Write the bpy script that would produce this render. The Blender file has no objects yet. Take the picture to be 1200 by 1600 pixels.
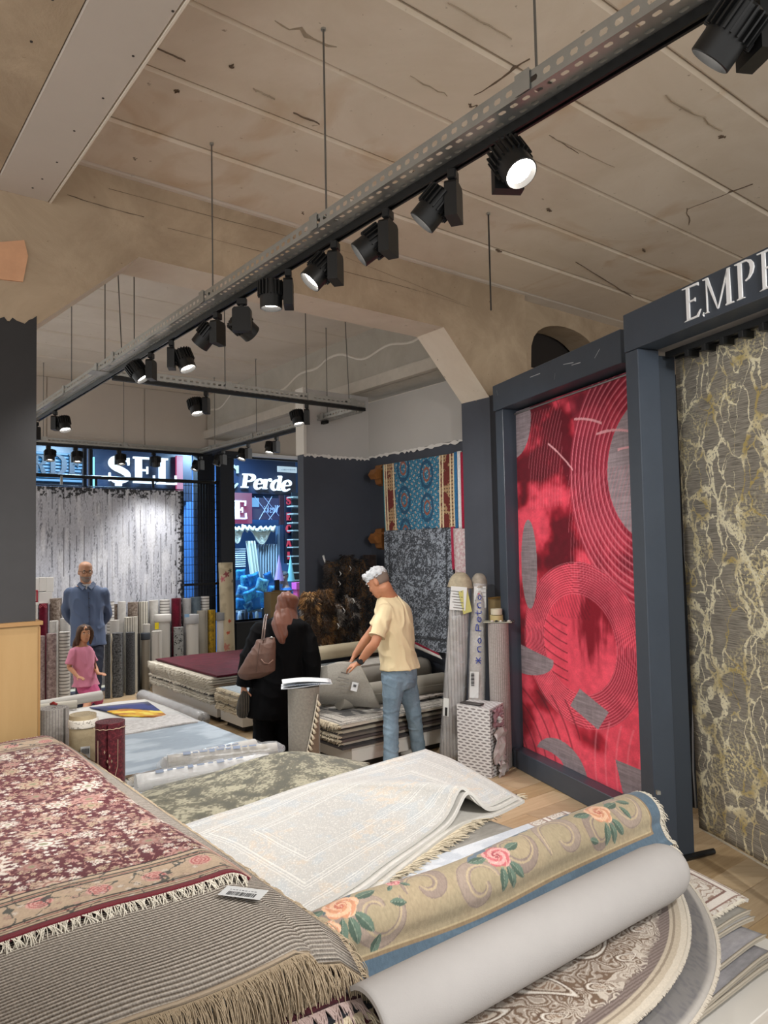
import bpy, bmesh, math, random
import numpy as np
from mathutils import Vector, Matrix, noise as mnoise
random.seed(7)
SC = bpy.context.scene
COL = SC.collection
# camera
H = 1.85; FPX = 1150.0; PITCH = math.atan(58 / FPX); ROLL = 0.02
CP, SP = math.cos(PITCH), math.sin(PITCH)
FWD = Vector((0, CP, SP)); U0 = Vector((0, -SP, CP)); R0 = Vector((1, 0, 0))
RT = R0 * math.cos(ROLL) - U0 * math.sin(ROLL)
UP = U0 * math.cos(ROLL) + R0 * math.sin(ROLL)
cam_d = bpy.data.cameras.new('camera'); cam = bpy.data.objects.new('camera', cam_d); COL.objects.link(cam)
cam_d.sensor_fit = 'VERTICAL'; cam_d.sensor_height = 36.0; cam_d.lens = 36.0 * FPX / 1600.0
cam_d.clip_start = 0.05; cam_d.clip_end = 100
mw = Matrix((RT, UP, -FWD)).transposed().to_4x4(); mw.translation = (0, 0, H)
cam.matrix_world = mw
SC.camera = cam
# world and exposure
SC.view_settings.view_transform = 'Standard'
SC.view_settings.look = 'None'
SC.view_settings.exposure = 0.45
SC.view_settings.gamma = 1.0
SC.view_settings.use_curve_mapping = False
world = bpy.data.worlds.new('World'); SC.world = world; world.use_nodes = True
world.node_tree.nodes['Background'].inputs[0].default_value = (1.0, 0.98, 0.955, 1)
world.node_tree.nodes['Background'].inputs[1].default_value = 1.02
SPOT_W = 95.0          # watts of one track spotlight
LAMP_COL = (1.0, 0.975, 0.945)

# geometry helpers
AX = Vector((-0.617, 0.787, 0)).normalized()     # along the main light rail (into the shop)
BX = Vector((AX.y, -AX.x, 0))                    # across, parallel to the concrete beam
ZX = Vector((0, 0, 1))
def AB(a, b, z=0.0): return AX * a + BX * b + Vector((0, 0, z))
def ray(px, py): return FWD * FPX + RT * (px - 600) + UP * (800 - py)
def G(px, py, z=0.0):
    d = ray(px, py); t = (z - H) / d.z
    return Vector((0, 0, H)) + d * t
def PY(px, py, Y):
    d = ray(px, py); return Vector((0, 0, H)) + d * (Y / d.y)
def PA(px, py, a):          # on the plane a = const
    d = ray(px, py); return Vector((0, 0, H)) + d * (a / d.dot(AX))
def PB(px, py, b):
    d = ray(px, py); return Vector((0, 0, H)) + d * (b / d.dot(BX))
def plane_hit(px, py, p0, n):
    d = ray(px, py); o = Vector((0, 0, H)); return o + d * ((p0 - o).dot(n) / d.dot(n))
def ab(p): return (p.dot(AX), p.dot(BX), p.z)
def frame(origin, xdir, zdir=ZX):
    x = Vector(xdir).normalized(); z = Vector(zdir).normalized(); y = z.cross(x).normalized(); z = x.cross(y)
    m = Matrix((x, y, z)).transposed().to_4x4(); m.translation = Vector(origin); return m
ABM = frame((0, 0, 0), BX)          # local x = across (b), local y = along (a)
def abm(a, b, z=0.0, rot=0.0):
    m = ABM @ Matrix.Rotation(rot, 4, 'Z'); m.translation = AB(a, b, z); return m

class MB:
    """collects shapes, then links them as ONE mesh object"""
    def __init__(s): s.v = []; s.f = []; s.uv = []; s.mi = []
    def add(s, vs, fs, uvs=None, mi=0, m=None):
        n = len(s.v)
        if m is not None: vs = [m @ Vector(p) for p in vs]
        s.v.extend([tuple(p) for p in vs])
        for i, f in enumerate(fs):
            s.f.append(tuple(k + n for k in f)); s.mi.append(mi)
            s.uv.append(uvs[i] if uvs else None)
        return s
    def box(s, c, size, m=None, mi=0, taper=None):
        x, y, z = size[0] / 2, size[1] / 2, size[2] / 2; cx, cy, cz = c
        t = taper or (1, 1)
        vs = [(cx + sx * x * (t[0] if sz > 0 else 1), cy + sy * y * (t[1] if sz > 0 else 1), cz + sz * z) for sz in (-1, 1) for sy in (-1, 1) for sx in (-1, 1)]
        fs = [(0, 2, 3, 1), (4, 5, 7, 6), (0, 1, 5, 4), (2, 6, 7, 3), (0, 4, 6, 2), (1, 3, 7, 5)]
        return s.add(vs, fs, None, mi, m)
    def bbox(s, c, size, bev=0.004, m=None, mi=0):
        """box with chamfered edges"""
        bm = bmesh.new(); bmesh.ops.create_cube(bm, size=1)
        bmesh.ops.scale(bm, vec=size, verts=bm.verts)
        bmesh.ops.bevel(bm, geom=list(bm.edges), offset=bev, segments=1, affect='EDGES')
        bm.verts.index_update()
        vs = [v.co + Vector(c) for v in bm.verts]; fs = [tuple(v.index for v in f.verts) for f in bm.faces]; bm.free()
        return s.add(vs, fs, None, mi, m)
    def prism(s, pts, z0, z1, m=None, mi=0):
        n = len(pts)
        vs = [(p[0], p[1], z0) for p in pts] + [(p[0], p[1], z1) for p in pts]
        fs = [tuple(range(n - 1, -1, -1)), tuple(range(n, 2 * n))] + [(i, (i + 1) % n, n + (i + 1) % n, n + i) for i in range(n)]
        return s.add(vs, fs, None, mi, m)
    def tube(s, pts, r, n=8, m=None, mi=0, cap=True, flat=1.0, ref=None):
        pts = [Vector(p) for p in pts]; rs = r if isinstance(r, (list, tuple)) else [r] * len(pts)
        vs = []; fs = []; uvs = []; prev = None; L = 0
        for i, p in enumerate(pts):
            if i: L += (p - pts[i - 1]).length
            t = (pts[min(i + 1, len(pts) - 1)] - pts[max(i - 1, 0)]).normalized()
            if prev is None:
                q = Vector(ref) if ref else (Vector((0, 0, 1)) if abs(t.z) < 0.9 else Vector((1, 0, 0)))
                u = (q - t * q.dot(t)).normalized()
            else:
                u = (prev - t * prev.dot(t)).normalized()
            prev = u; w = t.cross(u)
            for k in range(n):
                an = 2 * math.pi * k / n
                vs.append(p + u * (math.cos(an) * rs[i] * flat) + w * (math.sin(an) * rs[i]))
            if i:
                for k in range(n):
                    k2 = (k + 1) % n
                    fs.append(((i - 1) * n + k, (i - 1) * n + k2, i * n + k2, i * n + k))
                    uvs.append(None)
        if cap:
            fs.append(tuple(range(n - 1, -1, -1))); uvs.append(None)
            fs.append(tuple(range((len(pts) - 1) * n, len(pts) * n))); uvs.append(None)
        return s.add(vs, fs, uvs, mi, m)
    def cyl(s, p0, p1, r, n=12, r1=None, m=None, mi=0):
        return s.tube([p0, p1], [r, r if r1 is None else r1], n, m, mi)
    def lathe(s, prof, n=20, m=None, mi=0):
        vs = []; fs = []
        for (r, z) in prof:
            for k in range(n):
                an = 2 * math.pi * k / n; vs.append((r * math.cos(an), r * math.sin(an), z))
        for i in range(len(prof) - 1):
            for k in range(n):
                k2 = (k + 1) % n; fs.append((i * n + k, i * n + k2, (i + 1) * n + k2, (i + 1) * n + k))
        if prof[0][0] > 1e-5: fs.append(tuple(range(n - 1, -1, -1)))
        if prof[-1][0] > 1e-5: fs.append(tuple(range((len(prof) - 1) * n, len(prof) * n)))
        return s.add(vs, fs, None, mi, m)
    def build(s, name, mat, parent=None, smooth=False, origin=None):
        me = bpy.data.meshes.new(name)
        vs = s.v
        o = bpy.data.objects.new(name, me)
        if origin is not None:
            ox = Vector(origin); vs = [tuple(Vector(p) - ox) for p in vs]; o.location = ox
        me.from_pydata(vs, [], s.f)
        for mt in (mat if isinstance(mat, (list, tuple)) else [mat]): me.materials.append(mt)
        me.polygons.foreach_set('material_index', s.mi)
        if any(u is not None for u in s.uv):
            lay = me.uv_layers.new(name='UVMap'); dat = []
            for f, u in zip(s.f, s.uv):
                for k in range(len(f)): dat.extend(u[k] if u else (0, 0))
            lay.data.foreach_set('uv', dat)
        if smooth is True: me.polygons.foreach_set('use_smooth', [True] * len(me.polygons))
        me.update()
        if smooth == 'auto':
            me.polygons.foreach_set('use_smooth', [True] * len(me.polygons)); sharp(me, 35)
        COL.objects.link(o)
        if parent is not None:
            o.parent = parent
            if origin is None: o.matrix_parent_inverse = pinv(parent)
            else: o.matrix_parent_inverse = pinv(parent)
        return o
def pinv(p):
    m = Matrix.LocRotScale(p.location, p.rotation_euler, p.scale)
    if p.parent: m = Matrix.LocRotScale(p.parent.location, p.parent.rotation_euler, p.parent.scale) @ p.matrix_parent_inverse @ m
    return m.inverted()
def sharp(me, deg):
    bm = bmesh.new(); bm.from_mesh(me); lim = math.radians(deg)
    for e in bm.edges:
        e.smooth = not (len(e.link_faces) == 2 and e.calc_face_angle(0) > lim)
    bm.to_mesh(me); bm.free()
def tag(o, label=None, cat=None, group=None, kind=None):
    if label: o['label'] = label
    if cat: o['category'] = cat
    if group: o['group'] = group
    if kind: o['kind'] = kind
    return o
def thing(name, loc, label, cat, group=None):
    o = bpy.data.objects.new(name, None); o.empty_display_size = 0.1; o.location = loc; COL.objects.link(o)
    return tag(o, label, cat, group)
def copy_tree(o, parent=None):
    c = o.copy(); COL.objects.link(c)
    if parent is not None: c.parent = parent
    for ch in [x for x in o.children]: copy_tree(ch, c)
    return c

# numpy noise
def vnoise(x, y, seed=0):
    rs = np.random.RandomState(seed); T = rs.rand(256, 256).astype(np.float32)
    xi = np.floor(x).astype(int); yi = np.floor(y).astype(int); fx = x - xi; fy = y - yi
    fx = fx * fx * (3 - 2 * fx); fy = fy * fy * (3 - 2 * fy)
    a = T[xi % 256, yi % 256]; b = T[(xi + 1) % 256, yi % 256]; c = T[xi % 256, (yi + 1) % 256]; d = T[(xi + 1) % 256, (yi + 1) % 256]
    return (a * (1 - fx) + b * fx) * (1 - fy) + (c * (1 - fx) + d * fx) * fy
def fbm(x, y, seed=0, o=4):
    r = 0; w = 0
    for k in range(o):
        r = r + vnoise(x * 2 ** k + 17.3 * k, y * 2 ** k + 5.1 * k, seed + k) * 0.5 ** k; w += 0.5 ** k
    return r / w
def sm(x, a, b):
    t = np.clip((x - a) / (b - a), 0, 1); return t * t * (3 - 2 * t)
def lin(c):
    if isinstance(c, str): c = [int(c[i:i + 2], 16) / 255 for i in (1, 3, 5)]
    else: c = [v / 255 for v in c]
    return tuple(v / 12.92 if v <= 0.04045 else ((v + 0.055) / 1.055) ** 2.4 for v in c)
def mixc(base, col, m):
    return base + (np.array(col, dtype=np.float32) - base) * m[..., None]

# materials
MATS = {}
def newmat(name):
    m = bpy.data.materials.new(name); m.use_nodes = True
    nt = m.node_tree; b = nt.nodes['Principled BSDF']; return m, nt, b
def N(nt, t, **kw):
    n = nt.nodes.new(t)
    for k, v in kw.items(): setattr(n, k, v)
    return n
def plain(name, c, rough=0.6, metal=0.0, spec=0.5, bump=0.0, bscale=60.0, var=0.0, vscale=8.0, sheen=0.0, alpha=1.0, trans=0.0, ior=1.45, coat=0.0):
    if name in MATS: return MATS[name]
    m, nt, b = newmat(name); c = lin(c)
    b.inputs['Base Color'].default_value = (*c, 1); b.inputs['Roughness'].default_value = rough
    b.inputs['Metallic'].default_value = metal; b.inputs['Specular IOR Level'].default_value = spec
    b.inputs['IOR'].default_value = ior; b.inputs['Transmission Weight'].default_value = trans
    b.inputs['Sheen Weight'].default_value = sheen; b.inputs['Alpha'].default_value = alpha; b.inputs['Coat Weight'].default_value = coat
    tc = N(nt, 'ShaderNodeTexCoord')
    if var > 0:
        nz = N(nt, 'ShaderNodeTexNoise'); nz.inputs['Scale'].default_value = vscale; nz.inputs['Detail'].default_value = 6; nz.inputs['Roughness'].default_value = 0.65
        nt.links.new(tc.outputs['Object'], nz.inputs['Vector'])
        rp = N(nt, 'ShaderNodeValToRGB'); rp.color_ramp.elements[0].position = 0.3; rp.color_ramp.elements[1].position = 0.7
        rp.color_ramp.elements[0].color = (*[v * (1 - var) for v in c], 1); rp.color_ramp.elements[1].color = (*[min(1, v * (1 + var * 0.6)) for v in c], 1)
        nt.links.new(nz.outputs['Fac'], rp.inputs[0]); nt.links.new(rp.outputs[0], b.inputs['Base Color'])
    if bump > 0:
        nb = N(nt, 'ShaderNodeTexNoise'); nb.inputs['Scale'].default_value = bscale; nb.inputs['Detail'].default_value = 4
        nt.links.new(tc.outputs['Object'], nb.inputs['Vector'])
        bp = N(nt, 'ShaderNodeBump'); bp.inputs['Strength'].default_value = bump; bp.inputs['Distance'].default_value = 0.01
        nt.links.new(nb.outputs['Fac'], bp.inputs['Height']); nt.links.new(bp.outputs[0], b.inputs['Normal'])
    MATS[name] = m; return m
def emit(name, c, s):
    if name in MATS: return MATS[name]
    m, nt, b = newmat(name); b.inputs['Base Color'].default_value = (0.02, 0.02, 0.02, 1)
    b.inputs['Emission Color'].default_value = (*lin(c), 1); b.inputs['Emission Strength'].default_value = s
    MATS[name] = m; return m
def vcol(name, rough=0.9, bump=0.25, bscale=350.0, sheen=0.15):
    """colours come from the mesh's painted pattern, fine pile relief from nodes"""
    if name in MATS: return MATS[name]
    m, nt, b = newmat(name); at = N(nt, 'ShaderNodeAttribute'); at.attribute_name = 'Col'
    nt.links.new(at.outputs['Color'], b.inputs['Base Color']); b.inputs['Roughness'].default_value = rough
    b.inputs['Specular IOR Level'].default_value = 0.15; b.inputs['Sheen Weight'].default_value = sheen
    tc = N(nt, 'ShaderNodeTexCoord'); nb = N(nt, 'ShaderNodeTexNoise'); nb.inputs['Scale'].default_value = bscale
    nt.links.new(tc.outputs['Object'], nb.inputs['Vector'])
    bp = N(nt, 'ShaderNodeBump'); bp.inputs['Strength'].default_value = bump; bp.inputs['Distance'].default_value = 0.004
    nt.links.new(nb.outputs['Fac'], bp.inputs['Height']); nt.links.new(bp.outputs[0], b.inputs['Normal'])
    MATS[name] = m; return m
def rugmat(name, c1, c2, scale=6.0, contrast=0.15, stretch=(1, 1, 1), c3=None, detail=8.0, rough=0.92, bump=0.4, stripes=None, coord='UV', dist=0.0, kind='noise', sheen=0.1):
    """woven pile: colours c1..c2 mixed by a noise or cell pattern, optional stripes (axis, scale, colour, width)"""
    if name in MATS: return MATS[name]
    m, nt, b = newmat(name); L = nt.links.new
    tc = N(nt, 'ShaderNodeTexCoord'); mp = N(nt, 'ShaderNodeMapping'); mp.inputs['Scale'].default_value = stretch
    L(tc.outputs[coord], mp.inputs['Vector'])
    if kind == 'noise':
        nz = N(nt, 'ShaderNodeTexNoise'); nz.inputs['Scale'].default_value = scale; nz.inputs['Detail'].default_value = detail; nz.inputs['Roughness'].default_value = 0.72; nz.inputs['Distortion'].default_value = dist
        L(mp.outputs[0], nz.inputs['Vector']); fac = nz.outputs['Fac']; lo, hi = 0.5 - contrast, 0.5 + contrast
    else:
        nz = N(nt, 'ShaderNodeTexVoronoi'); nz.inputs['Scale'].default_value = scale
        nd = N(nt, 'ShaderNodeTexNoise'); nd.inputs['Scale'].default_value = scale * 0.8; nd.inputs['Detail'].default_value = 3
        L(mp.outputs[0], nd.inputs['Vector'])
        mx = N(nt, 'ShaderNodeMixRGB'); mx.blend_type = 'LINEAR_LIGHT'; mx.inputs[0].default_value = 0.06 + dist * 0.05
        L(mp.outputs[0], mx.inputs[1]); L(nd.outputs['Color'], mx.inputs[2]); L(mx.outputs[0], nz.inputs['Vector'])
        fac = nz.outputs['Distance']; lo, hi = 0.3 - contrast, 0.3 + contrast
    rp = N(nt, 'ShaderNodeValToRGB'); e = rp.color_ramp.elements
    e[0].position = max(0, lo); e[0].color = (*lin(c1), 1); e[1].position = min(1, hi); e[1].color = (*lin(c2), 1)
    if c3:
        x = rp.color_ramp.elements.new((lo + hi) / 2); x.color = (*lin(c3), 1)
    L(fac, rp.inputs[0]); out = rp.outputs[0]
    if stripes:
        ax, sc, scol, w = stripes
        sp = N(nt, 'ShaderNodeSeparateXYZ'); L(tc.outputs[coord], sp.inputs[0])
        mu = N(nt, 'ShaderNodeMath', operation='MULTIPLY'); mu.inputs[1].default_value = sc; L(sp.outputs[ax], mu.inputs[0])
        fr = N(nt, 'ShaderNodeMath', operation='FRACT'); L(mu.outputs[0], fr.inputs[0])
        lt = N(nt, 'ShaderNodeMath', operation='LESS_THAN'); lt.inputs[1].default_value = w; L(fr.outputs[0], lt.inputs[0])
        mm = N(nt, 'ShaderNodeMixRGB'); L(lt.outputs[0], mm.inputs[0]); L(out, mm.inputs[1]); mm.inputs[2].default_value = (*lin(scol), 1); out = mm.outputs[0]
    L(out, b.inputs['Base Color']); b.inputs['Roughness'].default_value = rough; b.inputs['Specular IOR Level'].default_value = 0.15
    b.inputs['Sheen Weight'].default_value = sheen
    nb = N(nt, 'ShaderNodeTexNoise'); nb.inputs['Scale'].default_value = 260; L(tc.outputs['Object'], nb.inputs['Vector'])
    bp = N(nt, 'ShaderNodeBump'); bp.inputs['Strength'].default_value = bump; bp.inputs['Distance'].default_value = 0.004
    L(nb.outputs['Fac'], bp.inputs['Height']); L(bp.outputs[0], b.inputs['Normal'])
    MATS[name] = m; return m
def concrete(name, c1, c2, scale=1.6, bump=0.5, stain=None):
    if name in MATS: return MATS[name]
    m, nt, b = newmat(name); L = nt.links.new
    tc = N(nt, 'ShaderNodeTexCoord')
    n1 = N(nt, 'ShaderNodeTexNoise'); n1.inputs['Scale'].default_value = scale; n1.inputs['Detail'].default_value = 9; n1.inputs['Roughness'].default_value = 0.68; n1.inputs['Distortion'].default_value = 0.6
    L(tc.outputs['Object'], n1.inputs['Vector'])
    rp = N(nt, 'ShaderNodeValToRGB'); e = rp.color_ramp.elements; e[0].position = 0.35; e[0].color = (*lin(c1), 1); e[1].position = 0.68; e[1].color = (*lin(c2), 1)
    L(n1.outputs['Fac'], rp.inputs[0]); out = rp.outputs[0]
    # fine dark pits
    n2 = N(nt, 'ShaderNodeTexNoise'); n2.inputs['Scale'].default_value = 26; n2.inputs['Detail'].default_value = 4
    L(tc.outputs['Object'], n2.inputs['Vector'])
    r2 = N(nt, 'ShaderNodeValToRGB'); e = r2.color_ramp.elements; e[0].position = 0.24; e[0].color = (0.45, 0.4, 0.35, 1); e[1].position = 0.30; e[1].color = (1, 1, 1, 1)
    L(n2.outputs['Fac'], r2.inputs[0])
    mm = N(nt, 'ShaderNodeMixRGB'); mm.blend_type = 'MULTIPLY'; mm.inputs[0].default_value = 0.8; L(out, mm.inputs[1]); L(r2.outputs[0], mm.inputs[2]); out = mm.outputs[0]
    if stain:
        n3 = N(nt, 'ShaderNodeTexNoise'); n3.inputs['Scale'].default_value = 1.1; n3.inputs['Detail'].default_value = 5; n3.inputs['Distortion'].default_value = 1.5
        mp = N(nt, 'ShaderNodeMapping'); mp.inputs['Location'].default_value = (3.1, 7.7, 0); L(tc.outputs['Object'], mp.inputs['Vector']); L(mp.outputs[0], n3.inputs['Vector'])
        r3 = N(nt, 'ShaderNodeValToRGB'); e = r3.color_ramp.elements; e[0].position = 0.56; e[0].color = (0, 0, 0, 1); e[1].position = 0.72; e[1].color = (0.75, 0.75, 0.75, 1)
        L(n3.outputs['Fac'], r3.inputs[0])
        m3 = N(nt, 'ShaderNodeMixRGB'); L(r3.outputs[0], m3.inputs[0]); L(out, m3.inputs[1]); m3.inputs[2].default_value = (*lin(stain), 1); out = m3.outputs[0]
    L(out, b.inputs['Base Color']); b.inputs['Roughness'].default_value = 0.85; b.inputs['Specular IOR Level'].default_value = 0.25
    bp = N(nt, 'ShaderNodeBump'); bp.inputs['Strength'].default_value = bump; bp.inputs['Distance'].default_value = 0.02
    L(n1.outputs['Fac'], bp.inputs['Height']); L(bp.outputs[0], b.inputs['Normal'])
    MATS[name] = m; return m

# curved sheet builder (rugs)
def catmull(P, n, axis):
    """Catmull-Rom resampling of control grid P (r,c,3) along axis to n samples"""
    P = np.moveaxis(P, axis, 0); k = P.shape[0]
    if k == 2:
        t = np.linspace(0, 1, n)[:, None, None]; R = P[0] * (1 - t) + P[1] * t
        return np.moveaxis(R, 0, axis)
    Q = np.concatenate([[2 * P[0] - P[1]], P, [2 * P[-1] - P[-2]]]); t = np.linspace(0, k - 1 - 1e-6, n); i = np.floor(t).astype(int); f = (t - i)[:, None, None]
    p0, p1, p2, p3 = Q[i], Q[i + 1], Q[i + 2], Q[i + 3]
    R = 0.5 * ((2 * p1) + (-p0 + p2) * f + (2 * p0 - 5 * p1 + 4 * p2 - p3) * f ** 2 + (-p0 + 3 * p1 - 3 * p2 + p3) * f ** 3)
    return np.moveaxis(R, 0, axis)
def sheet_grid(ctrl, nu, nv):
    P = np.array([[tuple(p) for p in row] for row in ctrl], dtype=np.float64)
    return catmull(catmull(P, nv, 0), nu, 1)         # (nv, nu, 3)
def grid_normals(S):
    du = np.gradient(S, axis=1); dv = np.gradient(S, axis=0); n = np.cross(du, dv); n /= (np.linalg.norm(n, axis=2, keepdims=True) + 1e-12); return n
def sheet(name, S, th, mat, parent=None, paint=None, uv0=(0, 0), edge_mat=None, flip=False, origin=None, jit=0.0, back_mat=None, face=(0, 0, 1)):
    """solid sheet: top surface S (nv,nu,3), thickness th below it. paint(U,V)->(nv,nu,3) gives painted colours (linear)."""
    nv, nu = S.shape[:2]; n = grid_normals(S)
    rev = bool(np.mean(n @ np.array(face, dtype=np.float64)) < 0)
    if rev: n = -n
    if jit > 0:
        h = fbm(S[..., 0] * 6 + 40, S[..., 1] * 6 + 40 + S[..., 2] * 3, 5) - 0.5; S = S + n * (h * jit)[..., None]
    D = S - n * th
    lu = np.linalg.norm(np.diff(S, axis=1), axis=2).mean(0); lv = np.linalg.norm(np.diff(S, axis=0), axis=2).mean(1)
    U = np.concatenate([[0], np.cumsum(lu)]) + uv0[0]; V = np.concatenate([[0], np.cumsum(lv)]) + uv0[1]
    UU, VV = np.meshgrid(U, V)
    verts = np.concatenate([S.reshape(-1, 3), D.reshape(-1, 3)]); K = nu * nv
    idx = np.arange(K).reshape(nv, nu)
    a = idx[:-1, :-1].ravel(); b = idx[:-1, 1:].ravel(); c = idx[1:, 1:].ravel(); d = idx[1:, :-1].ravel()
    top = np.stack([a, b, c, d], 1); bot = np.stack([d, c, b, a], 1) + K
    if rev: top = top[:, ::-1]; bot = bot[:, ::-1]
    ring = np.concatenate([idx[0, :-1], idx[:-1, -1], idx[-1, :0:-1], idx[:0:-1, 0]]); r2 = np.roll(ring, -1)
    side = np.stack([r2, ring, ring + K, r2 + K], 1)
    if rev: side = side[:, ::-1]
    F = np.concatenate([top, bot, side]).astype(np.int32)
    org = Vector(verts[:K].mean(0)) if origin is None else Vector(origin)
    verts = verts - np.array(org)
    me = bpy.data.meshes.new(name); me.vertices.add(len(verts)); me.vertices.foreach_set('co', verts.ravel().astype(np.float32))
    me.loops.add(F.size); me.loops.foreach_set('vertex_index', F.ravel()); me.polygons.add(len(F)); me.polygons.foreach_set('loop_start', np.arange(0, F.size, 4, dtype=np.int32))
    me.polygons.foreach_set('loop_total', np.full(len(F), 4, dtype=np.int32)) if hasattr(me.polygons[0], 'loop_total') and False else None
    me.update(calc_edges=True)
    uvs = np.tile(np.stack([UU.ravel(), VV.ravel()], 1), (2, 1)); lay = me.uv_layers.new(name='UVMap'); lay.data.foreach_set('uv', uvs[F.ravel()].ravel().astype(np.float32))
    me.materials.append(mat)
    if edge_mat or back_mat:
        me.materials.append(edge_mat or mat); me.materials.append(back_mat or edge_mat or mat)
        mi = np.zeros(len(F), dtype=np.int32); mi[len(top):2 * len(top)] = 2; mi[2 * len(top):] = 1; me.polygons.foreach_set('material_index', mi)
    sm_ = np.ones(len(F), dtype=bool); sm_[2 * len(top):] = False; me.polygons.foreach_set('use_smooth', sm_)
    if paint is not None:
        C = paint(UU - uv0[0], VV - uv0[1], float(U[-1] - uv0[0]), float(V[-1] - uv0[1])); C4 = np.ones((2 * K, 4), dtype=np.float32); C4[:K, :3] = C.reshape(-1, 3); C4[K:, :3] = C.reshape(-1, 3)
        at = me.color_attributes.new('Col', 'FLOAT_COLOR', 'POINT'); at.data.foreach_set('color', C4.ravel())
    o = bpy.data.objects.new(name, me); o.location = org; COL.objects.link(o)
    if parent is not None: o.parent = parent; o.matrix_parent_inverse = pinv(parent)
    return o
def quad_grid(tl, tr, bl, br, nu, nv):
    tl, tr, bl, br = [np.array(tuple(p)) for p in (tl, tr, bl, br)]
    u = np.linspace(0, 1, nu)[None, :, None]; v = np.linspace(0, 1, nv)[:, None, None]
    return (tl * (1 - u) + tr * u) * (1 - v) + (bl * (1 - u) + br * u) * v
def fringe(name, pts, outs, mat, parent, L=0.06, n=200, r=0.0012, seg=4, droop=1.0, jit=0.5, clump=0):
    """loose warp threads along the edge polyline pts; outs = outward direction per point"""
    mb = MB(); pts = [Vector(p) for p in pts]; outs = [Vector(o).normalized() for o in outs]
    rnd = random.Random(len(pts) * 31 + n)
    for k in range(n):
        t = (k + rnd.random() * 0.8) / n * (len(pts) - 1); i = min(int(t), len(pts) - 2); f = t - i
        if clump:
            ct = (math.floor(t / (len(pts) - 1) * clump) + 0.5) / clump * (len(pts) - 1); ci = min(int(ct), len(pts) - 2); cp = pts[ci].lerp(pts[ci + 1], ct - ci)
        p = pts[i].lerp(pts[i + 1], f); o = outs[i].lerp(outs[i + 1], f).normalized(); tan = (pts[i + 1] - pts[i]).normalized()
        l = L * (1 + (rnd.random() - 0.5) * jit); q = p.copy(); path = [q.copy()]; d = o + tan * (rnd.random() - 0.5) * jit * 1.2 + Vector((0, 0, (rnd.random() - 0.3) * jit * 0.7))
        for s in range(seg):
            d = (d + Vector((rnd.uniform(-.25, .25), rnd.uniform(-.25, .25), -droop * 0.55 + rnd.uniform(-.2, .2))) * jit * (1 if jit else 0) + Vector((0, 0, -droop * 0.25))).normalized()
            q = q + d * (l / seg)
            if clump: q = q.lerp(cp + (q - p), 0.35)
            path.append(q.copy())
        mb.tube(path, [r * 1.1] * seg + [r * 0.8], 3, cap=False)
    return mb.build(name, mat, parent, smooth=True)
def roll_mesh(R, L, turns=5, t=0.009, n=18, gap=0.0015, wob=0.0, seed=0, segs=4, inner=None):
    """rolled rug standing along +z: a real spiral sheet. Returns MB with uv (arc length, height)"""
    rnd = random.Random(seed); mb = MB(); ph0 = rnd.random() * 6.28
    tot = int(turns * n); outer = []; inn = []; arc = [0]
    for k in range(tot + 1):
        an = ph0 + 2 * math.pi * k / n; r = R - (t + gap) * k / n
        if k < 4: r += 0
        w = 1 + wob * math.sin(2 * an + ph0) + wob * 0.5 * math.sin(3 * an)
        r *= w
        outer.append((r * math.cos(an), r * math.sin(an))); r2 = max(0.004, r - t); inn.append((r2 * math.cos(an), r2 * math.sin(an)))
        if k: arc.append(arc[-1] + math.hypot(outer[k][0] - outer[k - 1][0], outer[k][1] - outer[k - 1][1]))
    K = tot + 1; vs = []
    for s in range(segs + 1):
        z = L * s / segs
        lean = 0.0
        for p in outer: vs.append((p[0], p[1], z))
        for p in inn: vs.append((p[0], p[1], z))
    fs = []; uv = []; S2 = 2 * K
    for s in range(segs):
        z0, z1 = L * s / segs, L * (s + 1) / segs
        for k in range(min(tot, n + 2)):      # outer skin only for the outermost turn
            fs.append((s * S2 + k, s * S2 + k + 1, (s + 1) * S2 + k + 1, (s + 1) * S2 + k)); uv.append([(arc[k], z0), (arc[k + 1], z0), (arc[k + 1], z1), (arc[k], z1)])
    ts = segs * S2
    for k in range(tot):                       # the two ends: spiral strip
        fs.append((ts + k, ts + k + 1, ts + K + k + 1, ts + K + k)); uv.append([(arc[k], L)] * 4)
        fs.append((k, K + k, K + k + 1, k + 1)); uv.append([(arc[k], 0)] * 4)
    # inner skin between turns near the top, so the gaps read dark and solid
    mb.add(vs, fs, uv)
    vs2 = []; fs2 = []; dz = 0.03
    for k in range(tot + 1):
        vs2 += [(inn[k][0], inn[k][1], L), (inn[k][0], inn[k][1], L - dz), (inn[k][0], inn[k][1], 0), (inn[k][0], inn[k][1], dz)]
        if k:
            fs2.append((4 * k - 4, 4 * k, 4 * k + 1, 4 * k - 3)); fs2.append((4 * k - 2, 4 * k - 1, 4 * k + 3, 4 * k + 2))
    mb.add(vs2, fs2, [[(0, 0)] * 4] * len(fs2))
    # edge strip where the sheet ends
    e = []; 
    for z in (0, L): e += [(outer[0][0], outer[0][1], z), (inn[0][0], inn[0][1], z)]
    mb.add(e, [(0, 1, 3, 2)], [[(0, 0)] * 4])
    mb.add([(0, 0, 0.001), (0.9 * R, 0, 0.0011), (0, 0.9 * R, 0.0011), (-0.9 * R, 0, 0.0011), (0, -0.9 * R, 0.0011)], [(0, 1, 2), (0, 2, 3), (0, 3, 4), (0, 4, 1)], [[(0, 0)] * 3] * 4)
    return mb
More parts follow.
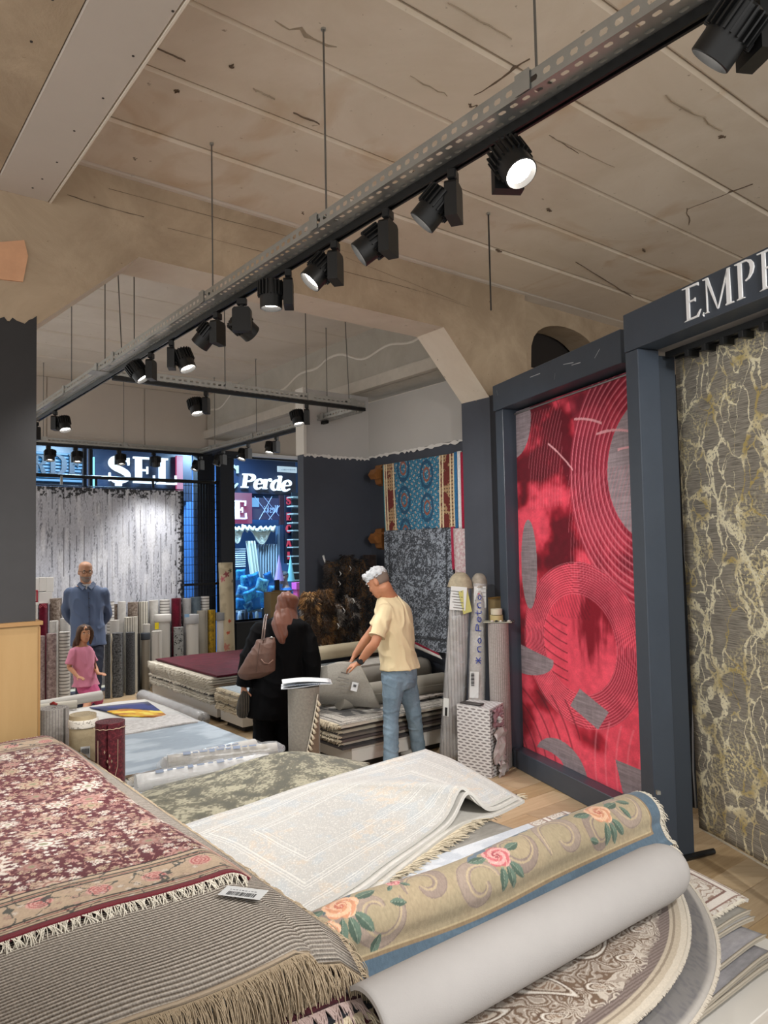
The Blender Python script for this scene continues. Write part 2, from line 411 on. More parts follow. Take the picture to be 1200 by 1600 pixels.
# THE ROOM
CEIL = 4.28
M_ceil = concrete('ceiling_concrete', '#d2c4b0', '#dfd3c2', 1.1, 0.25, stain='#c3a785')
M_ceil2 = concrete('ceiling_concrete_rear', '#cfc6ba', '#dcd4c9', 1.1, 0.2)
M_under = concrete('underside_render', '#d2c4b2', '#ddd1c1', 2.0, 0.2)
M_beam = concrete('beam_concrete', '#a08d76', '#bba88f', 1.8, 0.5)
M_board = plain('plasterboard', '#c3b9ae', 0.85, bump=0.05, var=0.05, vscale=1.5)
M_board2 = plain('grey_plasterboard', '#b9b6b2', 0.85, var=0.05, vscale=1.5)
M_slate = plain('slate_wall_paint', '#41454f', 0.55, bump=0.12, bscale=20, var=0.12, vscale=2.2)
M_dark = plain('dark_column_paint', '#2b2a2b', 0.6, bump=0.1, bscale=14, var=0.1)
M_black = plain('black_metal', '#131415', 0.42, spec=0.5)
M_galv = plain('galvanised_steel', '#b0b1ad', 0.36, metal=0.75, var=0.12, vscale=6)
M_frame = plain('blue_grey_frame_paint', '#3e4651', 0.38, bump=0.04, var=0.07)
M_white = plain('white_laminate', '#d2cfc9', 0.45)

def struct(o, kind='structure'): o['kind'] = kind; return o
# floor slab and laminate boards (real boards with open joints, where the floor can be seen)
fl = MB(); fl.box((3.5, 5.5, -0.06), (14, 15, 0.09), ABM); floor = struct(fl.build('floor', plain('floor_bed', '#5a4c3b', 0.9)))
def oak(name, c1, c2):
    return rugmat(name, c1, c2, scale=2.2, contrast=0.22, stretch=(1.0, 14, 1), coord='Object', rough=0.42, bump=0.06, sheen=0)
OAK = [oak('oak_board_%d' % i, c[0], c[1]) for i, c in enumerate([('#a58c6c', '#c0a988'), ('#99815f', '#b89f7c'), ('#b19877', '#c9b494'), ('#a08a6e', '#bba789')])]
PL, PW = 1.22, 0.19
bmeshes = []
for mt in OAK:
    q = MB(); q.bbox((0, 0, 0), (PL - 0.003, PW - 0.003, 0.012), 0.0015); ob = q.build('plank', mt); bmeshes.append(ob.data); bpy.data.objects.remove(ob)
npl = 0; rest = [MB() for _ in OAK]
def floor_seen(a, b):
    return (2.7 < b < 4.4 and 0.9 < a < 5.2) or (2.7 < b < 3.9 and 4.4 < a < 7.0) or (1.6 < b < 3.2 and 7.6 < a < 10.2)
for i in range(-2, 10):
    for j in range(0, 62):
        a = j * PW; b = i * PL + (j * 0.43 % 1) * PL; k = (i * 7 + j * 3) % 4
        if b < -1.5 or b > 9: continue
        if floor_seen(a, b) and npl < 290:
            npl += 1; o = bpy.data.objects.new('plank', bmeshes[k]); o.matrix_world = abm(a, b, -0.0085); COL.objects.link(o); o.parent = floor
        else: rest[k].box((0, 0, 0), (PL - .003, PW - .003, .012), abm(a, b, -0.0085))
for mb, mt in zip(rest, OAK): o = mb.build('planks', mt, floor); o['kind'] = 'stuff'
# ceiling: precast slabs running across
cb = MB(); cb.box((3.0, 4.6, CEIL + 0.12), (15, 14, 0.10), ABM); ceiling = struct(cb.build('ceiling', M_ceil))
SW = 0.545; k0 = 4.60
j = -8
while True:
    a0 = k0 + j * SW
    if a0 > 10.7: break
    rnd = random.Random(j + 40)
    q = MB(); dz = rnd.uniform(-0.008, 0.008)
    # slab with chamfered long edges: cross-section polygon extruded along b
    w0, w1, ch = a0 + 0.004, a0 + SW - 0.004, 0.014
    sec = [(w0, CEIL + 0.08), (w0, CEIL + ch + dz), (w0 + ch * 1.3, CEIL + dz), (w1 - ch * 1.3, CEIL + dz), (w1, CEIL + ch + dz), (w1, CEIL + 0.08)]
    b0, b1 = -4.4, 10.4; vs = []
    for b in (b0, b1):
        for (a, z) in sec: vs.append(AB(a, b, z))
    n = len(sec); q.add(vs, [tuple(range(n)), tuple(range(2 * n - 1, n - 1, -1))] + [(i, n + i, n + (i + 1) % n, (i + 1) % n) for i in range(n)])
    q.build('ceiling_slab', M_ceil if j < 0 else M_ceil2, ceiling)
    j += 1
# cracks, broken spots and screw holes on the slabs
def scar(px, py, px2, py2, w, mat, name='crack', parent=None, z=CEIL - 0.006):
    p, q_ = G(px, py, z), G(px2, py2, z); d = (q_ - p).normalized(); s = Vector((-d.y, d.x, 0)); mb = MB(); n = 8; rnd = random.Random(int(px + py)); vs = []
    for i in range(n + 1):
        t = i / n; c = p.lerp(q_, t) + s * rnd.uniform(-.6, .6) * w; ww = .55 * w * (0.25 + rnd.random()) * (0.3 + math.sin(math.pi * min(0.97, max(.03, t))))
        for sg, zz in ((1, 0.0), (-1, 0.0)): vs.append(c + s * ww * sg * 0.5)
    vs2 = [v + Vector((0, 0, 0.012)) for v in vs]; m = len(vs)
    fs = [(2 * i, 2 * i + 2, 2 * i + 3, 2 * i + 1) for i in range(n)] + [(2 * i, 2 * i + m, 2 * i + 2 + m, 2 * i + 2) for i in range(n)] + [(2 * i + 1, 2 * i + 3, 2 * i + 3 + m, 2 * i + 1 + m) for i in range(n)]
    mb.add(vs + vs2, fs); return mb.build(name, mat, parent)
M_crack = plain('crack_dark', '#6a5a4b', 0.95); M_chip = plain('chipped_concrete', '#a39480', 0.95, bump=0.6)
for c in [(732, 162, 745, 168, .03), (742, 150, 826, 92, .020), (1073, 325, 1078, 352, .012), (1075, 327, 1176, 288, .006),
          (858, 212, 905, 240, .006), (458, 178, 500, 195, .008), (240, 75, 290, 97, .004), (900, 410, 990, 466, .006)]:
    scar(*c, M_crack, parent=ceiling)
for c in [(430, 32, 525, 75, .035), (640, 120, 700, 150, .012), (395, 140, 430, 156, .007), (700, 5, 800, 62, .006), (1040, 150, 1130, 205, .02), (862, 215, 960, 262, .008)]:
    scar(*c, M_chip, 'chip', ceiling)
for (x, y) in [(362, 103), (276, 142), (211, 246), (474, 331), (858, 327), (1128, 213), (779, 391), (1006, 390), (648, 270), (655, 235)]:
    scar(x - 3, y, x + 3, y + 4, .022, M_crack, 'anchor_hole', ceiling)
# portal beam with haunches on two columns (painted slate below)
FA = 4.66; BD = 0.36; BL, BR = 1.05, 4.91; ZB = 3.78; ZH = 3.22
def portal(a0, depth, name, bl=BL, br=BR, right_ext=3.2):
    q = MB(); top = CEIL + 0.06
    prof = [(bl, top), (bl, ZH), (bl + 0.62, ZB), (br - 0.55, ZB), (br, ZH), (br, top)]
    vs = [AB(a0, b, z) for b, z in prof] + [AB(a0 + depth, b, z) for b, z in prof]; n = len(prof)
    q.add(vs, [tuple(range(n)), tuple(range(2 * n - 1, n - 1, -1)), (0, n, n + 1, 1), (n - 2, 2 * n - 2, 2 * n - 1, n - 1), (n - 1, 2 * n - 1, n, 0)]); q.add(vs, [(i, n + i, n + i + 1, i + 1) for i in range(1, n - 2)], None, 1)
    return q
beam = struct(portal(FA, BD, 'beam').build('trim_1', [M_beam, M_under]))
# form-board lines on the beam face: shallow cover strips and cracks
for (x0, y0, x1, y1, w) in [(105, 305, 225, 340, .012), (262, 356, 640, 450, .008), (540, 402, 720, 473, .006), (170, 295, 560, 398, .007), (640, 450, 735, 480, .005)]:
    p, q_ = PA(x0, y0, FA - 0.004), PA(x1, y1, FA - 0.004); mb = MB(); n = 10; rnd = random.Random(int(x0)); vs = []
    for i in range(n + 1):
        c = p.lerp(q_, i / n) + Vector((0, 0, rnd.uniform(-1, 1) * w * 0.4)); hh = .35 * w * rnd.uniform(.2, .8); vs += [c - ZX * hh, c + ZX * hh, c - ZX * hh + AX * .01, c + ZX * hh + AX * .01]
    mb.add(vs, [(4 * i, 4 * i + 4, 4 * i + 5, 4 * i + 1) for i in range(n)] + [(4 * i + 2, 4 * i + 3, 4 * i + 7, 4 * i + 6) for i in range(n)]); mb.build('crack', M_crack, beam)
def column(name, b0, b1, a0, a1, zpaint, mtop, mbot):
    q = MB(); q.box(((b0 + b1) / 2, (a0 + a1) / 2, (zpaint + CEIL) / 2 + .02), (b1 - b0, a1 - a0, CEIL - zpaint + .04), ABM); o = struct(q.build(name, mtop))
    rnd = random.Random(3); n = 26
    # painted casing with a ragged torn upper edge
    q = MB(); e = 0.004; ring = []
    cs = [(b0 - e, a0 - e), (b1 + e, a0 - e), (b1 + e, a1 + e), (b0 - e, a1 + e)]
    for k in range(4):
        p, r = cs[k], cs[(k + 1) % 4]
        for i in range(n): t = i / n; ring.append((p[0] + (r[0] - p[0]) * t, p[1] + (r[1] - p[1]) * t))
    m = len(ring); vs = [AB(p[1], p[0], 0) for p in ring] + [AB(p[1], p[0], zpaint + rnd.uniform(-.015, .025) * (1 + 2 * (rnd.random() > .85))) for p in ring]
    q.add(vs, [(i, (i + 1) % m, m + (i + 1) % m, m + i) for i in range(m)]); q.build('paint_coat', mbot, o)
    return o
colL = column('trim_2', BL - 0.56, BL, FA + 0.0, FA + 0.4, 3.22, M_beam, M_dark)
colR = column('trim_3', BR, BR + 0.53, FA, FA + 0.36, 3.24, M_beam, M_slate)
# peach plaster patch on the left column head
q = MB(); p = [PA(2, 378, FA - .012), PA(38, 375, FA - .012), PA(44, 400, FA - .012), PA(36, 440, FA - .012), PA(0, 436, FA - .012), PA(-40, 436, FA - .012), PA(-40, 378, FA - .012)]
q.add(p + [v + AX * .02 for v in p], [tuple(range(7)), tuple(range(13, 6, -1))] + [(i, 7 + i, 7 + (i + 1) % 7, (i + 1) % 7) for i in range(7)]); q.build('plaster_patch', plain('peach_plaster', '#d3a27e', .9, var=.1), colL)
# oak cladding round the foot of the left column
q = MB(); q.box((BL - .28, FA + .2, .725), (.60, .46, 1.45), ABM); clad = struct(q.build('trim_4', rugmat('oak_panel', '#8d7049', '#a3875e', 2.0, .25, (1, 1, .12), coord='Object', rough=.5, bump=.05, sheen=0)))
q = MB(); q.box((BL - .28, FA + .2, 1.462), (.63, .49, .022), ABM); q.build('cap_board', plain('oak_edge', '#8f6c3f', .5), clad)
q = MB(); q.box((BL + .018, FA - .028, .72), (.012, .012, 1.44), ABM); q.build('corner_strip', plain('oak_edge', '#8f6c3f', .5), clad)
# plasterboard boxed downstand beam running towards the viewer from the left column
q = MB(); zb = 3.99; q.box(((1.12 + .82) / 2, 1.66, (zb + CEIL) / 2 + .03), (.29, 6.0, CEIL - zb + .06), ABM); boxb = struct(q.build('trim_5', M_board))
q = MB(); q.box((1.128, 1.66, zb + .005), (.010, 6.0, .022), ABM); q.build('edge_bead', plain('board_bead', '#e0d6c6', .7), boxb)
for (x, y) in [(49, 66), (208, 88), (270, 18), (161, 154), (116, 205), (89, 254), (66, 280), (51, 294), (82, 0)]:
    c = G(x, y, zb - .002); q = MB(); q.cyl(c, c + Vector((0, 0, .004)), .006, 8); q.build('screw', plain('screw_dark', '#3a3430', .6), boxb)
q = MB(); q.box((.40, 1.66, 4.16), (.84, 6.0, .3), ABM); struct(q.build('trim_6', M_beam))
# beam side, running back over the right-hand side (face at b=4.85)
q = MB(); q.box((4.85 + .2, (5.02 + 10.6) / 2, (3.6 + CEIL) / 2 + .03), (.4, 5.6, CEIL - 3.6 + .06), ABM); sideb = struct(q.build('trim_7', concrete('side_concrete', '#a39c90', '#b9b3a8', .9, .4)))
q = MB(); q.box((4.85 - .03, (5.02 + 10.6) / 2, 3.66), (.08, 5.6, .12), ABM); q.build('ledge', plain('ledge_plaster', '#bab2a6', .9, var=.1), sideb)
# wavy edge of the render coat
mb = MB(); vs = []; n = 60
for i in range(n + 1):
    a = 5.1 + i / n * 5.4; z = 4.16 - .16 * abs(math.sin(a * 1.3)) - .04 * math.sin(a * 7); vs += [AB(a, 4.846, z), AB(a, 4.838, z - .012), AB(a, 4.846, z - .03)]
mb.add(vs, [f for i in range(n) for f in ((3 * i, 3 * i + 3, 3 * i + 4, 3 * i + 1), (3 * i + 1, 3 * i + 4, 3 * i + 5, 3 * i + 2))]); mb.build('render_lip', plain('render_light', '#cfc8bd', .9), sideb)
# right wall behind the hanging rugs, wing wall, and their upper plasterboards
q = MB(); q.box((5.06 + .06, 5.9, 1.45), (.12, 1.8, 2.9), ABM); wr = struct(q.build('wall_right', M_slate))
q = MB(); q.box((5.055 + .05, 5.9, 3.22), (.10, 1.8, .62), ABM); q.build('upper_board', M_board2, wr)
q = MB(); q.box(((4.17 + 5.06) / 2, 6.76, 1.44), (.89, .12, 2.88), ABM); wb = struct(q.build('wall_wing', M_slate))
q = MB(); q.box(((4.17 + 5.06) / 2, 6.76, 3.24), (.885, .11, .72), ABM); q.build('upper_board', M_board2, wb)
# ragged white primer line where the paint stops
for base, f in ((wr, lambda t: AB(5.0 + 1.7 * t, 5.052, 2.9)), (wb, lambda t: AB(6.697, 4.17 + .88 * t, 2.88))):
    mb = MB(); rnd = random.Random(11); n = 50; vs = []
    out = (-BX if base is wr else -AX) * .006
    for i in range(n + 1):
        p = f(i / n); vs += [p + ZX * rnd.uniform(-.004, -.03) + out, p + ZX * rnd.uniform(0.002, .02) + out]
    mb.add(vs, [(2 * i, 2 * i + 2, 2 * i + 3, 2 * i + 1) for i in range(n)]); mb.build('primer_edge', plain('primer_white', '#dcd9d4', .9), base)
q = MB(); q.box((4.17, 6.74, 3.24), (.035, .16, .72), ABM); q.build('corner_bead', plain('bead_light', '#cfcac2', .8), wb)
# far wall above the shop window: plasterboards, lintel
WA = 10.66
wall_b = MB(); wall_b.box((4.6, WA, (3.42 + CEIL) / 2 + .02), (9, .14, CEIL - 3.42 + .04), ABM); wback = struct(wall_b.build('wall_back', M_board))
for b0, b1 in ((1.0, 2.52), (2.53, 3.86), (3.87, 4.83), (4.86, 6.1), (6.11, 7.4)):
    q = MB(); q.box(((b0 + b1) / 2, WA - .078, 3.86), (b1 - b0 - .008, .016, .83), ABM); q.build('plasterboard_panel', M_board, wback)
q = MB(); q.box((4.6, WA - .04, 3.40), (9, .26, .05), ABM); struct(q.build('trim_8', plain('lintel_white', '#d9dbe0', .5)))
# beam and wall behind the display frames on the right, with an arched dark opening
q = MB(); top = CEIL + .05; b0, b1 = BR + .53, 11.0
c0, c1 = 5.62, 6.75
arch = [(c0 + (c1 - c0) * (0.5 - 0.5 * math.cos(math.pi * i / 14)), 3.62 + .50 * math.sin(math.pi * i / 14) ** .55) for i in range(15)]
poly_t = [(b0, top)] + [(b, z) for b, z in []]
for i in range(14):
    (x0, z0), (x1, z1) = arch[i], arch[i + 1]
    q.add([AB(FA + .1, x0, z0), AB(FA + .1, x1, z1), AB(FA + .1, x1, top), AB(FA + .1, x0, top), AB(FA + .4, x0, z0), AB(FA + .4, x1, z1)], [(0, 1, 2, 3), (0, 4, 5, 1)])
for x0, x1 in ((b0, c0), (c1, b1)): q.box(((x0 + x1) / 2, FA + .25, 2.16), (x1 - x0, .3, 4.32), ABM)
q.box(((c0 + c1) / 2, FA + .25, 1.81), (c1 - c0, .3, 3.62), ABM)
struct(q.build('wall_behind_frames', M_beam))
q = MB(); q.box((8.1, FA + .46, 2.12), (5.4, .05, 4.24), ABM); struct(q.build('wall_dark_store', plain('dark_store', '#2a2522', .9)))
q = MB(); q.box((8.6, .8, 2.12), (.12, 8.2, 4.24), ABM); struct(q.build('wall_side', M_board))
# LIGHT RAILS
ZR = 3.30      # underside of the cable tray
M_lens = emit('lamp_lens', '#fff6ea', 14.0)
M_lens_side = emit('lamp_lens_side', '#fff6ea', 5.0)
M_track = plain('black_track', '#0f1011', 0.35)
TRAYW = 0.135
def tray_mesh(L, w=TRAYW, h=0.06, pitch=0.052, rows=3):
    """perforated cable tray along +x, underside at z=0: bottom plate and two side flanges with punched slots"""
    mb = MB(); n = int(L / pitch)
    def plate(o, ux, uy, uw, nr, off):
        # nr rows of slots over width uw; slot = elongated octagon
        cw = uw / nr
        for r in range(nr):
            for i in range(n):
                sh = (pitch / 2 if (r % 2) else 0) + off
                x0 = i * pitch; y0 = r * cw; sx = pitch * .29; sy = cw * .17 if nr > 1 else cw * .16
                cx, cy = x0 + pitch / 2, y0 + cw / 2
                outer = [(x0, y0), (x0 + pitch, y0), (x0 + pitch, y0 + cw), (x0, y0 + cw)]
                inn = [(cx - sx * .7, cy - sy), (cx + sx * .7, cy - sy), (cx + sx, cy), (cx + sx * .7, cy + sy), (cx - sx * .7, cy + sy), (cx - sx, cy)]
                P = outer + inn; vs = [o + ux * p[0] + uy * p[1] for p in P]
                mb.add(vs, [(0, 1, 5, 4), (1, 6, 5), (1, 2, 6), (2, 7, 6), (2, 3, 8, 7), (3, 9, 8), (3, 0, 9), (0, 4, 9)])
    X, Y, Z = Vector((1, 0, 0)), Vector((0, 1, 0)), Vector((0, 0, 1))
    plate(Vector((0, -w / 2, 0)), X, Y, w, rows, 0)
    plate(Vector((0, -w / 2, 0)), X, Z, h, 1, 0); plate(Vector((0, w / 2, 0)), X, Z, h, 1, 0)
    for s in (-1, 1): mb.box((n * pitch / 2, s * (w / 2 - .005), h), (n * pitch, .010, .002)); mb.box((n * pitch / 2, s * (w / 2 - .001), .001), (n * pitch, .003, .003))
    return mb
def rail(name, p0, p1, label, track_range=None, toff=-0.03):
    """tray from p0 to p1 (world, underside), black track slung below it"""
    d = (p1 - p0); L = d.length; m = frame(p0, d)
    t = thing(name, p0, label, 'light rail')
    mb = tray_mesh(L); mb.v = [tuple(m @ Vector(v)) for v in mb.v]; mb.build('cable_tray', M_galv, t)
    r0, r1 = track_range or (0, L)
    q = MB(); 
    sec = [(-.017, -.034), (-.017, -.002), (.017, -.002), (.017, -.034), (.007, -.034), (.007, -.012), (-.007, -.012), (-.007, -.034)]
    vs = [(r0, y + toff, z) for y, z in sec] + [(r1, y + toff, z) for y, z in sec]; n = len(sec)
    q.add(vs, [(i, (i + 1) % n, n + (i + 1) % n, n + i) for i in range(n)] + [(0, 1, 6, 7), (1, 2, 5, 6), (2, 3, 4, 5), (n, n + 7, n + 6, n + 1), (n + 1, n + 6, n + 5, n + 2), (n + 2, n + 5, n + 4, n + 3)], m=m)
    q.build('track', M_track, t)
    return t, m
# measured line of the main rail
pA = Vector((-.314, 3.375, 0)); bm_ = pA.dot(BX)
R1a, R1b = AB(0.35, bm_ + .02, ZR), AB(8.3, bm_ + .02, ZR)
rail1, m1 = rail('light_rail', R1a, R1b, 'long galvanised perforated cable tray with black lamp track crossing the whole ceiling', toff=-0.035)
pj = AB(5.95, bm_ + .07, ZR - .02)
rail2, m2 = rail('light_rail', pj, AB(5.95, 4.42, ZR - .02), 'short cable tray with black track branching right from the long rail', toff=-0.03)
a3 = 5.98
rail3, m3 = rail('light_rail', AB(6.05, 4.42, ZR - .04), AB(9.75, 4.42, ZR - .04), 'rear cable tray with black track running back to the shop window', track_range=(.55, 3.7), toff=.0)
rail4, m4 = rail('light_rail', AB(9.8, 1.6, ZR - .04), AB(9.8, 4.5, ZR - .04), 'farthest cable tray with black track along the shop window', toff=0)
# hanger rods with brackets
def rod(p, z0, parent, r=.0045, bracket=True, lean=(0, 0)):
    q = MB(); q.cyl(Vector((p.x + lean[0], p.y + lean[1], CEIL - .001)), Vector((p.x, p.y, z0)), r, 6); q.build('threaded_rod', plain('rod_steel', '#6e6c68', .45, metal=.7), parent)
    q = MB(); q.cyl(Vector((p.x + lean[0], p.y + lean[1], CEIL - .012)), Vector((p.x + lean[0], p.y + lean[1], CEIL)), .012, 8); q.build('ceiling_anchor', M_galv, parent)
    if bracket:
        m = frame(Vector((p.x, p.y, z0)), AX if parent in (rail1, rail3) else BX)
        q = MB(); q.box((0, 0, .0), (.06, .150, .004), m); q.box((0, -.074, -.03), (.06, .003, .07), m); q.box((0, .074, -.03), (.06, .003, .07), m); q.cyl(m @ Vector((0, 0, 0)), m @ Vector((0, 0, .012)), .009, 6)
        q.build('bracket', M_galv, parent)
for (x, y) in [(503, 340), (328, 458), (839, 126)]:
    a, b, _ = ab(G(x, y, ZR + .07)); rod(AB(a, bm_ + .02), ZR + .065, rail1)
for a in (5.95, 6.9): rod(AB(a, bm_ + .02), ZR + .065, rail1)
rod(AB(5.55, bm_ + .02), ZR + .065, rail1, lean=(-.04, 0)); rod(AB(5.45, bm_ + .08), ZR + .065, rail1, bracket=False)
for b in (2.9, 3.75, 4.25): rod(AB(5.95, b), ZR + .045, rail2, lean=(-.03 if b == 4.25 else 0, 0))
for a in (6.6, 8.2, 9.4): rod(AB(a, 4.42), ZR + .025, rail3)
for b in (2.3, 3.3): rod(AB(9.8, b), ZR + .025, rail4)
q = MB(); q.box((bm_ + .05, 5.95, ZR - .004), (.30, .14, .004), ABM); q.build('joint_plate', M_galv, rail1)
# slim lone rod hanging in front of the beam
c = G(763, 333, CEIL); lr = thing('threaded_rod', Vector((c.x, c.y, CEIL)), 'lone dark threaded rod hanging from the ceiling, attached to nothing', 'rod')
q = MB(); q.cyl(c, c - ZX * .72, .006, 6); q.build('rod', plain('rod_dark', '#2b2826', .6), lr)
q = MB(); q.cyl(c - ZX * .012, c, .014, 8); q.build('ceiling_anchor', M_galv, lr)

# spotlights
def fixture_proto():
    """local frame: mount point at origin, track along x, hangs down -z. box and head built separately"""
    ad = MB(); ad.bbox((0, 0, -.018), (.05, .03, .036), .004); ad.cyl((0, 0, -.036), (0, 0, -.05), .012, 8)
    bx = MB(); 
    prof = [(-.046, -.17), (.046, -.17), (.046, -.06), (.036, -.048), (-.036, -.048), (-.046, -.06)]
    bx.add([(p[0], -.021, p[1]) for p in prof] + [(p[0], .021, p[1]) for p in prof], [tuple(range(6)), tuple(range(11, 5, -1))] + [((i + 1) % 6, i, 6 + i, 6 + (i + 1) % 6) for i in range(6)])
    # head along +z = light direction, pivot at z=0
    hd = MB(); nt_ = 40; R = .050
    prof = [(R * .80, -.075), (R * .95, -.068), (R, -.03), (R, -.005), (R, .05), (R * .93, .052), (R * .86, .030)]
    hd.lathe(prof, 28)
    fins = MB()
    for k in range(20):
        an = 2 * math.pi * k / 20; c, s = math.cos(an), math.sin(an); mm = Matrix(((c, -s, 0, 0), (s, c, 0, 0), (0, 0, 1, 0), (0, 0, 0, 1)))
        fins.box((R + .004, 0, -.036), (.014, .005, .066), mm)
    ln = MB(); ln.lathe([(0, .030), (R * .5, .031), (R * .86, .030)][::-1], 24)
    return ad, bx, hd, fins, ln
AD, BXm, HD, FN, LN = fixture_proto()
P_parts = {}
for nm, mb, mt in (('adapter', AD, M_black), ('driver_box', BXm, M_black), ('lamp_head', HD, M_black), ('cooling_fins', FN, M_black), ('lens', LN, M_lens)):
    o = mb.build(nm, mt, smooth='auto' if nm in ('lamp_head',) else False); P_parts[nm] = o.data; bpy.data.objects.remove(o)
spot_data = {}
def spotlight(p, along, side, aim, label, energy=1.0, cone=55, swivel=0.0, scale=1.12):
    """p mount point on the track, side = +1/-1 head on that side of the driver box, aim = direction of light"""
    t = thing('track_spotlight', p, label, 'spotlight', 'black track spotlights on the ceiling rails')
    z = ZX; al = (Matrix.Rotation(swivel, 3, 'Z') @ Vector(along)).normalized()
    m = frame((0, 0, 0), al); m3_ = m.to_3x3()
    def put(nm, mat4, par):
        o = bpy.data.objects.new(nm, P_parts[nm]); COL.objects.link(o); o.parent = par; o.matrix_basis = mat4; return o
    S_ = Matrix.Scale(scale, 4)
    put('adapter', m @ S_, t); put('driver_box', m @ S_, t)
    aim = Vector(aim).normalized(); n = m3_ @ Vector((0, side, 0)); piv = (m3_ @ Vector((0, side * .078, -.125))) * scale
    hm = aim.to_track_quat('Z', 'Y').to_matrix().to_4x4(); hm.translation = piv
    h = put('lamp_head', hm @ S_, t)
    f = bpy.data.objects.new('cooling_fins', P_parts['cooling_fins']); COL.objects.link(f); f.parent = h
    l = bpy.data.objects.new('lens', P_parts['lens']); COL.objects.link(l); l.parent = h
    a = MB(); a.cyl(m3_ @ Vector((0, side * .018, -.125)) * scale, m3_ @ Vector((0, side * .04, -.125)) * scale, .012 * scale, 10); ao = a.build('arm', M_black); ao.parent = t
    key = (round(energy, 3), cone)
    if key not in spot_data:
        ld = bpy.data.lights.new('lamp_light', 'SPOT'); ld.energy = SPOT_W * energy; ld.spot_size = math.radians(cone); ld.spot_blend = .75; ld.shadow_soft_size = .04; ld.color = LAMP_COL; spot_data[key] = ld
    lo = bpy.data.objects.new('lamp_light', spot_data[key]); COL.objects.link(lo); lo.parent = h
    lo.matrix_basis = Matrix.Translation((0, 0, .065)) @ Matrix.Rotation(math.pi, 4, 'X')
    return t
ztr = ZR - .034
def on_line(px, py, P0, d, z):
    """point on the track closest in the picture to px"""
    best = None
    for i in range(2001):
        s = -1 + i * .005; p = P0 + d * s; p = Vector((p.x, p.y, z))
        q = p - Vector((0, 0, H)); w = q.dot(FWD)
        if w < .3: continue
        x = 600 + FPX * q.dot(RT) / w
        if best is None or abs(x - px) < best[0]: best = (abs(x - px), p)
    return best[1]
T1 = AB(0.35, bm_ + .02) + m1.to_3x3() @ Vector((0, -.035, 0))
# side: +1 = local y = z x along.  main rail along = AX -> y = -BX (left side of the rail in the picture)
main = [   # px of adapter, side, aim target (world), swivel, label
    (1178, 1, AB(3.4, 1.5, .6), -.5, 'nearest black spotlight, cut by the right edge of the picture', 1.2),
    (792, 1, Vector((1.25, 1.15, .9)), 1.0, 'large lit spotlight on the long rail, aimed right, lens glaring', 1.5),
    (708, 1, AB(3.6, .6, .9), -1.0, 'second black spotlight left of the large glaring one, light spilling at its lower edge', 1.0),
    (606, 1, AB(4.2, -.4, 1.0), -1.1, 'black spotlight under the rail, back turned, just right of the tall ceiling rod', 1.0),
    (524, 1, AB(3.6, -.2, .6), -.9, 'black spotlight with its ribbed back down, just left of the tall ceiling rod', 1.1),
    (450, 1, AB(3.2, 1.9, .4), -.6, 'lit spotlight beside a slim box, third from the tall ceiling rod going back', .75),
    (378, -1, G(900, 1000, 1.0), .9, 'ribbed black spotlight tilted to the right between two lit ones', 1.3),
    (340, 1, AB(5.8, .6, .8), -1.0, 'black spotlight with rear fins next to the second ceiling rod', .7),
    (268, -1, AB(3.6, 2.6, .3), -.5, 'lit spotlight facing down right of a slim driver box near the rail junction', .8),
    (236, 1, AB(3.9, 3.4, .5), -.7, 'lit spotlight tilted forward right at the rail junction', .8),
    (86, -1, AB(6.6, 2.2, .4), -.6, 'lit spotlight on the far end of the long rail near the left column', .8),
    (57, 1, AB(8.6, 2.0, .4), .2, 'spotlight half hidden behind the left column', .6),
]
for (px, sd, tgt, sw, lab, en) in main:
    p = on_line(px, 0, T1, AX, ztr); spotlight(p, AX, sd, tgt - (p - ZX * .12), lab, en, 70, sw)
T2 = AB(5.95, bm_) + BX * 0 + m2.to_3x3() @ Vector((0, -.03, 0))
for (px, tgt, sd, lab, en) in [(322, AB(5.0, 3.0, .3), 1, 'lit spotlight pointing down at the left of the branch rail', .9), (479, AB(5.1, 3.9, .5), 1, 'lit spotlight pointing down at the right end of the branch rail', .9)]:
    p = on_line(px, 0, T2, BX, ztr - .02); spotlight(p, BX, sd, tgt - p, lab, en, 75, .9)
T3 = AB(6.05, 4.42)
for (px, tgt, sd, lab, en) in [(486, AB(7.5, 5.3, 1.0), -1, 'first small spotlight of the rear rail, turned right', .6), (432, AB(7.4, 3.6, .4), 1, 'second small spotlight of the rear rail', .7), (388, AB(8.2, 3.4, .5), 1, 'third small spotlight of the rear rail', .7),
                           (349, AB(9.6, 3.4, .6), 1, 'fourth small spotlight of the rear rail', .7), (314, AB(9.9, 3.2, .8), 1, 'fifth small spotlight of the rear rail, nearest the window', .7)]:
    p = on_line(px, 0, T3, AX, ztr - .04); spotlight(p, AX, sd, tgt - p, lab, en, 75, -1.0)
T4 = AB(9.8, 1.6)
for (px, tgt, sd, lab, en) in [(76, AB(9.4, 2.1, .4), -1, 'leftmost small spotlight before the white hanging rug', 0.35), (118, AB(9.3, 2.6, .4), -1, 'lit spotlight left of the centre of the far rail', 0.35), (186, AB(9.3, 3.2, .3), -1, 'lit spotlight right of the centre of the far rail', 0.35), (240, AB(10.3, 3.9, 1.2), -1, 'rightmost small spotlight of the far rail', 0.35)]:
    p = on_line(px, 0, T4, BX, ztr - .04); spotlight(p, BX, sd, tgt - p, lab, en, 95, 0)
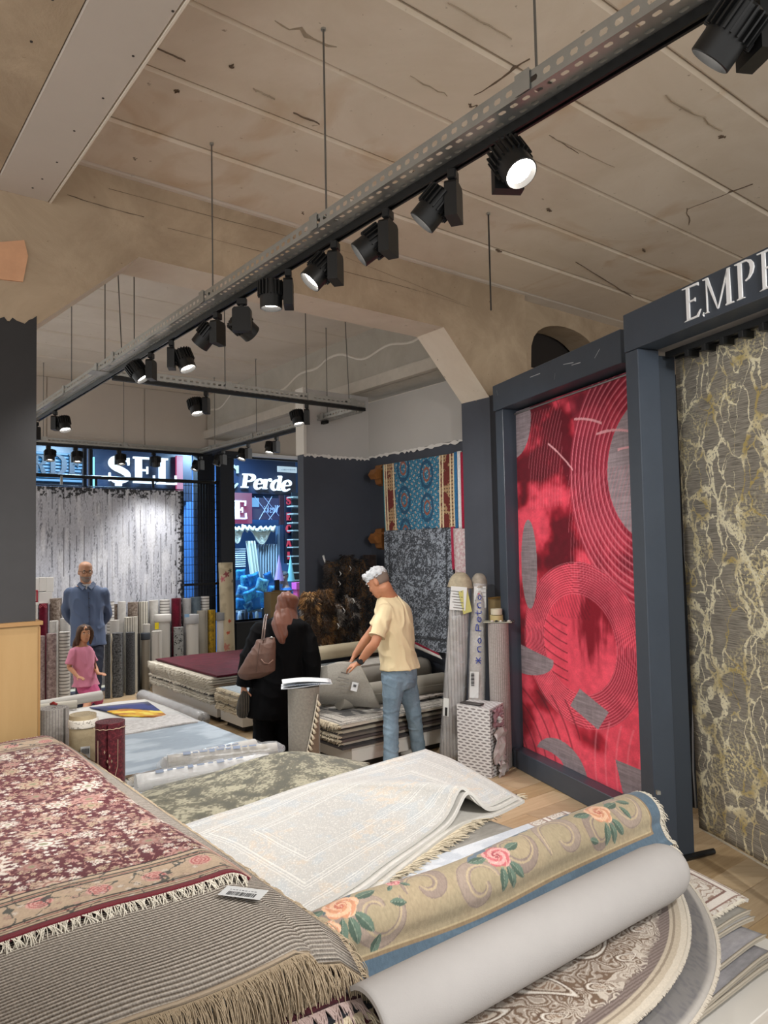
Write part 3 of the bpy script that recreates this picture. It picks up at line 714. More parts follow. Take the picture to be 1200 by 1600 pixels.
# added unseen rail behind the viewer: its spotlights brighten the near piles
fill_rail, mb_ = rail('light_rail', AB(-1.9, 2.2, ZR), AB(-.15, 2.2, ZR), 'added unseen cable tray with black lamp track behind the viewer', toff=0)
for (a, tgt, en, lb) in [(-1.6, G(1110, 1000, 1.2), 2.4, 'aimed at the gold-veined rug'), (-1.2, G(250, 1300, .8), 0.8, 'aimed at the red flowered pile'), (-.8, G(900, 900, 1.6), 1.6, 'aimed at the red swirl rug'), (-.4, G(900, 1450, .5), 1.1, 'aimed at the round rug'), (-.25, G(500, 1300, .5), 0.8, 'aimed at the cream-white rug')]:
    p = AB(a, 2.2, ztr); spotlight(p, AX, 1 if a > -1 else -1, tgt - p, 'added unseen fill spotlight behind the viewer, ' + lb, en, 60, 0)
# DISPLAY FRAMES ON THE RIGHT
CX = Vector((.339, -.941, 0)).normalized(); CN = Vector((-CX.y * -1, 0, 0)); CN = Vector((CX.y, -CX.x, 0))   # CN points to the aisle (towards -x)
if CN.x > 0: CN = -CN
P0 = Vector((1.133, 6.06, 0))
def cpt(t, out=0.0, z=0.0): return P0 + CX * t + CN * out + ZX * z
CM = frame((0, 0, 0), CX)
def cbox(mb, t0, t1, o0, o1, z0, z1, bev=.004):
    m = frame(cpt((t0 + t1) / 2, (o0 + o1) / 2, (z0 + z1) / 2), CX); mb.bbox((0, 0, 0), (t1 - t0, abs(o1 - o0), z1 - z0), bev, m)
TL, TR = -.40, 1.42
fr = thing('display_unit', cpt(.5), 'blue-grey painted frame holding the red swirl rug', 'display frame')
q = MB(); cbox(q, TL, TL + .13, -.26, .0, 0, 3.04); q.build('post', M_frame, fr)
q = MB(); cbox(q, TR - .03, TR + .08, -.26, .0, 0, 3.04); q.build('post', M_frame, fr)
q = MB(); cbox(q, TL, 1.36, -.28, .02, 3.04, 3.265); q.build('top_beam', M_frame, fr)
q = MB(); cbox(q, TL + .02, TR, -.22, .0, 0.0, .15); q.build('base_board', M_frame, fr)
q = MB(); cbox(q, TL, TR, -.29, -.26, .1, 3.04); q.build('back_board', plain('frame_back', '#2c3036', .7), fr)
q = MB(); q.cyl(cpt(TL + .13, -.12, 3.0), cpt(TR, -.12, 3.0), .008, 8); q.build('hanging_rod', plain('rod_bright', '#9a9694', .35, metal=.8), fr)
# scratches on the paint
mb = MB(); rnd = random.Random(4)
for (x, y, dx, dy) in [(880, 570, 16, -3), (893, 571, 14, -4), (828, 590, 16, -6), (866, 594, 1, -10), (776, 610, 2, 8), (929, 560, 8, -14)]:
    p = plane_hit(x, y, cpt(0, .0215), CN); r = plane_hit(x + dx, y + dy, cpt(0, .0215), CN); mb.add([p, r, r + ZX * .006, p + ZX * .004], [(0, 1, 2, 3)])
mb.build('scratch', plain('scratch_white', '#b9bdc0', .8), fr)
def red_paint(U, V, W, Hh):
    u = U / W; v = V / Hh; n1 = fbm(u * 5, v * 11, 3); n2 = fbm(u * 26, v * 60, 9); n3 = fbm(u * 70, v * 30, 21)
    base = np.zeros(u.shape + (3,), np.float32) + lin('#a5152c')
    base = mixc(base, lin('#df4a5e'), sm(n1 + (v - .35) * .25, .42, .66)); base = mixc(base, lin('#5e0a1c'), sm(1 - n1 - (v - .45) * .40, .46, .70))
    base = base * (0.72 + .56 * n2)[..., None]
    grey = np.zeros_like(base) + lin('#8d8085'); grey = grey * (0.55 + .75 * (vnoise(u * 14, v * 420, 5) * .6 + n3 * .4))[..., None]
    def lines(r, k, w=.2): f = (r * k) % 1.0; return (sm(f, 0, .05) * (1 - sm(f, w, w + .12)))
    lc = np.array(lin('#4c0a1a'), np.float32); lh = np.array(lin('#f08a98'), np.float32)
    out = base
    # wide vertical swath (top centre), darker mauve with lines
    x1 = u - (.60 + .10 * np.sin(v * 5)); sw = (np.abs(x1) < .13 - .05 * v) & (v < .45)
    out = mixc(out, lin('#7a2738'), sw * .55 * (1 - sm(v, .3, .45)))
    # big ring, top right
    dx, dy = (u - 1.05), (v - .235) * 1.75; r = np.hypot(dx, dy); ring = (r > .30) & (r < .58)
    out = mixc(out, lin('#a03045'), ring * .55); out = mixc(out, lh, ring * lines(r, 34) * .55); out = mixc(out, lc, ring * lines(r + .012, 34) * .45)
    out = np.where((r <= .30)[..., None], grey * 1.25, out)
    # centre ring
    dx, dy = (u - .50) / .46, (v - .665) / .215; th = math.radians(-8); ex = dx * math.cos(th) - dy * math.sin(th); ey = dx * math.sin(th) + dy * math.cos(th)
    r = np.hypot(ex, ey); inner = r < .98
    out = np.where(inner[..., None], mixc(np.zeros_like(out) + lin('#d23c52'), lin('#e9566a'), n1) * (.75 + .5 * n2)[..., None], out)
    stk = fbm(u * 22, v * 9, 51, 4); blot = np.exp(-(((u - .62 + .04 * (n2 - .5)) / .20) ** 2 + ((v - .615) / .13) ** 2) * 1.2) * (0.25 + 1.5 * stk); out = mixc(out, lin('#7d0a20'), sm(blot, .35, .8) * inner)
    ring = (r > .60) & (r < 1.0); out = mixc(out, lin('#a32a40'), ring * sm(n1, .42, .6) * .7); out = mixc(out, lc, ring * lines(r, 34, .16) * .7); out = mixc(out, lh, ring * lines(r + .014, 34, .2) * .45)
    dg = ex * .5 + ey * .9; chev = (r < .60) & (v < .60) & (u < .6); out = mixc(out, lc, chev * lines(np.hypot(dx - .9, dy + .9), 22, .18) * .65)
    chev2 = (r < .62) & (u < .42) & (v > .60); out = mixc(out, lc, chev2 * lines(np.hypot(dx - .1, dy + 1.4), 9, .10) * .8)
    # arcs fanning through the middle
    for (cx, cy, k, u0, u1, v0, v1) in [(.0, .10, 26, .0, .42, .0, .13), (1.9, .45, 44, .45, .95, .22, .5), (-.2, 1.05, 12, .0, .5, .82, 1.0), (-.3, .55, 22, .02, .2, .49, .56), (1.4, .95, 14, .6, 1., .84, 1.), (1.6, .3, 40, .12, .42, .02, .30)]:
        rr = np.hypot(u - cx, (v - cy) * 2.1); mk = (u > u0) & (u < u1) & (v > v0) & (v < v1); out = mixc(out, lc if cx < .5 else lh, mk * lines(rr, k, .12) * (.6 if cx < .5 else .3))
    # grey patches
    def ell(cx, cy, a, b): return ((u - cx) / a) ** 2 + ((v - cy) / b) ** 2
    P = (ell(-.02, .03, .17, .11) < 1) | (ell(.10, .46, .075, .13) < 1) | ((ell(.0, .73, .30, .055) < 1) & (v > .70 + u * .08)) | (ell(1.0, .49, .10, .045) < 1)
    P = P | ((np.abs((u - .57) + (v - .825) * 1.5) < .13) & (np.abs(v - .825 - (u - .57) * .18) < .033)) | ((ell(.33, 1.02, .22, .085) < 1) & (ell(.22, 1.0, .20, .03) > .5)) | ((np.abs(u - .86 - (v - .95) * .6) < .10) & (v > .925))
    out = np.where(P[..., None], grey, out)
    # light scratches
    for (cx, cy, s, l) in [(.62, .085, .9, .05), (.8, .13, .4, .06), (.40, .16, 2.6, .05), (.92, .18, .3, .05)]:
        d = np.abs((u - cx) * s - (v - cy) * 6 + 3 * (u - cx) ** 2); out = mixc(out, lin('#e8a9b0'), (d < .018) * (np.abs(u - cx) < l * 2) * .8)
    return out * (0.9 + .2 * vnoise(u * 300, v * 700, 2))[..., None]
zt = 3.02; zb_ = .15
S = quad_grid(cpt(TL + .125, -.13, zt), cpt(TR - .02, -.13, zt), cpt(TL + .125, -.11, zb_), cpt(TR - .02, -.11, zb_), 250, 560)
o = sheet('hanging_rug', S, .012, vcol('rug_painted'), paint=red_paint, face=CN); tag(o, 'tall red rug with swirling rings and grey patches in a frame', 'rug')
# sign unit, standing slightly forward
T0 = (Vector((1.47, 4.396, 0)) - P0).dot(CX); O0 = (Vector((1.47, 4.396, 0)) - P0).dot(CN)
sg = thing('sign_frame', cpt(T0 + .1, O0 - .1), 'blue-grey frame unit with large white serif letters on its top beam', 'display frame')
ZS0, ZS1 = 3.005, 3.235
q = MB(); cbox(q, T0, T0 + 2.6, O0 - .16, O0, ZS0, ZS1); q.build('sign_board', M_frame, sg)
q = MB(); cbox(q, T0, T0 + .115, O0 - .16, O0 - .006, 0, ZS0 - .002); q.build('post', M_frame, sg)
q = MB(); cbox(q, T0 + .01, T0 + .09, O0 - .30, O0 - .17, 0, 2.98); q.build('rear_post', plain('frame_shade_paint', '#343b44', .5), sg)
q = MB(); cbox(q, T0 - .16, T0 + 2.6, O0 - .40, O0 - .17, ZS0 + .02, ZS1 + .075); q.build('rear_fascia', M_board2, sg)
for dt, oo in ((0, -.20), (0, -.27)):
    q = MB(); cbox(q, T0 + .12, T0 + 2.6, O0 + oo - .03, O0 + oo, ZS0 - .05, ZS0 - .012, .002); q.build('slide_track', M_black, sg)
for i in range(12):
    q = MB(); cbox(q, T0 + .3 + i * .13, T0 + .33 + i * .13, O0 - .26, O0 - .18, ZS0 - .09, ZS0 - .05, .002); q.build('track_hanger', M_black, sg)
q = MB(); cbox(q, T0 + .3, T0 + 2.6, O0 - .66, O0 - .62, 0, 3.0); q.build('back_board', plain('shade_backing', '#1d1f22', .8), sg)  # dark sheet added as the shade under and behind the gold rug
q = MB(); a_ = G(1050, 1345, .02); b_ = G(1115, 1330, .02); q.cyl(a_, b_, .018, 8); q.build('foot_bar', M_black, sg)
q = MB(); c = plane_hit(1037, 1238, cpt(0, O0), CN); q.box((c.x - .03, c.y, c.z), (.02, .02, .02)); q.build('latch', M_galv, sg)
# big serif letters
GL = {
 'E': ([[(0, .97), (.16, .965), (.16, .03), (.04, .0), (.30, .0), (.28, .05), (.28, .95), (.28, 1.0), (0, 1.0)], [(.28, .95), (.60, .935), (.66, .90), (.66, 1.0), (.28, 1.0)], [(.28, .52), (.46, .52), (.52, .48), (.52, .60), (.46, .565), (.28, .565)], [(.28, 0), (.62, .0), (.72, .20), (.68, .18), (.56, .055), (.28, .05)]], .72),
 'M': ([[(0, .97), (.12, .95), (.52, .02), (.54, 0), (.56, .02), (.20, 1.0), (0, 1.0)], [(.12, .95), (.155, .88), (.155, .03), (.20, .02), (.20, 0), (.05, 0), (.05, .02), (.12, .03)], [(.54, 0), (.94, 1.0), (1.04, 1.0), (1.04, .985), (.99, .96), (.57, .02)], [(.89, .88), (1.02, .97), (1.04, .05), (1.14, .03), (1.14, 0), (.84, 0), (.84, .03), (.89, .05)]], 1.15),
 'P': ([[(0, .97), (.12, .95), (.12, .04), (.04, .02), (.04, 0), (.34, 0), (.34, .02), (.26, .04), (.26, .96), (.26, 1.0), (0, 1.0)], [(.26, 1.0), (.45, 1.0), (.62, .95), (.72, .84), (.74, .72), (.68, .58), (.55, .47), (.40, .43), (.40, .46), (.50, .50), (.57, .60), (.60, .73), (.57, .86), (.48, .945), (.40, .96), (.26, .96)]], .75),
 ',': ([[(0, 0), (.05, .06), (.08, .06), (.05, -.05)]], .1)}
def letter(ch, t0, z0, w, h, mat, parent, depth=.008, M=None, name='letter'):
    polys, gw = GL[ch]; q = MB()
    for pg in polys:
        n = len(pg); f = [cpt(t0 + p[0] / gw * w, O0 + depth, z0 + p[1] * h) for p in pg]; bk = [cpt(t0 + p[0] / gw * w, O0 + .0005, z0 + p[1] * h) for p in pg]
        q.add(f + bk, [tuple(range(n))] + [((i + 1) % n, i, n + i, n + (i + 1) % n) for i in range(n)])
    return q.build(name, mat, parent)
Mlet = plain('letter_white', '#eef0f2', .4)
def tpx(px, y): return (plane_hit(px, y, cpt(0, O0), CN) - P0).dot(CX)
z0 = ZS0 + .032
for ch, x0, x1, y in (('E', 1068, 1096, 480), (',', 1099, 1102, 488), ('M', 1100, 1148, 460), ('P', 1150, 1181, 440), ('E', 1185, 1218, 420)):
    letter(ch, tpx(x0, y), z0, tpx(x1, y) - tpx(x0, y), .183, Mlet, sg)
# gold veined rug
def gold_mat():
    m, nt, b = newmat('gold_vein_rug'); L = nt.links.new; uv = N(nt, 'ShaderNodeTexCoord')
    def noise(sc, det=6, st=(1, 1, 1), dist=0):
        mp = N(nt, 'ShaderNodeMapping'); mp.inputs['Scale'].default_value = st; L(uv.outputs['UV'], mp.inputs['Vector'])
        z = N(nt, 'ShaderNodeTexNoise'); z.inputs['Scale'].default_value = sc; z.inputs['Detail'].default_value = det; z.inputs['Distortion'].default_value = dist; L(mp.outputs[0], z.inputs['Vector']); return z
    def ramp(src, p0, c0, p1, c1):
        r = N(nt, 'ShaderNodeValToRGB'); r.color_ramp.elements[0].position = p0; r.color_ramp.elements[0].color = (*c0, 1); r.color_ramp.elements[1].position = p1; r.color_ramp.elements[1].color = (*c1, 1); L(src, r.inputs[0]); return r
    base = ramp(noise(9, 8, (1, 22, 1)).outputs['Fac'], .30, lin('#625e57'), .66, lin('#aba598'))
    nz = noise(3.2, 5)
    ad = N(nt, 'ShaderNodeMixRGB'); ad.blend_type = 'LINEAR_LIGHT'; ad.inputs[0].default_value = .16; L(uv.outputs['UV'], ad.inputs[1]); L(nz.outputs['Color'], ad.inputs[2])
    out = base.outputs[0]
    for sc, w, rot in ((3.0, .035, 0), (6.5, .022, .4)):
        mp = N(nt, 'ShaderNodeMapping'); mp.inputs['Scale'].default_value = (1.35, .62, 1); mp.inputs['Rotation'].default_value = (0, 0, .25 + rot); L(ad.outputs[0], mp.inputs['Vector'])
        vo = N(nt, 'ShaderNodeTexVoronoi'); vo.feature = 'DISTANCE_TO_EDGE'; vo.inputs['Scale'].default_value = sc; L(mp.outputs[0], vo.inputs['Vector'])
        nn = noise(5, 4); mu = N(nt, 'ShaderNodeMath', operation='MULTIPLY_ADD'); L(nn.outputs['Fac'], mu.inputs[0]); mu.inputs[1].default_value = -.16; L(vo.outputs['Distance'], mu.inputs[2]); mu2 = N(nt, 'ShaderNodeMath', operation='ADD'); L(mu.outputs[0], mu2.inputs[0]); mu2.inputs[1].default_value = .5; mu = mu2
        fac = ramp(mu.outputs[0], .440 + w * .1, (1, 1, 1), .446 + w * .45, (0, 0, 0))
        br = noise(60, 3); ff = N(nt, 'ShaderNodeMath', operation='MULTIPLY'); r2 = ramp(br.outputs['Fac'], .36, (0, 0, 0), .46, (1, 1, 1)); L(fac.outputs[0], ff.inputs[0]); L(r2.outputs[0], ff.inputs[1])
        gc = ramp(noise(4, 3).outputs['Fac'], .38, lin('#b8a468'), .52, lin('#f2ebcc'))
        mx = N(nt, 'ShaderNodeMixRGB'); L(ff.outputs[0], mx.inputs[0]); L(out, mx.inputs[1]); L(gc.outputs[0], mx.inputs[2]); out = mx.outputs[0]
    # splatter clouds
    a = ramp(noise(2.4, 4).outputs['Fac'], .50, (0, 0, 0), .64, (1, 1, 1)); c = ramp(noise(55, 5).outputs['Fac'], .51, (0, 0, 0), .55, (1, 1, 1)); mm = N(nt, 'ShaderNodeMath', operation='MULTIPLY'); L(a.outputs[0], mm.inputs[0]); L(c.outputs[0], mm.inputs[1])
    mx = N(nt, 'ShaderNodeMixRGB'); L(mm.outputs[0], mx.inputs[0]); L(out, mx.inputs[1]); mx.inputs[2].default_value = (*lin('#ded2a4'), 1)
    # yellow olive band near the top
    L(mx.outputs[0], b.inputs['Base Color']); b.inputs['Roughness'].default_value = .8; b.inputs['Specular IOR Level'].default_value = .3
    bp = N(nt, 'ShaderNodeBump'); bp.inputs['Strength'].default_value = .35; bp.inputs['Distance'].default_value = .006; L(mm.outputs[0], bp.inputs['Height']); L(bp.outputs[0], b.inputs['Normal'])
    return m
Mbind = plain('rug_binding', '#cfc8b8', .9)
def hung(name, tl, tr, bl, br, mat, label, th=.012, wave=.012, nu=24, nv=50, paint=None, face=None, edge=None, seed=1, cat='rug', group=None):
    S = quad_grid(tl, tr, bl, br, nu, nv); f = Vector(face or (0, -1, 0)); v = np.linspace(0, 1, nv)[:, None]; u = np.linspace(0, 1, nu)[None, :]
    w = wave * v * np.sin(u * 7 + seed + v * 2) + wave * .5 * v * np.sin(u * 15 + 2 * seed)
    S = S + w[..., None] * np.array(tuple(f))[None, None]
    o = sheet(name, S, th, mat, paint=paint, face=f, edge_mat=edge); return tag(o, label, cat, group)
g0 = Vector((1.83, 4.44, 0)); gd = Vector((.14, -.66, 0)).normalized(); gn = Vector((gd.y, -gd.x, 0)); gn = -gn if gn.x > 0 else gn
o = hung('hanging_rug', g0 + ZX * 2.985 - gd * .06, g0 + gd * 1.9 + ZX * 2.985, g0 + ZX * .17, g0 + gd * 1.9 + ZX * .17, gold_mat(), 'grey hanging rug with gold cracked veins under the white letters', face=gn, edge=Mbind, wave=.01, nu=40, nv=70)
pts = [g0 + gd * (1.9 * i / 30) + ZX * (.172) for i in range(31)]; f_ = fringe('hem_fringe', pts, [-ZX] * 31, plain('fringe_white', '#d8d2c4', .95), o, L=.012, n=500, r=.0022, seg=2, droop=1, jit=.1)
q = MB(); q.cyl(g0 - gd * .1 + ZX * 2.99, g0 + gd * 1.9 + ZX * 2.99, .012, 8); q.build('clamp_bar', plain('rod_bright', '#9a9694', .35, metal=.8), o)
# other rugs of the rack seen edge-on between post and gold rug
Mgrey_h = rugmat('dark_grey_pile', '#3e4043', '#5b5c5f', 12, .2); Mblack_h = rugmat('black_pile', '#17181a', '#2a2b2d', 12, .2); Mbei_h = rugmat('taupe_pile', '#5d554d', '#796f64', 10, .2)
for (x0, x1, yt, yb, Y0, Y1, mt, lab, z1, z0) in [
        (1013, 1028, 0, 0, 4.95, 4.80, Mbei_h, 'taupe rug edge hanging right behind the sign post', 2.93, .55),
        (1026, 1056, 0, 0, 4.85, 4.60, Mgrey_h, 'dark grey rug with pale bound edge hanging between post and gold-veined rug', 2.90, .30),
        (1050, 1074, 0, 0, 4.66, 4.50, Mblack_h, 'black rug edge hanging directly left of the gold-veined rug', 2.90, .26)]:
    a = PY(x0, 900, Y0); b = PY(x1, 900, Y1); n = Vector((-(b - a).y, (b - a).x, 0)).normalized(); n = -n if n.y > 0 else n
    aT, bT, aB, bB = [Vector((p.x, p.y, z)) for p, z in ((a, z1), (b, z1), (a, z0), (b, z0))]
    o = hung('hanging_rug', aT, bT, aB, bB, mt, lab, face=n, wave=.02, th=.01, nu=12, nv=40, seed=x0)
    q = MB(); q.tube([bT.lerp(bB, i / 12) + Vector((.012 * math.sin(i), 0, 0)) for i in range(13)], .005, 6); q.build('bound_edge', plain('bound_edge_grey', '#8f8f90', .8), o, smooth=True)

# RUGS HUNG ON THE RIGHT WALL
def teal_paint(U, V, W, Hh):
    n = fbm(U * 9, V * 9, 3); u = U / W
    c = np.zeros(U.shape + (3,), np.float32) + lin('#3e7f9c'); k = .055
    cx = np.abs(((U + .02 * np.sin(V * 40)) / k) % 1 - .5); cy = np.abs((V / k + np.floor(U / k) * .5) % 1 - .5); d = np.hypot(cx, cy)
    c = mixc(c, lin('#1f4a6c'), (np.abs(d - .36) < .07)); c = mixc(c, lin('#c98a5a'), (d < .13)); c = mixc(c, lin('#9fc3cf'), (np.abs(d - .22) < .035))
    big = np.hypot((U - W * .30) / .09, ((V + .1) % .34 - .17) / .13); c = mixc(c, lin('#27506e'), np.abs(big - 1) < .16); c = mixc(c, lin('#8c5648'), (np.abs(big - .5) < .1))
    big = np.hypot((U - W * .62) / .09, (V % .34 - .17) / .13); c = mixc(c, lin('#27506e'), np.abs(big - 1) < .16); c = mixc(c, lin('#8c5648'), (np.abs(big - .5) < .1))
    bd = (u < .17) | (u > .80); c = mixc(c, lin('#a98a68'), bd * 1.0); f = ((U * 28) % 1 - .5) ** 2 + ((V * 28) % 1 - .5) ** 2; c = mixc(c, lin('#4a3226'), bd * (f < .06)); c = mixc(c, lin('#6b2f2a'), bd * (n > .55))
    for e in (.02, .055, .155, .80, .835, .93, .97): c = mixc(c, lin('#d8c9a8'), np.abs(u - e) < .008)
    c = mixc(c, lin('#2a7f93'), (u > .975) | (u < .012)); return c * (.75 + .5 * vnoise(U * 160, V * 160, 6))[..., None]
def charcoal_paint(U, V, W, Hh):
    u = U / W - .5; v = V / Hh; n = fbm(U * 18, V * 18, 31, 5); n2 = vnoise(U * 120, V * 120, 4)
    c = np.zeros(U.shape + (3,), np.float32) + lin('#3f434a'); c = mixc(c, lin('#9ba3ae'), sm(n * .5 + n2 * .5, .46, .60))
    r = np.hypot(u / .34, (v - .28) / .24); k = (r * 5) % 1; c = mixc(c, lin('#24262a'), (r < 1) * (k < .34) * sm(n2, .35, .6) * sm(n, .35, .55) * .8)
    c = mixc(c, lin('#24262a'), (np.abs(np.abs(u) - .42) < .012) * .7); c = mixc(c, lin('#2a2c30'), (np.abs(v - .90) < .012) * .7)
    m = ((np.floor(U * 60) + np.floor(V * 60)) % 3 == 0) & (v > .6); c = mixc(c, lin('#26282c'), m * sm(n, .4, .6) * .6); return c
bw = 4.97
def hang_wall(x0, x1, yt0, yt1, yb0, yb1, paint, mat, label, nu, nv, off=0.0, th=.012):
    b = bw - off; tl, tr, bl, br = PB(x0, yt0, b), PB(x1, yt1, b), PB(x0, yb0, b), PB(x1, yb1, b); zt = (tl.z + tr.z) / 2; zb = (bl.z + br.z) / 2
    bl, br = PB(x0 + 4, yb0, b), PB(x1 + 2, yb1, b)
    for p in (tl, tr): p.z = zt
    for p in (bl, br): p.z = zb
    return hung('wall_rug', tl, tr, bl, br, mat, label, face=-BX, wave=.008, nu=nu, nv=nv, paint=paint, th=th, cat='rug')
hang_wall(598, 712, 727, 707, 828, 825, teal_paint, vcol('rug_painted'), 'blue Persian patterned rug with tan borders hung high on the slate wall', 190, 170)
hang_wall(600, 707, 829, 825, 1010, 1018, charcoal_paint, vcol('rug_painted'), 'charcoal and grey distressed medallion rug hung below the blue one', 170, 260)
for (x0, x1, y0, y1, c, c2, lab, of) in [(709, 714, 706, 826, '#2b5f8a', '#3a79a8', 'narrow blue folded rug edge beside the blue patterned rug', .02), (714, 720, 705, 826, '#c9c9cc', '#e2e2e4', 'narrow white folded rug edge between the blue and red ones', .03), (719, 726, 704, 826, '#8e1a34', '#a82844', 'narrow red folded rug edge high by the column', .04), (725, 733, 703, 826, '#b9b2b0', '#8c6a70', 'pale patterned rug edge high up against the column', .05),
                                (704, 709, 823, 890, '#9c2440', '#b23a55', 'thin red rug edge beside the white flowered rug', .02), (708, 736, 823, 900, '#d8d4d2', '#b88a90', 'white rug with small pink flowers hung low by the column', .03)]:
    hang_wall(x0, x1, y0 + (4 if x1 > 720 else 0), y0, y1, y1, None, rugmat('strip_' + c[1:], c, c2, 30, .12), lab, 6, 20, off=of)
for y in (728, 828):
    t = thing('wall_hanger', PB(590, y + 14, 5.0), ('upper' if y < 800 else 'lower') + ' orange-brown wooden rug hanger bracket on the slate wall', 'hanger')
    zc = PB(590, y + 14, 4.98).z; a0 = ab(PB(583, y, 4.98))[0]; a1 = ab(PB(600, y, 4.98))[0]; Mw = plain('varnished_wood', '#8a5a30', .4, var=.25, vscale=20)
    q = MB(); prof = [(0, -.12), (.05, -.10), (.07, -.04), (.12, -.05), (.16, 0), (.12, .06), (.07, .05), (.05, .11), (0, .12)]
    m = frame(AB((a0 + a1) / 2 + .03, 5.055, zc), -BX); q.add([(p[0], -.055, p[1]) for p in prof] + [(p[0], .055, p[1]) for p in prof], [tuple(range(9)), tuple(range(17, 8, -1))] + [((i + 1) % 9, i, 9 + i, 9 + (i + 1) % 9) for i in range(9)], m=m)
    q.build('block', Mw, t); q = MB(); q.cyl(AB(a0, bw + .03, zc + .06), AB(5.1, bw + .03, zc + .06), .014, 8); q.build('pole', Mw, t)
# PLATFORMS
def platform(a0, a1, b0, b1, h, label, inset=.06):
    t = thing('display_platform', AB((a0 + a1) / 2, (b0 + b1) / 2, 0), label, 'platform'); ca, cb_, la, lb = (a0 + a1) / 2, (b0 + b1) / 2, a1 - a0, b1 - b0
    q = MB(); q.bbox((cb_, ca, h - .012), (lb, la, .024), .003, ABM); q.build('top_board', M_white, t)
    pz = min(.06, h * .3)
    q = MB(); q.bbox((cb_, ca, (h - .025 + pz) / 2), (lb - .012, la - .012, h - .025 - pz), .003, ABM); q.build('body', M_white, t)
    q = MB(); q.box((cb_, ca, pz / 2 + .0005), (lb - 2 * inset, la - 2 * inset, pz), ABM); q.build('plinth', plain('plinth_dark', '#2a2725', .8), t)
    return t
platform(1.22, 4.98, 1.16, 2.98, .30, 'low white platform under the white, floral and round rugs in the centre foreground')
platform(1.75, 4.45, -.75, 1.08, .45, 'low white platform under the big red rug pile at the left')
platform(5.08, 7.75, 1.72, 2.80, .22, 'low white platform under the pale blue carpet')
platform(5.12, 6.12, 3.62, 4.86, .19, 'white platform under the pile the man in jeans sorts')
platform(7.5, 9.4, 3.52, 4.8, .20, 'far white platform under the dark red carpet pile')
platform(6.9, 7.42, 3.52, 4.3, .20, 'small white platform behind the woman with the striped bag')

# helper: flat or folded rug layer as a rounded slab
def layer(a0, a1, b0, b1, z, th, mat, label, rot=0.0, wav=.006, seed=1, nu=30, nv=30, name='rug', group=None, paint=None, droop=.0, edge=None, cat='rug', bendfn=None):
    """rug lying flat, top at z. rows run along a (v), columns along b (u)"""
    ca, cb_ = (a0 + a1) / 2, (b0 + b1) / 2; u = np.linspace(b0, b1, nu)[None, :]; v = np.linspace(a0, a1, nv)[:, None]
    uu, vv = np.broadcast_arrays(u, v); du, dv = uu - cb_, vv - ca; c, s = math.cos(rot), math.sin(rot)
    B_ = cb_ + du * c - dv * s; A_ = ca + du * s + dv * c
    zz = z + wav * (fbm(B_ * 3 + seed * 3.7, A_ * 3 + 9, seed, 3) - .5) * 2
    if droop:
        e = np.minimum(np.minimum(uu - b0, b1 - uu), np.minimum(vv - a0, a1 - vv)); zz = zz - droop * np.clip(1 - e / .10, 0, 1) ** 2
    if bendfn is not None: zz = zz + bendfn(A_, B_)
    S = A_[..., None] * np.array(tuple(AX)) + B_[..., None] * np.array(tuple(BX)); S[..., 2] = zz
    o = sheet(name, S, th, mat, paint=paint, edge_mat=edge); return tag(o, label, cat, group)
ORD = ['topmost', 'second', 'third', 'fourth', 'fifth', 'sixth', 'seventh', 'eighth', 'ninth', 'tenth', 'eleventh', 'twelfth', 'thirteenth', 'fourteenth', 'fifteenth', 'sixteenth', 'seventeenth', 'eighteenth']
F_cream = plain('fringe_cream', '#c9bda6', .95); F_tan = plain('fringe_tan', '#a3937c', .95); F_white = plain('fringe_white', '#d8d2c4', .95); F_pink = plain('fringe_mauve', '#a89590', .95)

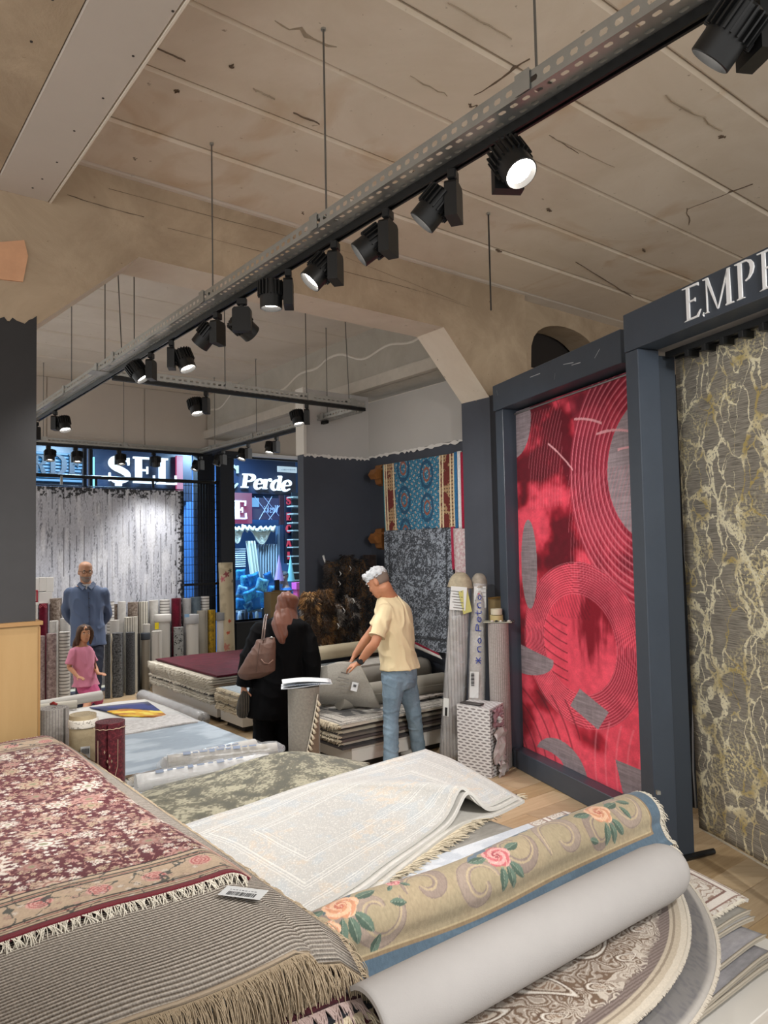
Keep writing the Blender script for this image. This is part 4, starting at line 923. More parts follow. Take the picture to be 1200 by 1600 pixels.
# LEFT FOREGROUND PILE
def smin(x): return x
def persian_paint(U, V, W, Hh):
    """V=0 at the near fringe; field with blossoms, bands near the fringe and the far end"""
    base = np.zeros(U.shape + (3,), np.float32) + lin('#500c1a'); rs = np.random.RandomState(5)
    n = fbm(U * 9, V * 9, 7); base = base * (0.8 + .4 * n)[..., None]
    wx = U + .03 * (fbm(U * 6, V * 6, 1) - .5); wy = V + .03 * (fbm(U * 6 + 50, V * 6, 2) - .5)
    # vines
    vn = fbm(wx * 7, wy * 7, 11, 3); vine = np.abs((vn * 7) % 1 - .5) < .045; base = mixc(base, lin('#b98f7e'), vine * .9)
    col = [lin(c) for c in ('#c9bfb4', '#a98078', '#a8937c', '#b8a08f', '#96736a', '#d2cac0')]
    def blossoms(c, cell, rad, seed, pet, two):
        x = wx / cell; y = wy / cell; xi = np.floor(x).astype(int); yi = np.floor(y).astype(int); T = np.random.RandomState(seed).rand(64, 64, 5)
        for di in (-1, 0, 1):
            for dj in (-1, 0, 1):
                t = T[(xi + di) % 64, (yi + dj) % 64]; cx = xi + di + .2 + .6 * t[..., 0]; cy = yi + dj + .2 + .6 * t[..., 1]; dx = x - cx; dy = (y - cy) * 1.0
                r = np.hypot(dx, dy); th = np.arctan2(dy, dx) + t[..., 3] * 6.28; R = rad * (.7 + .6 * t[..., 2]); sh = R * (.78 + .22 * np.cos(th * pet)); m = r < sh; rim = m & (r > sh - .06) 
                ci = (t[..., 4] * 5.99).astype(int); cc = np.array(col, np.float32)[ci]; c = np.where(m[..., None], cc, c); c = mixc(c, lin('#5a2a2a'), (rim & (t[..., 4] > .5)) * .6)
                if two: c = mixc(c, lin('#8a5a50'), (m & (r < R * .5) & (r > R * .38)) * .9); c = mixc(c, lin('#7c7a5c'), (m & (r < R * .2)) * .9)
        return c
    f = blossoms(base, .034, .30, 3, 5, False); f = blossoms(f, .060, .33, 8, 8, True); f = blossoms(f, .17, .33, 12, 10, True)
    # border along near edge (V) and along the far edge
    def band(c, lo, hi, colr, src=V, k=1.0): return mixc(c, lin(colr), ((src >= lo) & (src < hi)) * k)
    for src in (V, Hh - V):
        bd = (src < .245); b0 = np.zeros_like(f) + lin('#b09a82'); b0 = b0 * (.85 + .3 * n)[..., None]
        rose_x = (U / .16) % 1 - .5; rose_y = (src - .13) / .16; r = np.hypot(rose_x, rose_y + .12 * np.sin(np.floor(U / .16) * 2.4)); b0 = mixc(b0, lin('#a8605c'), (r < .22) * (np.abs((r * 14) % 1 - .5) < .28)); b0 = mixc(b0, lin('#c99a90'), (r < .24) * (np.abs((r * 14) % 1 - .5) >= .28))
        b0 = blossoms(b0, .045, .28, 21, 6, False) * 0.5 + b0 * .5
        v2 = np.abs((fbm(U * 8, src * 8, 33, 3) * 6) % 1 - .5) < .05; b0 = mixc(b0, lin('#2e3634'), v2 * .9)
        f = np.where(bd[..., None], b0, f)
        for lo, hi, cc in ((0, .022, '#6a1020'), (.022, .028, '#2b2a26'), (.036, .042, '#4a4034'), (.05, .055, '#7a1c28'), (.060, .066, '#2f2b26'), (.19, .196, '#2f2b26'), (.20, .206, '#7a3030'), (.212, .219, '#3a342c'), (.235, .243, '#2f2220')): f = band(f, lo, hi, cc, src)
    return f * (.70 + .25 * vnoise(U * 260, V * 260, 3))[..., None]
def red_bend(A_, B_): return .012 * np.sin(A_ * 3.1 + B_) - .05 * np.clip((B_ - 1.03) / .1, 0, 1.3) ** 2 - .03 * np.clip((1.0 - B_), 0, 2) * 0
zR = .848
def slab(a0, a1, b0, b1, z, th, nu, nv, fn, mat, label, paint=None, seed=1, name='rug', edge=None, taper=0.0, wav=.005):
    """like layer, but the near/right outline can be bent: fn(A,B)->dz ; taper shifts the near edge"""
    u = np.linspace(0, 1, nu)[None, :]; v = np.linspace(0, 1, nv)[:, None]; B_ = b0 + (b1 - b0) * u + 0 * v; n0 = a0 + taper * (1 - u) + .012 * np.sin(u * 17 + seed); A_ = n0 + (a1 - n0) * v
    zz = z + wav * (fbm(B_ * 4 + seed, A_ * 4, seed, 3) - .5) * 2 + (fn(A_, B_) if fn else 0)
    S = A_[..., None] * np.array(tuple(AX)) + B_[..., None] * np.array(tuple(BX)); S[..., 2] = zz
    o = sheet(name, S, th, mat, paint=paint, edge_mat=edge); tag(o, label, 'rug'); return o, S
def edge_pts(S, side):
    if side == 'near': P = S[0]
    elif side == 'far': P = S[-1]
    elif side == 'right': P = S[:, -1]
    else: P = S[:, 0]
    return [Vector(p) for p in P]
M_paint = vcol('rug_painted')
oR, SR = slab(2.16, 4.42, -.66, 1.125, zR, .010, 460, 520, red_bend, M_paint, 'dark red Persian rug with dense pale flowers topping the left pile', paint=persian_paint, seed=2, taper=.02, edge=plain('edge_maroon', '#5a1420', .9))
pts = [p + Vector((0, 0, -.004)) for p in edge_pts(SR, 'near')[::6]]; fringe('fringe', pts, [-AX] * len(pts), F_white, oR, L=.045, n=620, r=.0015, seg=4, droop=.55, jit=.9, clump=60)
pts = [p for p in edge_pts(SR, 'far')[::10]]; fringe('fringe', pts, [AX] * len(pts), F_white, oR, L=.03, n=250, r=.0015, seg=3, droop=.7, jit=.7, clump=40)
pts = [p for p in edge_pts(SR, 'right')[::12]]; q = MB(); q.tube(pts, .0055, 6); q.build('selvedge', plain('selvedge_pale', '#a98c80', .9), oR, smooth=True)
# ribbed grey-brown rug backs beneath
def ribbed_mat():
    m, nt, b = newmat('ribbed_rug_back'); L = nt.links.new; tc = N(nt, 'ShaderNodeTexCoord'); sp = N(nt, 'ShaderNodeSeparateXYZ'); L(tc.outputs['UV'], sp.inputs[0])
    def mth(op, a, bb=None): n = N(nt, 'ShaderNodeMath', operation=op); (L(a, n.inputs[0]) if not isinstance(a, float) else n.inputs[0].__setattr__('default_value', a)); 
    nz = N(nt, 'ShaderNodeTexNoise'); nz.inputs['Scale'].default_value = 3; L(tc.outputs['UV'], nz.inputs['Vector'])
    ma = N(nt, 'ShaderNodeMath', operation='MULTIPLY_ADD'); L(nz.outputs['Fac'], ma.inputs[0]); ma.inputs[1].default_value = .012; L(sp.outputs['Y'], ma.inputs[2])
    mu = N(nt, 'ShaderNodeMath', operation='MULTIPLY'); L(ma.outputs[0], mu.inputs[0]); mu.inputs[1].default_value = 2 * math.pi / .0135
    si = N(nt, 'ShaderNodeMath', operation='SINE'); L(mu.outputs[0], si.inputs[0])
    mx_ = N(nt, 'ShaderNodeMath', operation='MULTIPLY'); L(sp.outputs['X'], mx_.inputs[0]); mx_.inputs[1].default_value = 2 * math.pi / .008
    s2 = N(nt, 'ShaderNodeMath', operation='SINE'); L(mx_.outputs[0], s2.inputs[0]); s3 = N(nt, 'ShaderNodeMath', operation='MULTIPLY_ADD'); L(s2.outputs[0], s3.inputs[0]); s3.inputs[1].default_value = .22; L(si.outputs[0], s3.inputs[2])
    r = N(nt, 'ShaderNodeValToRGB'); r.color_ramp.elements[0].position = .0; r.color_ramp.elements[0].color = (*lin('#7e746a'), 1); r.color_ramp.elements[1].position = .8; r.color_ramp.elements[1].color = (*lin('#b0a699'), 1)
    mr = N(nt, 'ShaderNodeMapRange'); mr.inputs['From Min'].default_value = -1; mr.inputs['From Max'].default_value = 1; L(s3.outputs[0], mr.inputs['Value']); L(mr.outputs[0], r.inputs[0])
    n2 = N(nt, 'ShaderNodeTexNoise'); n2.inputs['Scale'].default_value = 90; L(tc.outputs['UV'], n2.inputs['Vector']); mm = N(nt, 'ShaderNodeMixRGB'); mm.blend_type = 'OVERLAY'; mm.inputs[0].default_value = .5; L(r.outputs[0], mm.inputs[1]); L(n2.outputs['Fac'], mm.inputs[2])
    hs = N(nt, 'ShaderNodeHueSaturation'); hs.inputs['Saturation'].default_value = .8; L(mm.outputs[0], hs.inputs['Color']); L(hs.outputs[0], b.inputs['Base Color'])
    b.inputs['Roughness'].default_value = .9; b.inputs['Specular IOR Level'].default_value = .15
    bp = N(nt, 'ShaderNodeBump'); bp.inputs['Strength'].default_value = .8; bp.inputs['Distance'].default_value = .006; L(s3.outputs[0], bp.inputs['Height']); L(bp.outputs[0], b.inputs['Normal']); return m
M_rib = ribbed_mat(); M_rib_edge = plain('ribbed_binding', '#9a8b78', .9, bump=.3, bscale=200)
def droop_nr(a0, b1, amt, ra=.14, rb=.12):
    return lambda A_, B_: -amt * np.clip(1 - (A_ - a0) / ra, 0, 1) ** 2 - amt * np.clip(1 - (b1 - B_) / rb, 0, 1) ** 2
layers_left = []
o1, S1 = slab(1.72, 4.40, -.66, 1.125, .834, .013, 90, 150, lambda A_, B_: droop_nr(1.72, 1.125, .035)(A_, B_) + red_bend(A_, B_) * .7 - .004, M_rib, 'grey-brown ribbed rug back with a barcode label beneath the red flowered rug', seed=3, edge=M_rib_edge)
def under_fringe(o, S, mat, L, n, r=.0016, droop=1.0, jit=.6, clump=0, sides=('near',)):
    for sd in sides:
        P = edge_pts(S, sd); P = P[::max(1, len(P) // 40)]; out = {'near': -AX, 'right': BX, 'far': AX, 'left': -BX}[sd]; P = [p - ZX * .006 + out * .001 for p in P]
        fringe('fringe', P, [out] * len(P), mat, o, L=L, n=n, r=r, seg=5, droop=droop, jit=jit, clump=clump)
q = MB(); q.tube([p + ZX * .001 + AX * .006 for p in edge_pts(S1, 'near')[::4]], .0075, 6, flat=.5); q.build('seam', M_rib_edge, o1, smooth=True)
q = MB(); q.tube([p + ZX * .001 - BX * .006 for p in edge_pts(S1, 'right')[::4]], .0065, 6, flat=.5); q.build('seam', M_rib_edge, o1, smooth=True)
under_fringe(o1, S1, F_tan, .11, 1500, jit=.45, clump=130)
# barcode label
lc_ = G(380, 1398, .842); t = thing('price_label', lc_, 'small clear-and-white barcode label on the ribbed rug', 'label')
m = frame(lc_ + ZX * .006, (G(415, 1405, .84) - G(352, 1397, .84)), ZX)
q = MB(); q.bbox((0, 0, 0), (.135, .060, .0012), .0004, m); q.build('card', plain('label_white', '#c9cbcc', .3, coat=.3), t)
q = MB(); rnd = random.Random(5); x = -.045
while x < .045: w = rnd.choice([.001, .0018, .003]); q.box((x + w / 2, -.012, .0009), (w, .022, .0005), m); x += w + rnd.choice([.001, .0016, .0026])
q.build('barcode', plain('ink_black', '#1c1c1e', .5), t)
q = MB()
for i in range(9): q.box((-.045 + i * .010, .010, .0009), (.007 if i % 3 else .004, .004, .0005), m)
q.build('printed_line', plain('ink_grey', '#707274', .5), t)
zz_ = .834 - .019; k = 0
spec = [('rib', 'second grey-brown ribbed rug showing at the pile corner', .05, .02)]
offs = [(1.69, 1.215, 'grey-brown ribbed rug jutting out to the right, second of the ribbed ones'), (1.74, 1.135, 'third ribbed rug with shaggy tan fringe in the left pile'), (1.71, 1.15, 'fourth ribbed rug with shaggy tan fringe in the left pile'), (1.75, 1.12, 'fifth ribbed rug with shaggy tan fringe in the left pile'), (1.72, 1.14, 'lowest ribbed rug, just above the dark tasselled rugs')]
for i, (a0, b1, lab) in enumerate(offs):
    o, S = slab(a0, 4.38, -.66, b1, zz_, .016, 30, 50, droop_nr(a0, b1, .045 + (.02 if i == 0 else 0)), M_rib, lab, seed=5 + i, edge=M_rib_edge); under_fringe(o, S, F_tan, .085, 1000 if i < 3 else 800, jit=.55, clump=110, sides=('near', 'right') if i == 0 else ('near',)); zz_ -= .0225
dk = [('#2a1418', '#461c24'), ('#14161c', '#25282e'), ('#3a1620', '#5a2630'), ('#151a24', '#2a3040'), ('#301018', '#4a1a22'), ('#1a1a1c', '#303034')]
for i in range(11):
    c = dk[i % 6]; a0 = 1.69 - .035 * min(i + 1, 5); b1 = 1.165 + .018 * min(i + 1, 5)
    o, S = slab(a0, 4.36, -.66, b1, zz_, .017, 24, 40, droop_nr(a0, b1, .02), rugmat('dark_pile_%d' % (i % 6), c[0], c[1], 14, .2), 'dark rug with tasselled fringe, %s below the ribbed ones in the left pile' % ('just' if i == 0 else ORD[i]), seed=20 + i)
    if i < 6: under_fringe(o, S, (F_pink, F_cream, F_tan)[i % 3], .075, 1000 if i < 4 else 500, r=.0026, jit=.5, clump=46, droop=.8, sides=('near', 'right') if i < 4 else ('near',))
    zz_ -= .0235
# grey rug humped at the far left behind the red one
S = sheet_grid([[AB(4.56, b, .80) for b in (-.6, -.1, .4, .8)], [AB(4.53, b, .86 + d) for b, d in ((-.6, .03), (-.1, .05), (.4, .03), (.8, -.04))], [AB(4.44, b, .885 + d) for b, d in ((-.6, .02), (-.1, .03), (.4, .015), (.8, -.05))], [AB(4.36, b, .855) for b in (-.6, -.1, .4, .8)]], 40, 16)
o = sheet('rug', S, .014, rugmat('pale_grey_pile', '#8a8b8c', '#a8a9aa', 20, .2)); tag(o, 'light grey rug bulging up at the far left edge behind the red rug', 'rug')

# CENTRE PILE
def white_paint(U, V, W, Hh):
    c = np.zeros(U.shape + (3,), np.float32) + lin('#b4b2ae'); n = fbm(U * 12, V * 12, 4, 4); n2 = fbm(U * 40, V * 40, 14, 3); n3 = fbm(U * 5, V * 5, 40)
    c = mixc(c, lin('#aab2b8'), sm(n, .52, .66) * .55); c = mixc(c, lin('#c9b7a2'), sm(n3, .55, .68) * sm(n2, .45, .6) * .5); c = mixc(c, lin('#dcdad4'), (np.abs((n2 * 6) % 1 - .5) < .08) * .6); c = mixc(c, lin('#a5aaae'), (np.abs((n * 9) % 1 - .5) < .05) * .35)
    e = np.minimum(U, 1e9); d = np.minimum(np.minimum(V, Hh - V), np.minimum(U, W - U))
    for k in (.035, .05, .13, .145, .165, .29, .305, .335): c = mixc(c, lin('#e4e2dc'), (np.abs(d - k) < .003) * .45); c = mixc(c, lin('#9a9ea0'), (np.abs(d - k - .006) < .0025) * .3)
    f = (np.abs(d - .095) < .025) & (((U + V) * 34 % 1) < .5); c = mixc(c, lin('#aeb0b0'), f * .35); return c * (.95 + .1 * vnoise(U * 300, V * 300, 3))[..., None]
W_rows = [
 [(470, 1432, .500), (560, 1376, .500), (600, 1346, .500), (688, 1283, .500), (721, 1229, .625), (756, 1257, .510), (800, 1240, .500)],
 [(420, 1400, .500), (510, 1345, .500), (556, 1318, .500), (650, 1262, .503), (688, 1224, .605), (733, 1240, .506), (770, 1221, .500)],
 [(370, 1365, .500), (455, 1318, .500), (505, 1292, .500), (590, 1247, .505), (632, 1221, .575), (680, 1226, .505), (737, 1202, .500)],
 [(315, 1332, .500), (400, 1291, .500), (445, 1272, .500), (515, 1238, .505), (560, 1220, .545), (620, 1208, .503), (703, 1184, .500)],
 [(250, 1301, .500), (315, 1279, .500), (380, 1259, .500), (446, 1236, .507), (500, 1219, .525), (570, 1198, .500), (665, 1170, .500)]]
def wsheet(dz, shift, nu, nv):
    rows = [[G(x, y, z) for (x, y, z) in r] for r in W_rows]; rows = [[Vector((p.x, p.y, (p.z - .5) * (1 - .06 * (dz > 0)) + .5)) for p in r] for r in rows]
    S = sheet_grid(rows, nu, nv); outv = np.array(tuple((BX * .9 - AX * .35).normalized()))
    w = np.linspace(1, .0, nv)[:, None, None] ** .5; return S + outv * shift * (0.4 + .6 * w) + np.array([0, 0, -dz])
oW = sheet('rug', wsheet(0, 0, 420, 300), .016, M_paint, paint=white_paint, edge_mat=plain('white_edge', '#cfcdc8', .9, bump=.3, bscale=150), jit=.004); tag(oW, 'cream-white faded rug with a raised wave, topmost in the centre', 'rug')
o = sheet('rug', wsheet(.022, .035, 90, 70), .016, rugmat('white_pile_b', '#c2c0ba', '#d6d4cf', 14, .2), edge_mat=MATS['white_edge']); tag(o, 'second cream-white rug showing as a thick edge under the waved one', 'rug')
o = sheet('rug', wsheet(.042, .075, 90, 70) * np.array([1, 1, 0]) + np.array([0, 0, .457]), .016, rugmat('white_pile_c', '#bcb9b2', '#d0cdc6', 14, .2), edge_mat=MATS['white_edge']); tag(o, 'third cream-white rug, flat beneath the two waved ones', 'rug')
# tasselled dark rug underneath, running along the right edge of the white ones
tr = [G(498, 1420, .44), G(618, 1362, .44), G(722, 1291, .44), G(808, 1240, .44)]; inn = [p - BX * .5 for p in tr]
S = sheet_grid([[p for p in tr], [p - BX * .25 for p in tr], inn], 60, 12); o = sheet('rug', S, .014, rugmat('maroon_black_pile', '#2a1a1c', '#6a2028', 40, .1, kind='noise', stretch=(1, .3, 1))); tag(o, 'dark maroon rug with cream knotted tassels under the white rugs', 'rug')
P = [Vector(p) for p in S[0]]; P = P[::-1] if False else P
fringe('fringe', [p for p in P[::3]], [(BX * .95 - AX * .3)] * len(P[::3]), F_cream, o, L=.085, n=800, r=.0026, seg=4, droop=.12, jit=.55, clump=44)
# silver rug with paisley border
def silver_paint(U, V, W, Hh):
    c = np.zeros(U.shape + (3,), np.float32) + lin('#b9bfc8'); n = fbm(U * 14, V * 14, 9, 4); c = mixc(c, lin('#d0d4da'), sm(n, .4, .6) * .8); d = np.minimum(W - U, V); bd = d < .34
    wx = U + .05 * fbm(U * 9, V * 9, 2); wy = V + .05 * fbm(U * 9 + 9, V * 9, 3); f = fbm(wx * 11, wy * 11, 6, 3)
    b = np.zeros_like(c) + lin('#cbc4bb'); b = mixc(b, lin('#8c7362'), (np.abs((f * 9) % 1 - .5) < .14) * .85); b = mixc(b, lin('#dcd8d2'), (np.abs((f * 9 + .3) % 1 - .5) < .08) * .8); c = np.where(bd[..., None], b, c)
    for k, w, cc in ((.03, .006, '#8d6f66'), (.05, .018, '#d9d3cc'), (.075, .005, '#7a5b54'), (.20, .005, '#8d6f66'), (.215, .012, '#ddd7d0'), (.235, .004, '#8d6f66'), (.335, .006, '#a08c80')): c = mixc(c, lin(cc), (np.abs(d - k) < w) * 1.0)
    return c * (.93 + .14 * vnoise(U * 300, V * 300, 3))[..., None]
u = np.linspace(0, 1, 300)[None, :]; v = np.linspace(0, 1, 420)[:, None]
c1, c2 = ab(G(1170, 1398, .43)), ab(G(890, 1262, .43)); B1 = c1[1] + (c2[1] - c1[1]) * v + .03 * np.sin(v * 3.14); A1 = c1[0] + (c2[0] - c1[0]) * v; Bq = B1 - 1.75 * (1 - u); Aq = A1 + .06 * (1 - u) ** 2; Zq = .43 + .004 * np.sin(Aq * 9) - .02 * np.clip((u - .95) / .05, 0, 1) ** 2
S = Aq[..., None] * np.array(tuple(AX)) + Bq[..., None] * np.array(tuple(BX)); S[..., 2] = Zq
oS = sheet('rug', S, .014, M_paint, paint=silver_paint, edge_mat=plain('silver_edge', '#bdb9b3', .9)); tag(oS, 'silver-grey rug with brown and cream paisley border, its corner pointing at the floor', 'rug')
fringe('fringe', [Vector(p) for p in S[0][::10]], [-AX] * 30, F_white, oS, L=.016, n=500, r=.0016, seg=2, droop=.4, jit=.4)
# fan of plain rugs under it
fan = [((1178, 1428), .405, '#8c8a88', '#b4b1ad', 'pale grey rug with thin dark edge, just under the paisley-bordered corner'), ((1172, 1418), .420, '#77756f', '#9c9992', 'dark flecked rug edge squeezed in the fanned stack'),
       ((1196, 1456), .385, '#7d7c80', '#a8a6aa', 'silver-grey rug with beige hem in the fanned stack at the lower right'), ((1206, 1482), .362, '#6f6e70', '#98969a', 'grey flecked rug with white hem, lowest of the fanned stack'), ((1214, 1494), .342, '#8a857d', '#a8a298', 'thin beige rug lying directly on the platform at the lower right')]
for i, ((x, y), z, c1_, c2_, lab) in enumerate(fan):
    a, b, _ = ab(G(x, y, z)); ro = [.02, .0, -.02, -.03, .0][i]; u = np.linspace(0, 1, 60)[None, :]; v = np.linspace(0, 1, 40)[:, None]; Bq = b - 1.7 * (1 - u) - .10 * v; Aq = a + (3.4 - a) * v + ro * (1 - u) * 2; Zq = z + 0 * u * v - .012 * np.clip((u - .9) / .1, 0, 1) ** 2
    S = Aq[..., None] * np.array(tuple(AX)) + Bq[..., None] * np.array(tuple(BX)); S[..., 2] = Zq
    o = sheet('rug', S, .013, rugmat('fan_pile_%d' % i, c1_, c2_, 9, .22, (1, 3, 1)), edge_mat=plain('fan_hem', '#a69e90', .9)); tag(o, lab, 'rug')
    q = MB(); q.tube([Vector(p) + ZX * .002 for p in S[0]], .0055, 6, flat=.5); q.build('hem', plain('fan_hem', '#a69e90', .9), o, smooth=True)
# round rugs
def paisley(Rr, TH, A_, B_):
    x = B_; y = A_; c = np.zeros(Rr.shape + (3,), np.float32) + lin('#a3968a')
    wx = x + .035 * fbm(x * 8, y * 8, 2); wy = y + .035 * fbm(x * 8 + 9, y * 8, 3); f = fbm(wx * 12, wy * 12, 6, 3)
    c = mixc(c, lin('#6e5846'), (np.abs((f * 11) % 1 - .5) < .20) * .95); c = mixc(c, lin('#c9c0b5'), (np.abs((f * 11 + .42) % 1 - .5) < .07) * .9)
    rs = np.random.RandomState(8); n = 0
    for rad, cnt, sz, ph in ((1.03, 24, .12, 0), (.80, 18, .11, .15), (.56, 13, .10, .3), (1.15, 34, .05, .05)):
        for k in range(cnt):
            t = 2 * math.pi * (k + ph) / cnt; cx = rad * math.cos(t); cy = rad * math.sin(t); X = Rr * np.cos(TH) - cx; Y = Rr * np.sin(TH) - cy
            if not np.any(np.hypot(X, Y) < sz): continue
            ta = t + .6 + .5 * (k % 2); p = X * math.cos(ta) + Y * math.sin(ta); q_ = -X * math.sin(ta) + Y * math.cos(ta); q_ = q_ - 3.2 * p * p * (1 if k % 2 else -1); w = .5 * (1 - p / sz) * .55 + .06
            d = np.hypot(p / sz, q_ / (sz * np.clip(w + .1, .12, 1))); m = d < 1; c = mixc(c, lin('#b7aa9c'), m * 1.0); c = mixc(c, lin('#5c4636'), m * ((d > .86) | ((d > .52) & (d < .62))) * .95); c = mixc(c, lin('#dcd6ce'), m * ((d > .68) & (d < .8)) * .95); c = mixc(c, lin('#8a7260'), m * (d < .38) * (np.abs((f * 16) % 1 - .5) < .25))
    out = sm(Rr, 1.185, 1.20 + .01); rb = (np.abs((A_ * 90) % 1 - .5) < .25); z = np.zeros_like(c) + lin('#6b5d58'); z = mixc(z, lin('#8f827c'), rb * .6); c = c * (1 - out)[..., None] + z * out[..., None]
    lob = 1.19 + .025 * np.abs(np.sin(TH * 18)); c = np.where(((Rr < lob) & (Rr > 1.15))[..., None], mixc(c, lin('#c2b8ac'), (np.abs((f * 14) % 1 - .5) < .2) * 1.0), c)
    return c
def disc(cx, cy, R, z, amax, mat, label, painter, nu, nv, edge, th=.016):
    ca, cb_, _ = ab(Vector((cx, cy, 0))); hb = math.sqrt(R * R - (ca - amax) ** 2) - .002; b = np.linspace(cb_ - hb, cb_ + hb, nu)[None, :]; t = np.linspace(0, 1, nv)[:, None]
    ae = ca - np.sqrt(np.maximum(R * R - (b - cb_) ** 2, 0)); A_ = ae + (amax - ae) * t; B_ = b + 0 * t; S = A_[..., None] * np.array(tuple(AX)) + B_[..., None] * np.array(tuple(BX)); S[..., 2] = z + .003 * np.sin(B_ * 7)
    Rr = np.hypot(A_ - ca, B_ - cb_); TH = np.arctan2(A_ - ca, B_ - cb_); o = sheet('round_rug', S, th, mat, paint=(lambda U, V, W, Hh: painter(Rr, TH, A_, B_, R)) if painter else None, edge_mat=edge); tag(o, label, 'rug')
    return o, S
def p1(Rr, TH, A_, B_, R):
    c = paisley(Rr * 1.3 / R, TH, A_, B_); e = R - Rr; c = mixc(c, lin('#b5a997'), sm(.062 - e, 0, .004)); c = mixc(c, lin('#8f8272'), (np.abs(e - .045) < .004)); c = mixc(c, lin('#c8bfb0'), (e < .022) * 1.0); return c * (.9 + .2 * vnoise(B_ * 300, A_ * 300, 3))[..., None]
def p2(Rr, TH, A_, B_, R):
    e = R - Rr; n = fbm(B_ * 14, A_ * 14, 3); c = np.zeros(Rr.shape + (3,), np.float32) + lin('#706e6d'); c = mixc(c, lin('#5f5d61'), (np.abs(((n * 5 + B_ * 18) % 1) - .5) < .15) * .7); c = mixc(c, lin('#a39f9a'), sm(.028 - e, 0, .01)); return c * (.94 + .12 * vnoise(B_ * 200, A_ * 200, 3))[..., None]
d2, S = disc(-.117, 3.07, 1.315, .478, 1.80, M_paint, 'grey round rug lying under the paisley round rug, its rim showing', p2, 220, 40, plain('round_edge', '#b9b1a4', .9))
fringe('serged_rim', [Vector(p) for p in S[0][::4]], [(Vector((p[0] + .117, p[1] - 3.07, 0))).normalized() for p in S[0][::4]], plain('round_edge', '#b9b1a4', .9), d2, L=.012, n=900, r=.002, seg=2, droop=.5, jit=.3)
d1, S = disc(-.1706, 3.145, 1.3033, .502, 1.70, M_paint, 'round rug with brown and cream paisley pattern and pale rim', p1, 520, 170, plain('round_edge', '#b9b1a4', .9))
fringe('serged_rim', [Vector(p) for p in S[0][::8]], [(Vector((p[0] + .17, p[1] - 3.145, 0))).normalized() for p in S[0][::8]], plain('round_edge', '#b9b1a4', .9), d1, L=.012, n=1000, r=.002, seg=2, droop=.5, jit=.3)
# grey folded-back part of the round rug: a big smooth curl of its backing
def sweep(axis, section, nu, name, mat, th, paint=None, scale=None, parent=None, edge=None, face=(0, 0, 1), back=None, nv=None):
    """sheet swept along axis points; section = list of (side, up) offsets, side axis = horizontal normal of the axis pointing to the viewer side"""
    A_ = catmull(np.array([[tuple(p)] for p in axis], float), nu, 0)[:, 0]; sec = catmull(np.array([[(s[0], s[1], 0)] for s in section], float), nv or 60, 0)[:, 0]
    d = np.gradient(A_, axis=0); d[:, 2] = 0; d /= np.linalg.norm(d, axis=1, keepdims=True); side = np.stack([d[:, 1], -d[:, 0], 0 * d[:, 0]], 1); sc = np.ones(nu) if scale is None else np.interp(np.linspace(0, 1, nu), *zip(*scale))
    S = A_[None] + side[None] * (sec[:, 0][:, None] * sc[None])[..., None] + np.array([0, 0, 1.0])[None, None] * (sec[:, 1][:, None] * sc[None])[..., None]
    return sheet(name, S, th, mat, paint=paint, parent=parent, edge_mat=edge, face=face, back_mat=back), S
M_back = plain('grey_felt_backing', '#a5a2a0', .85, bump=.12, bscale=240, var=.03)
R_ = .102; ang = [math.radians(x) for x in range(245, -75, -20)]; sec = [(R_ * math.cos(a), R_ * math.sin(a)) for a in ang]
az = .514 + R_
axis = [AB(1.595, 1.15, az), AB(1.598, 1.5, az), AB(1.60, 1.9, az), AB(1.605, 2.3, az), AB(1.605, 2.63, az)]
o, S = sweep(axis, sec, 70, 'folded_backing', M_back, .012, parent=d1, scale=[(0, .97), (.4, .97), (.90, 1.0), (.96, .93), (.99, .78), (1, .6)]); o['label'] = 'smooth grey felt backing of the round rug rolled back'
for i in range(1): q = MB(); e = [Vector(p) for p in S[:, -1]]; c = sum(e, Vector()) / len(e); q.add(e + [c + BX * .01], [(i, i + 1, len(e)) for i in range(len(e) - 1)]); q.build('curl_end', M_back, d1, smooth=True)
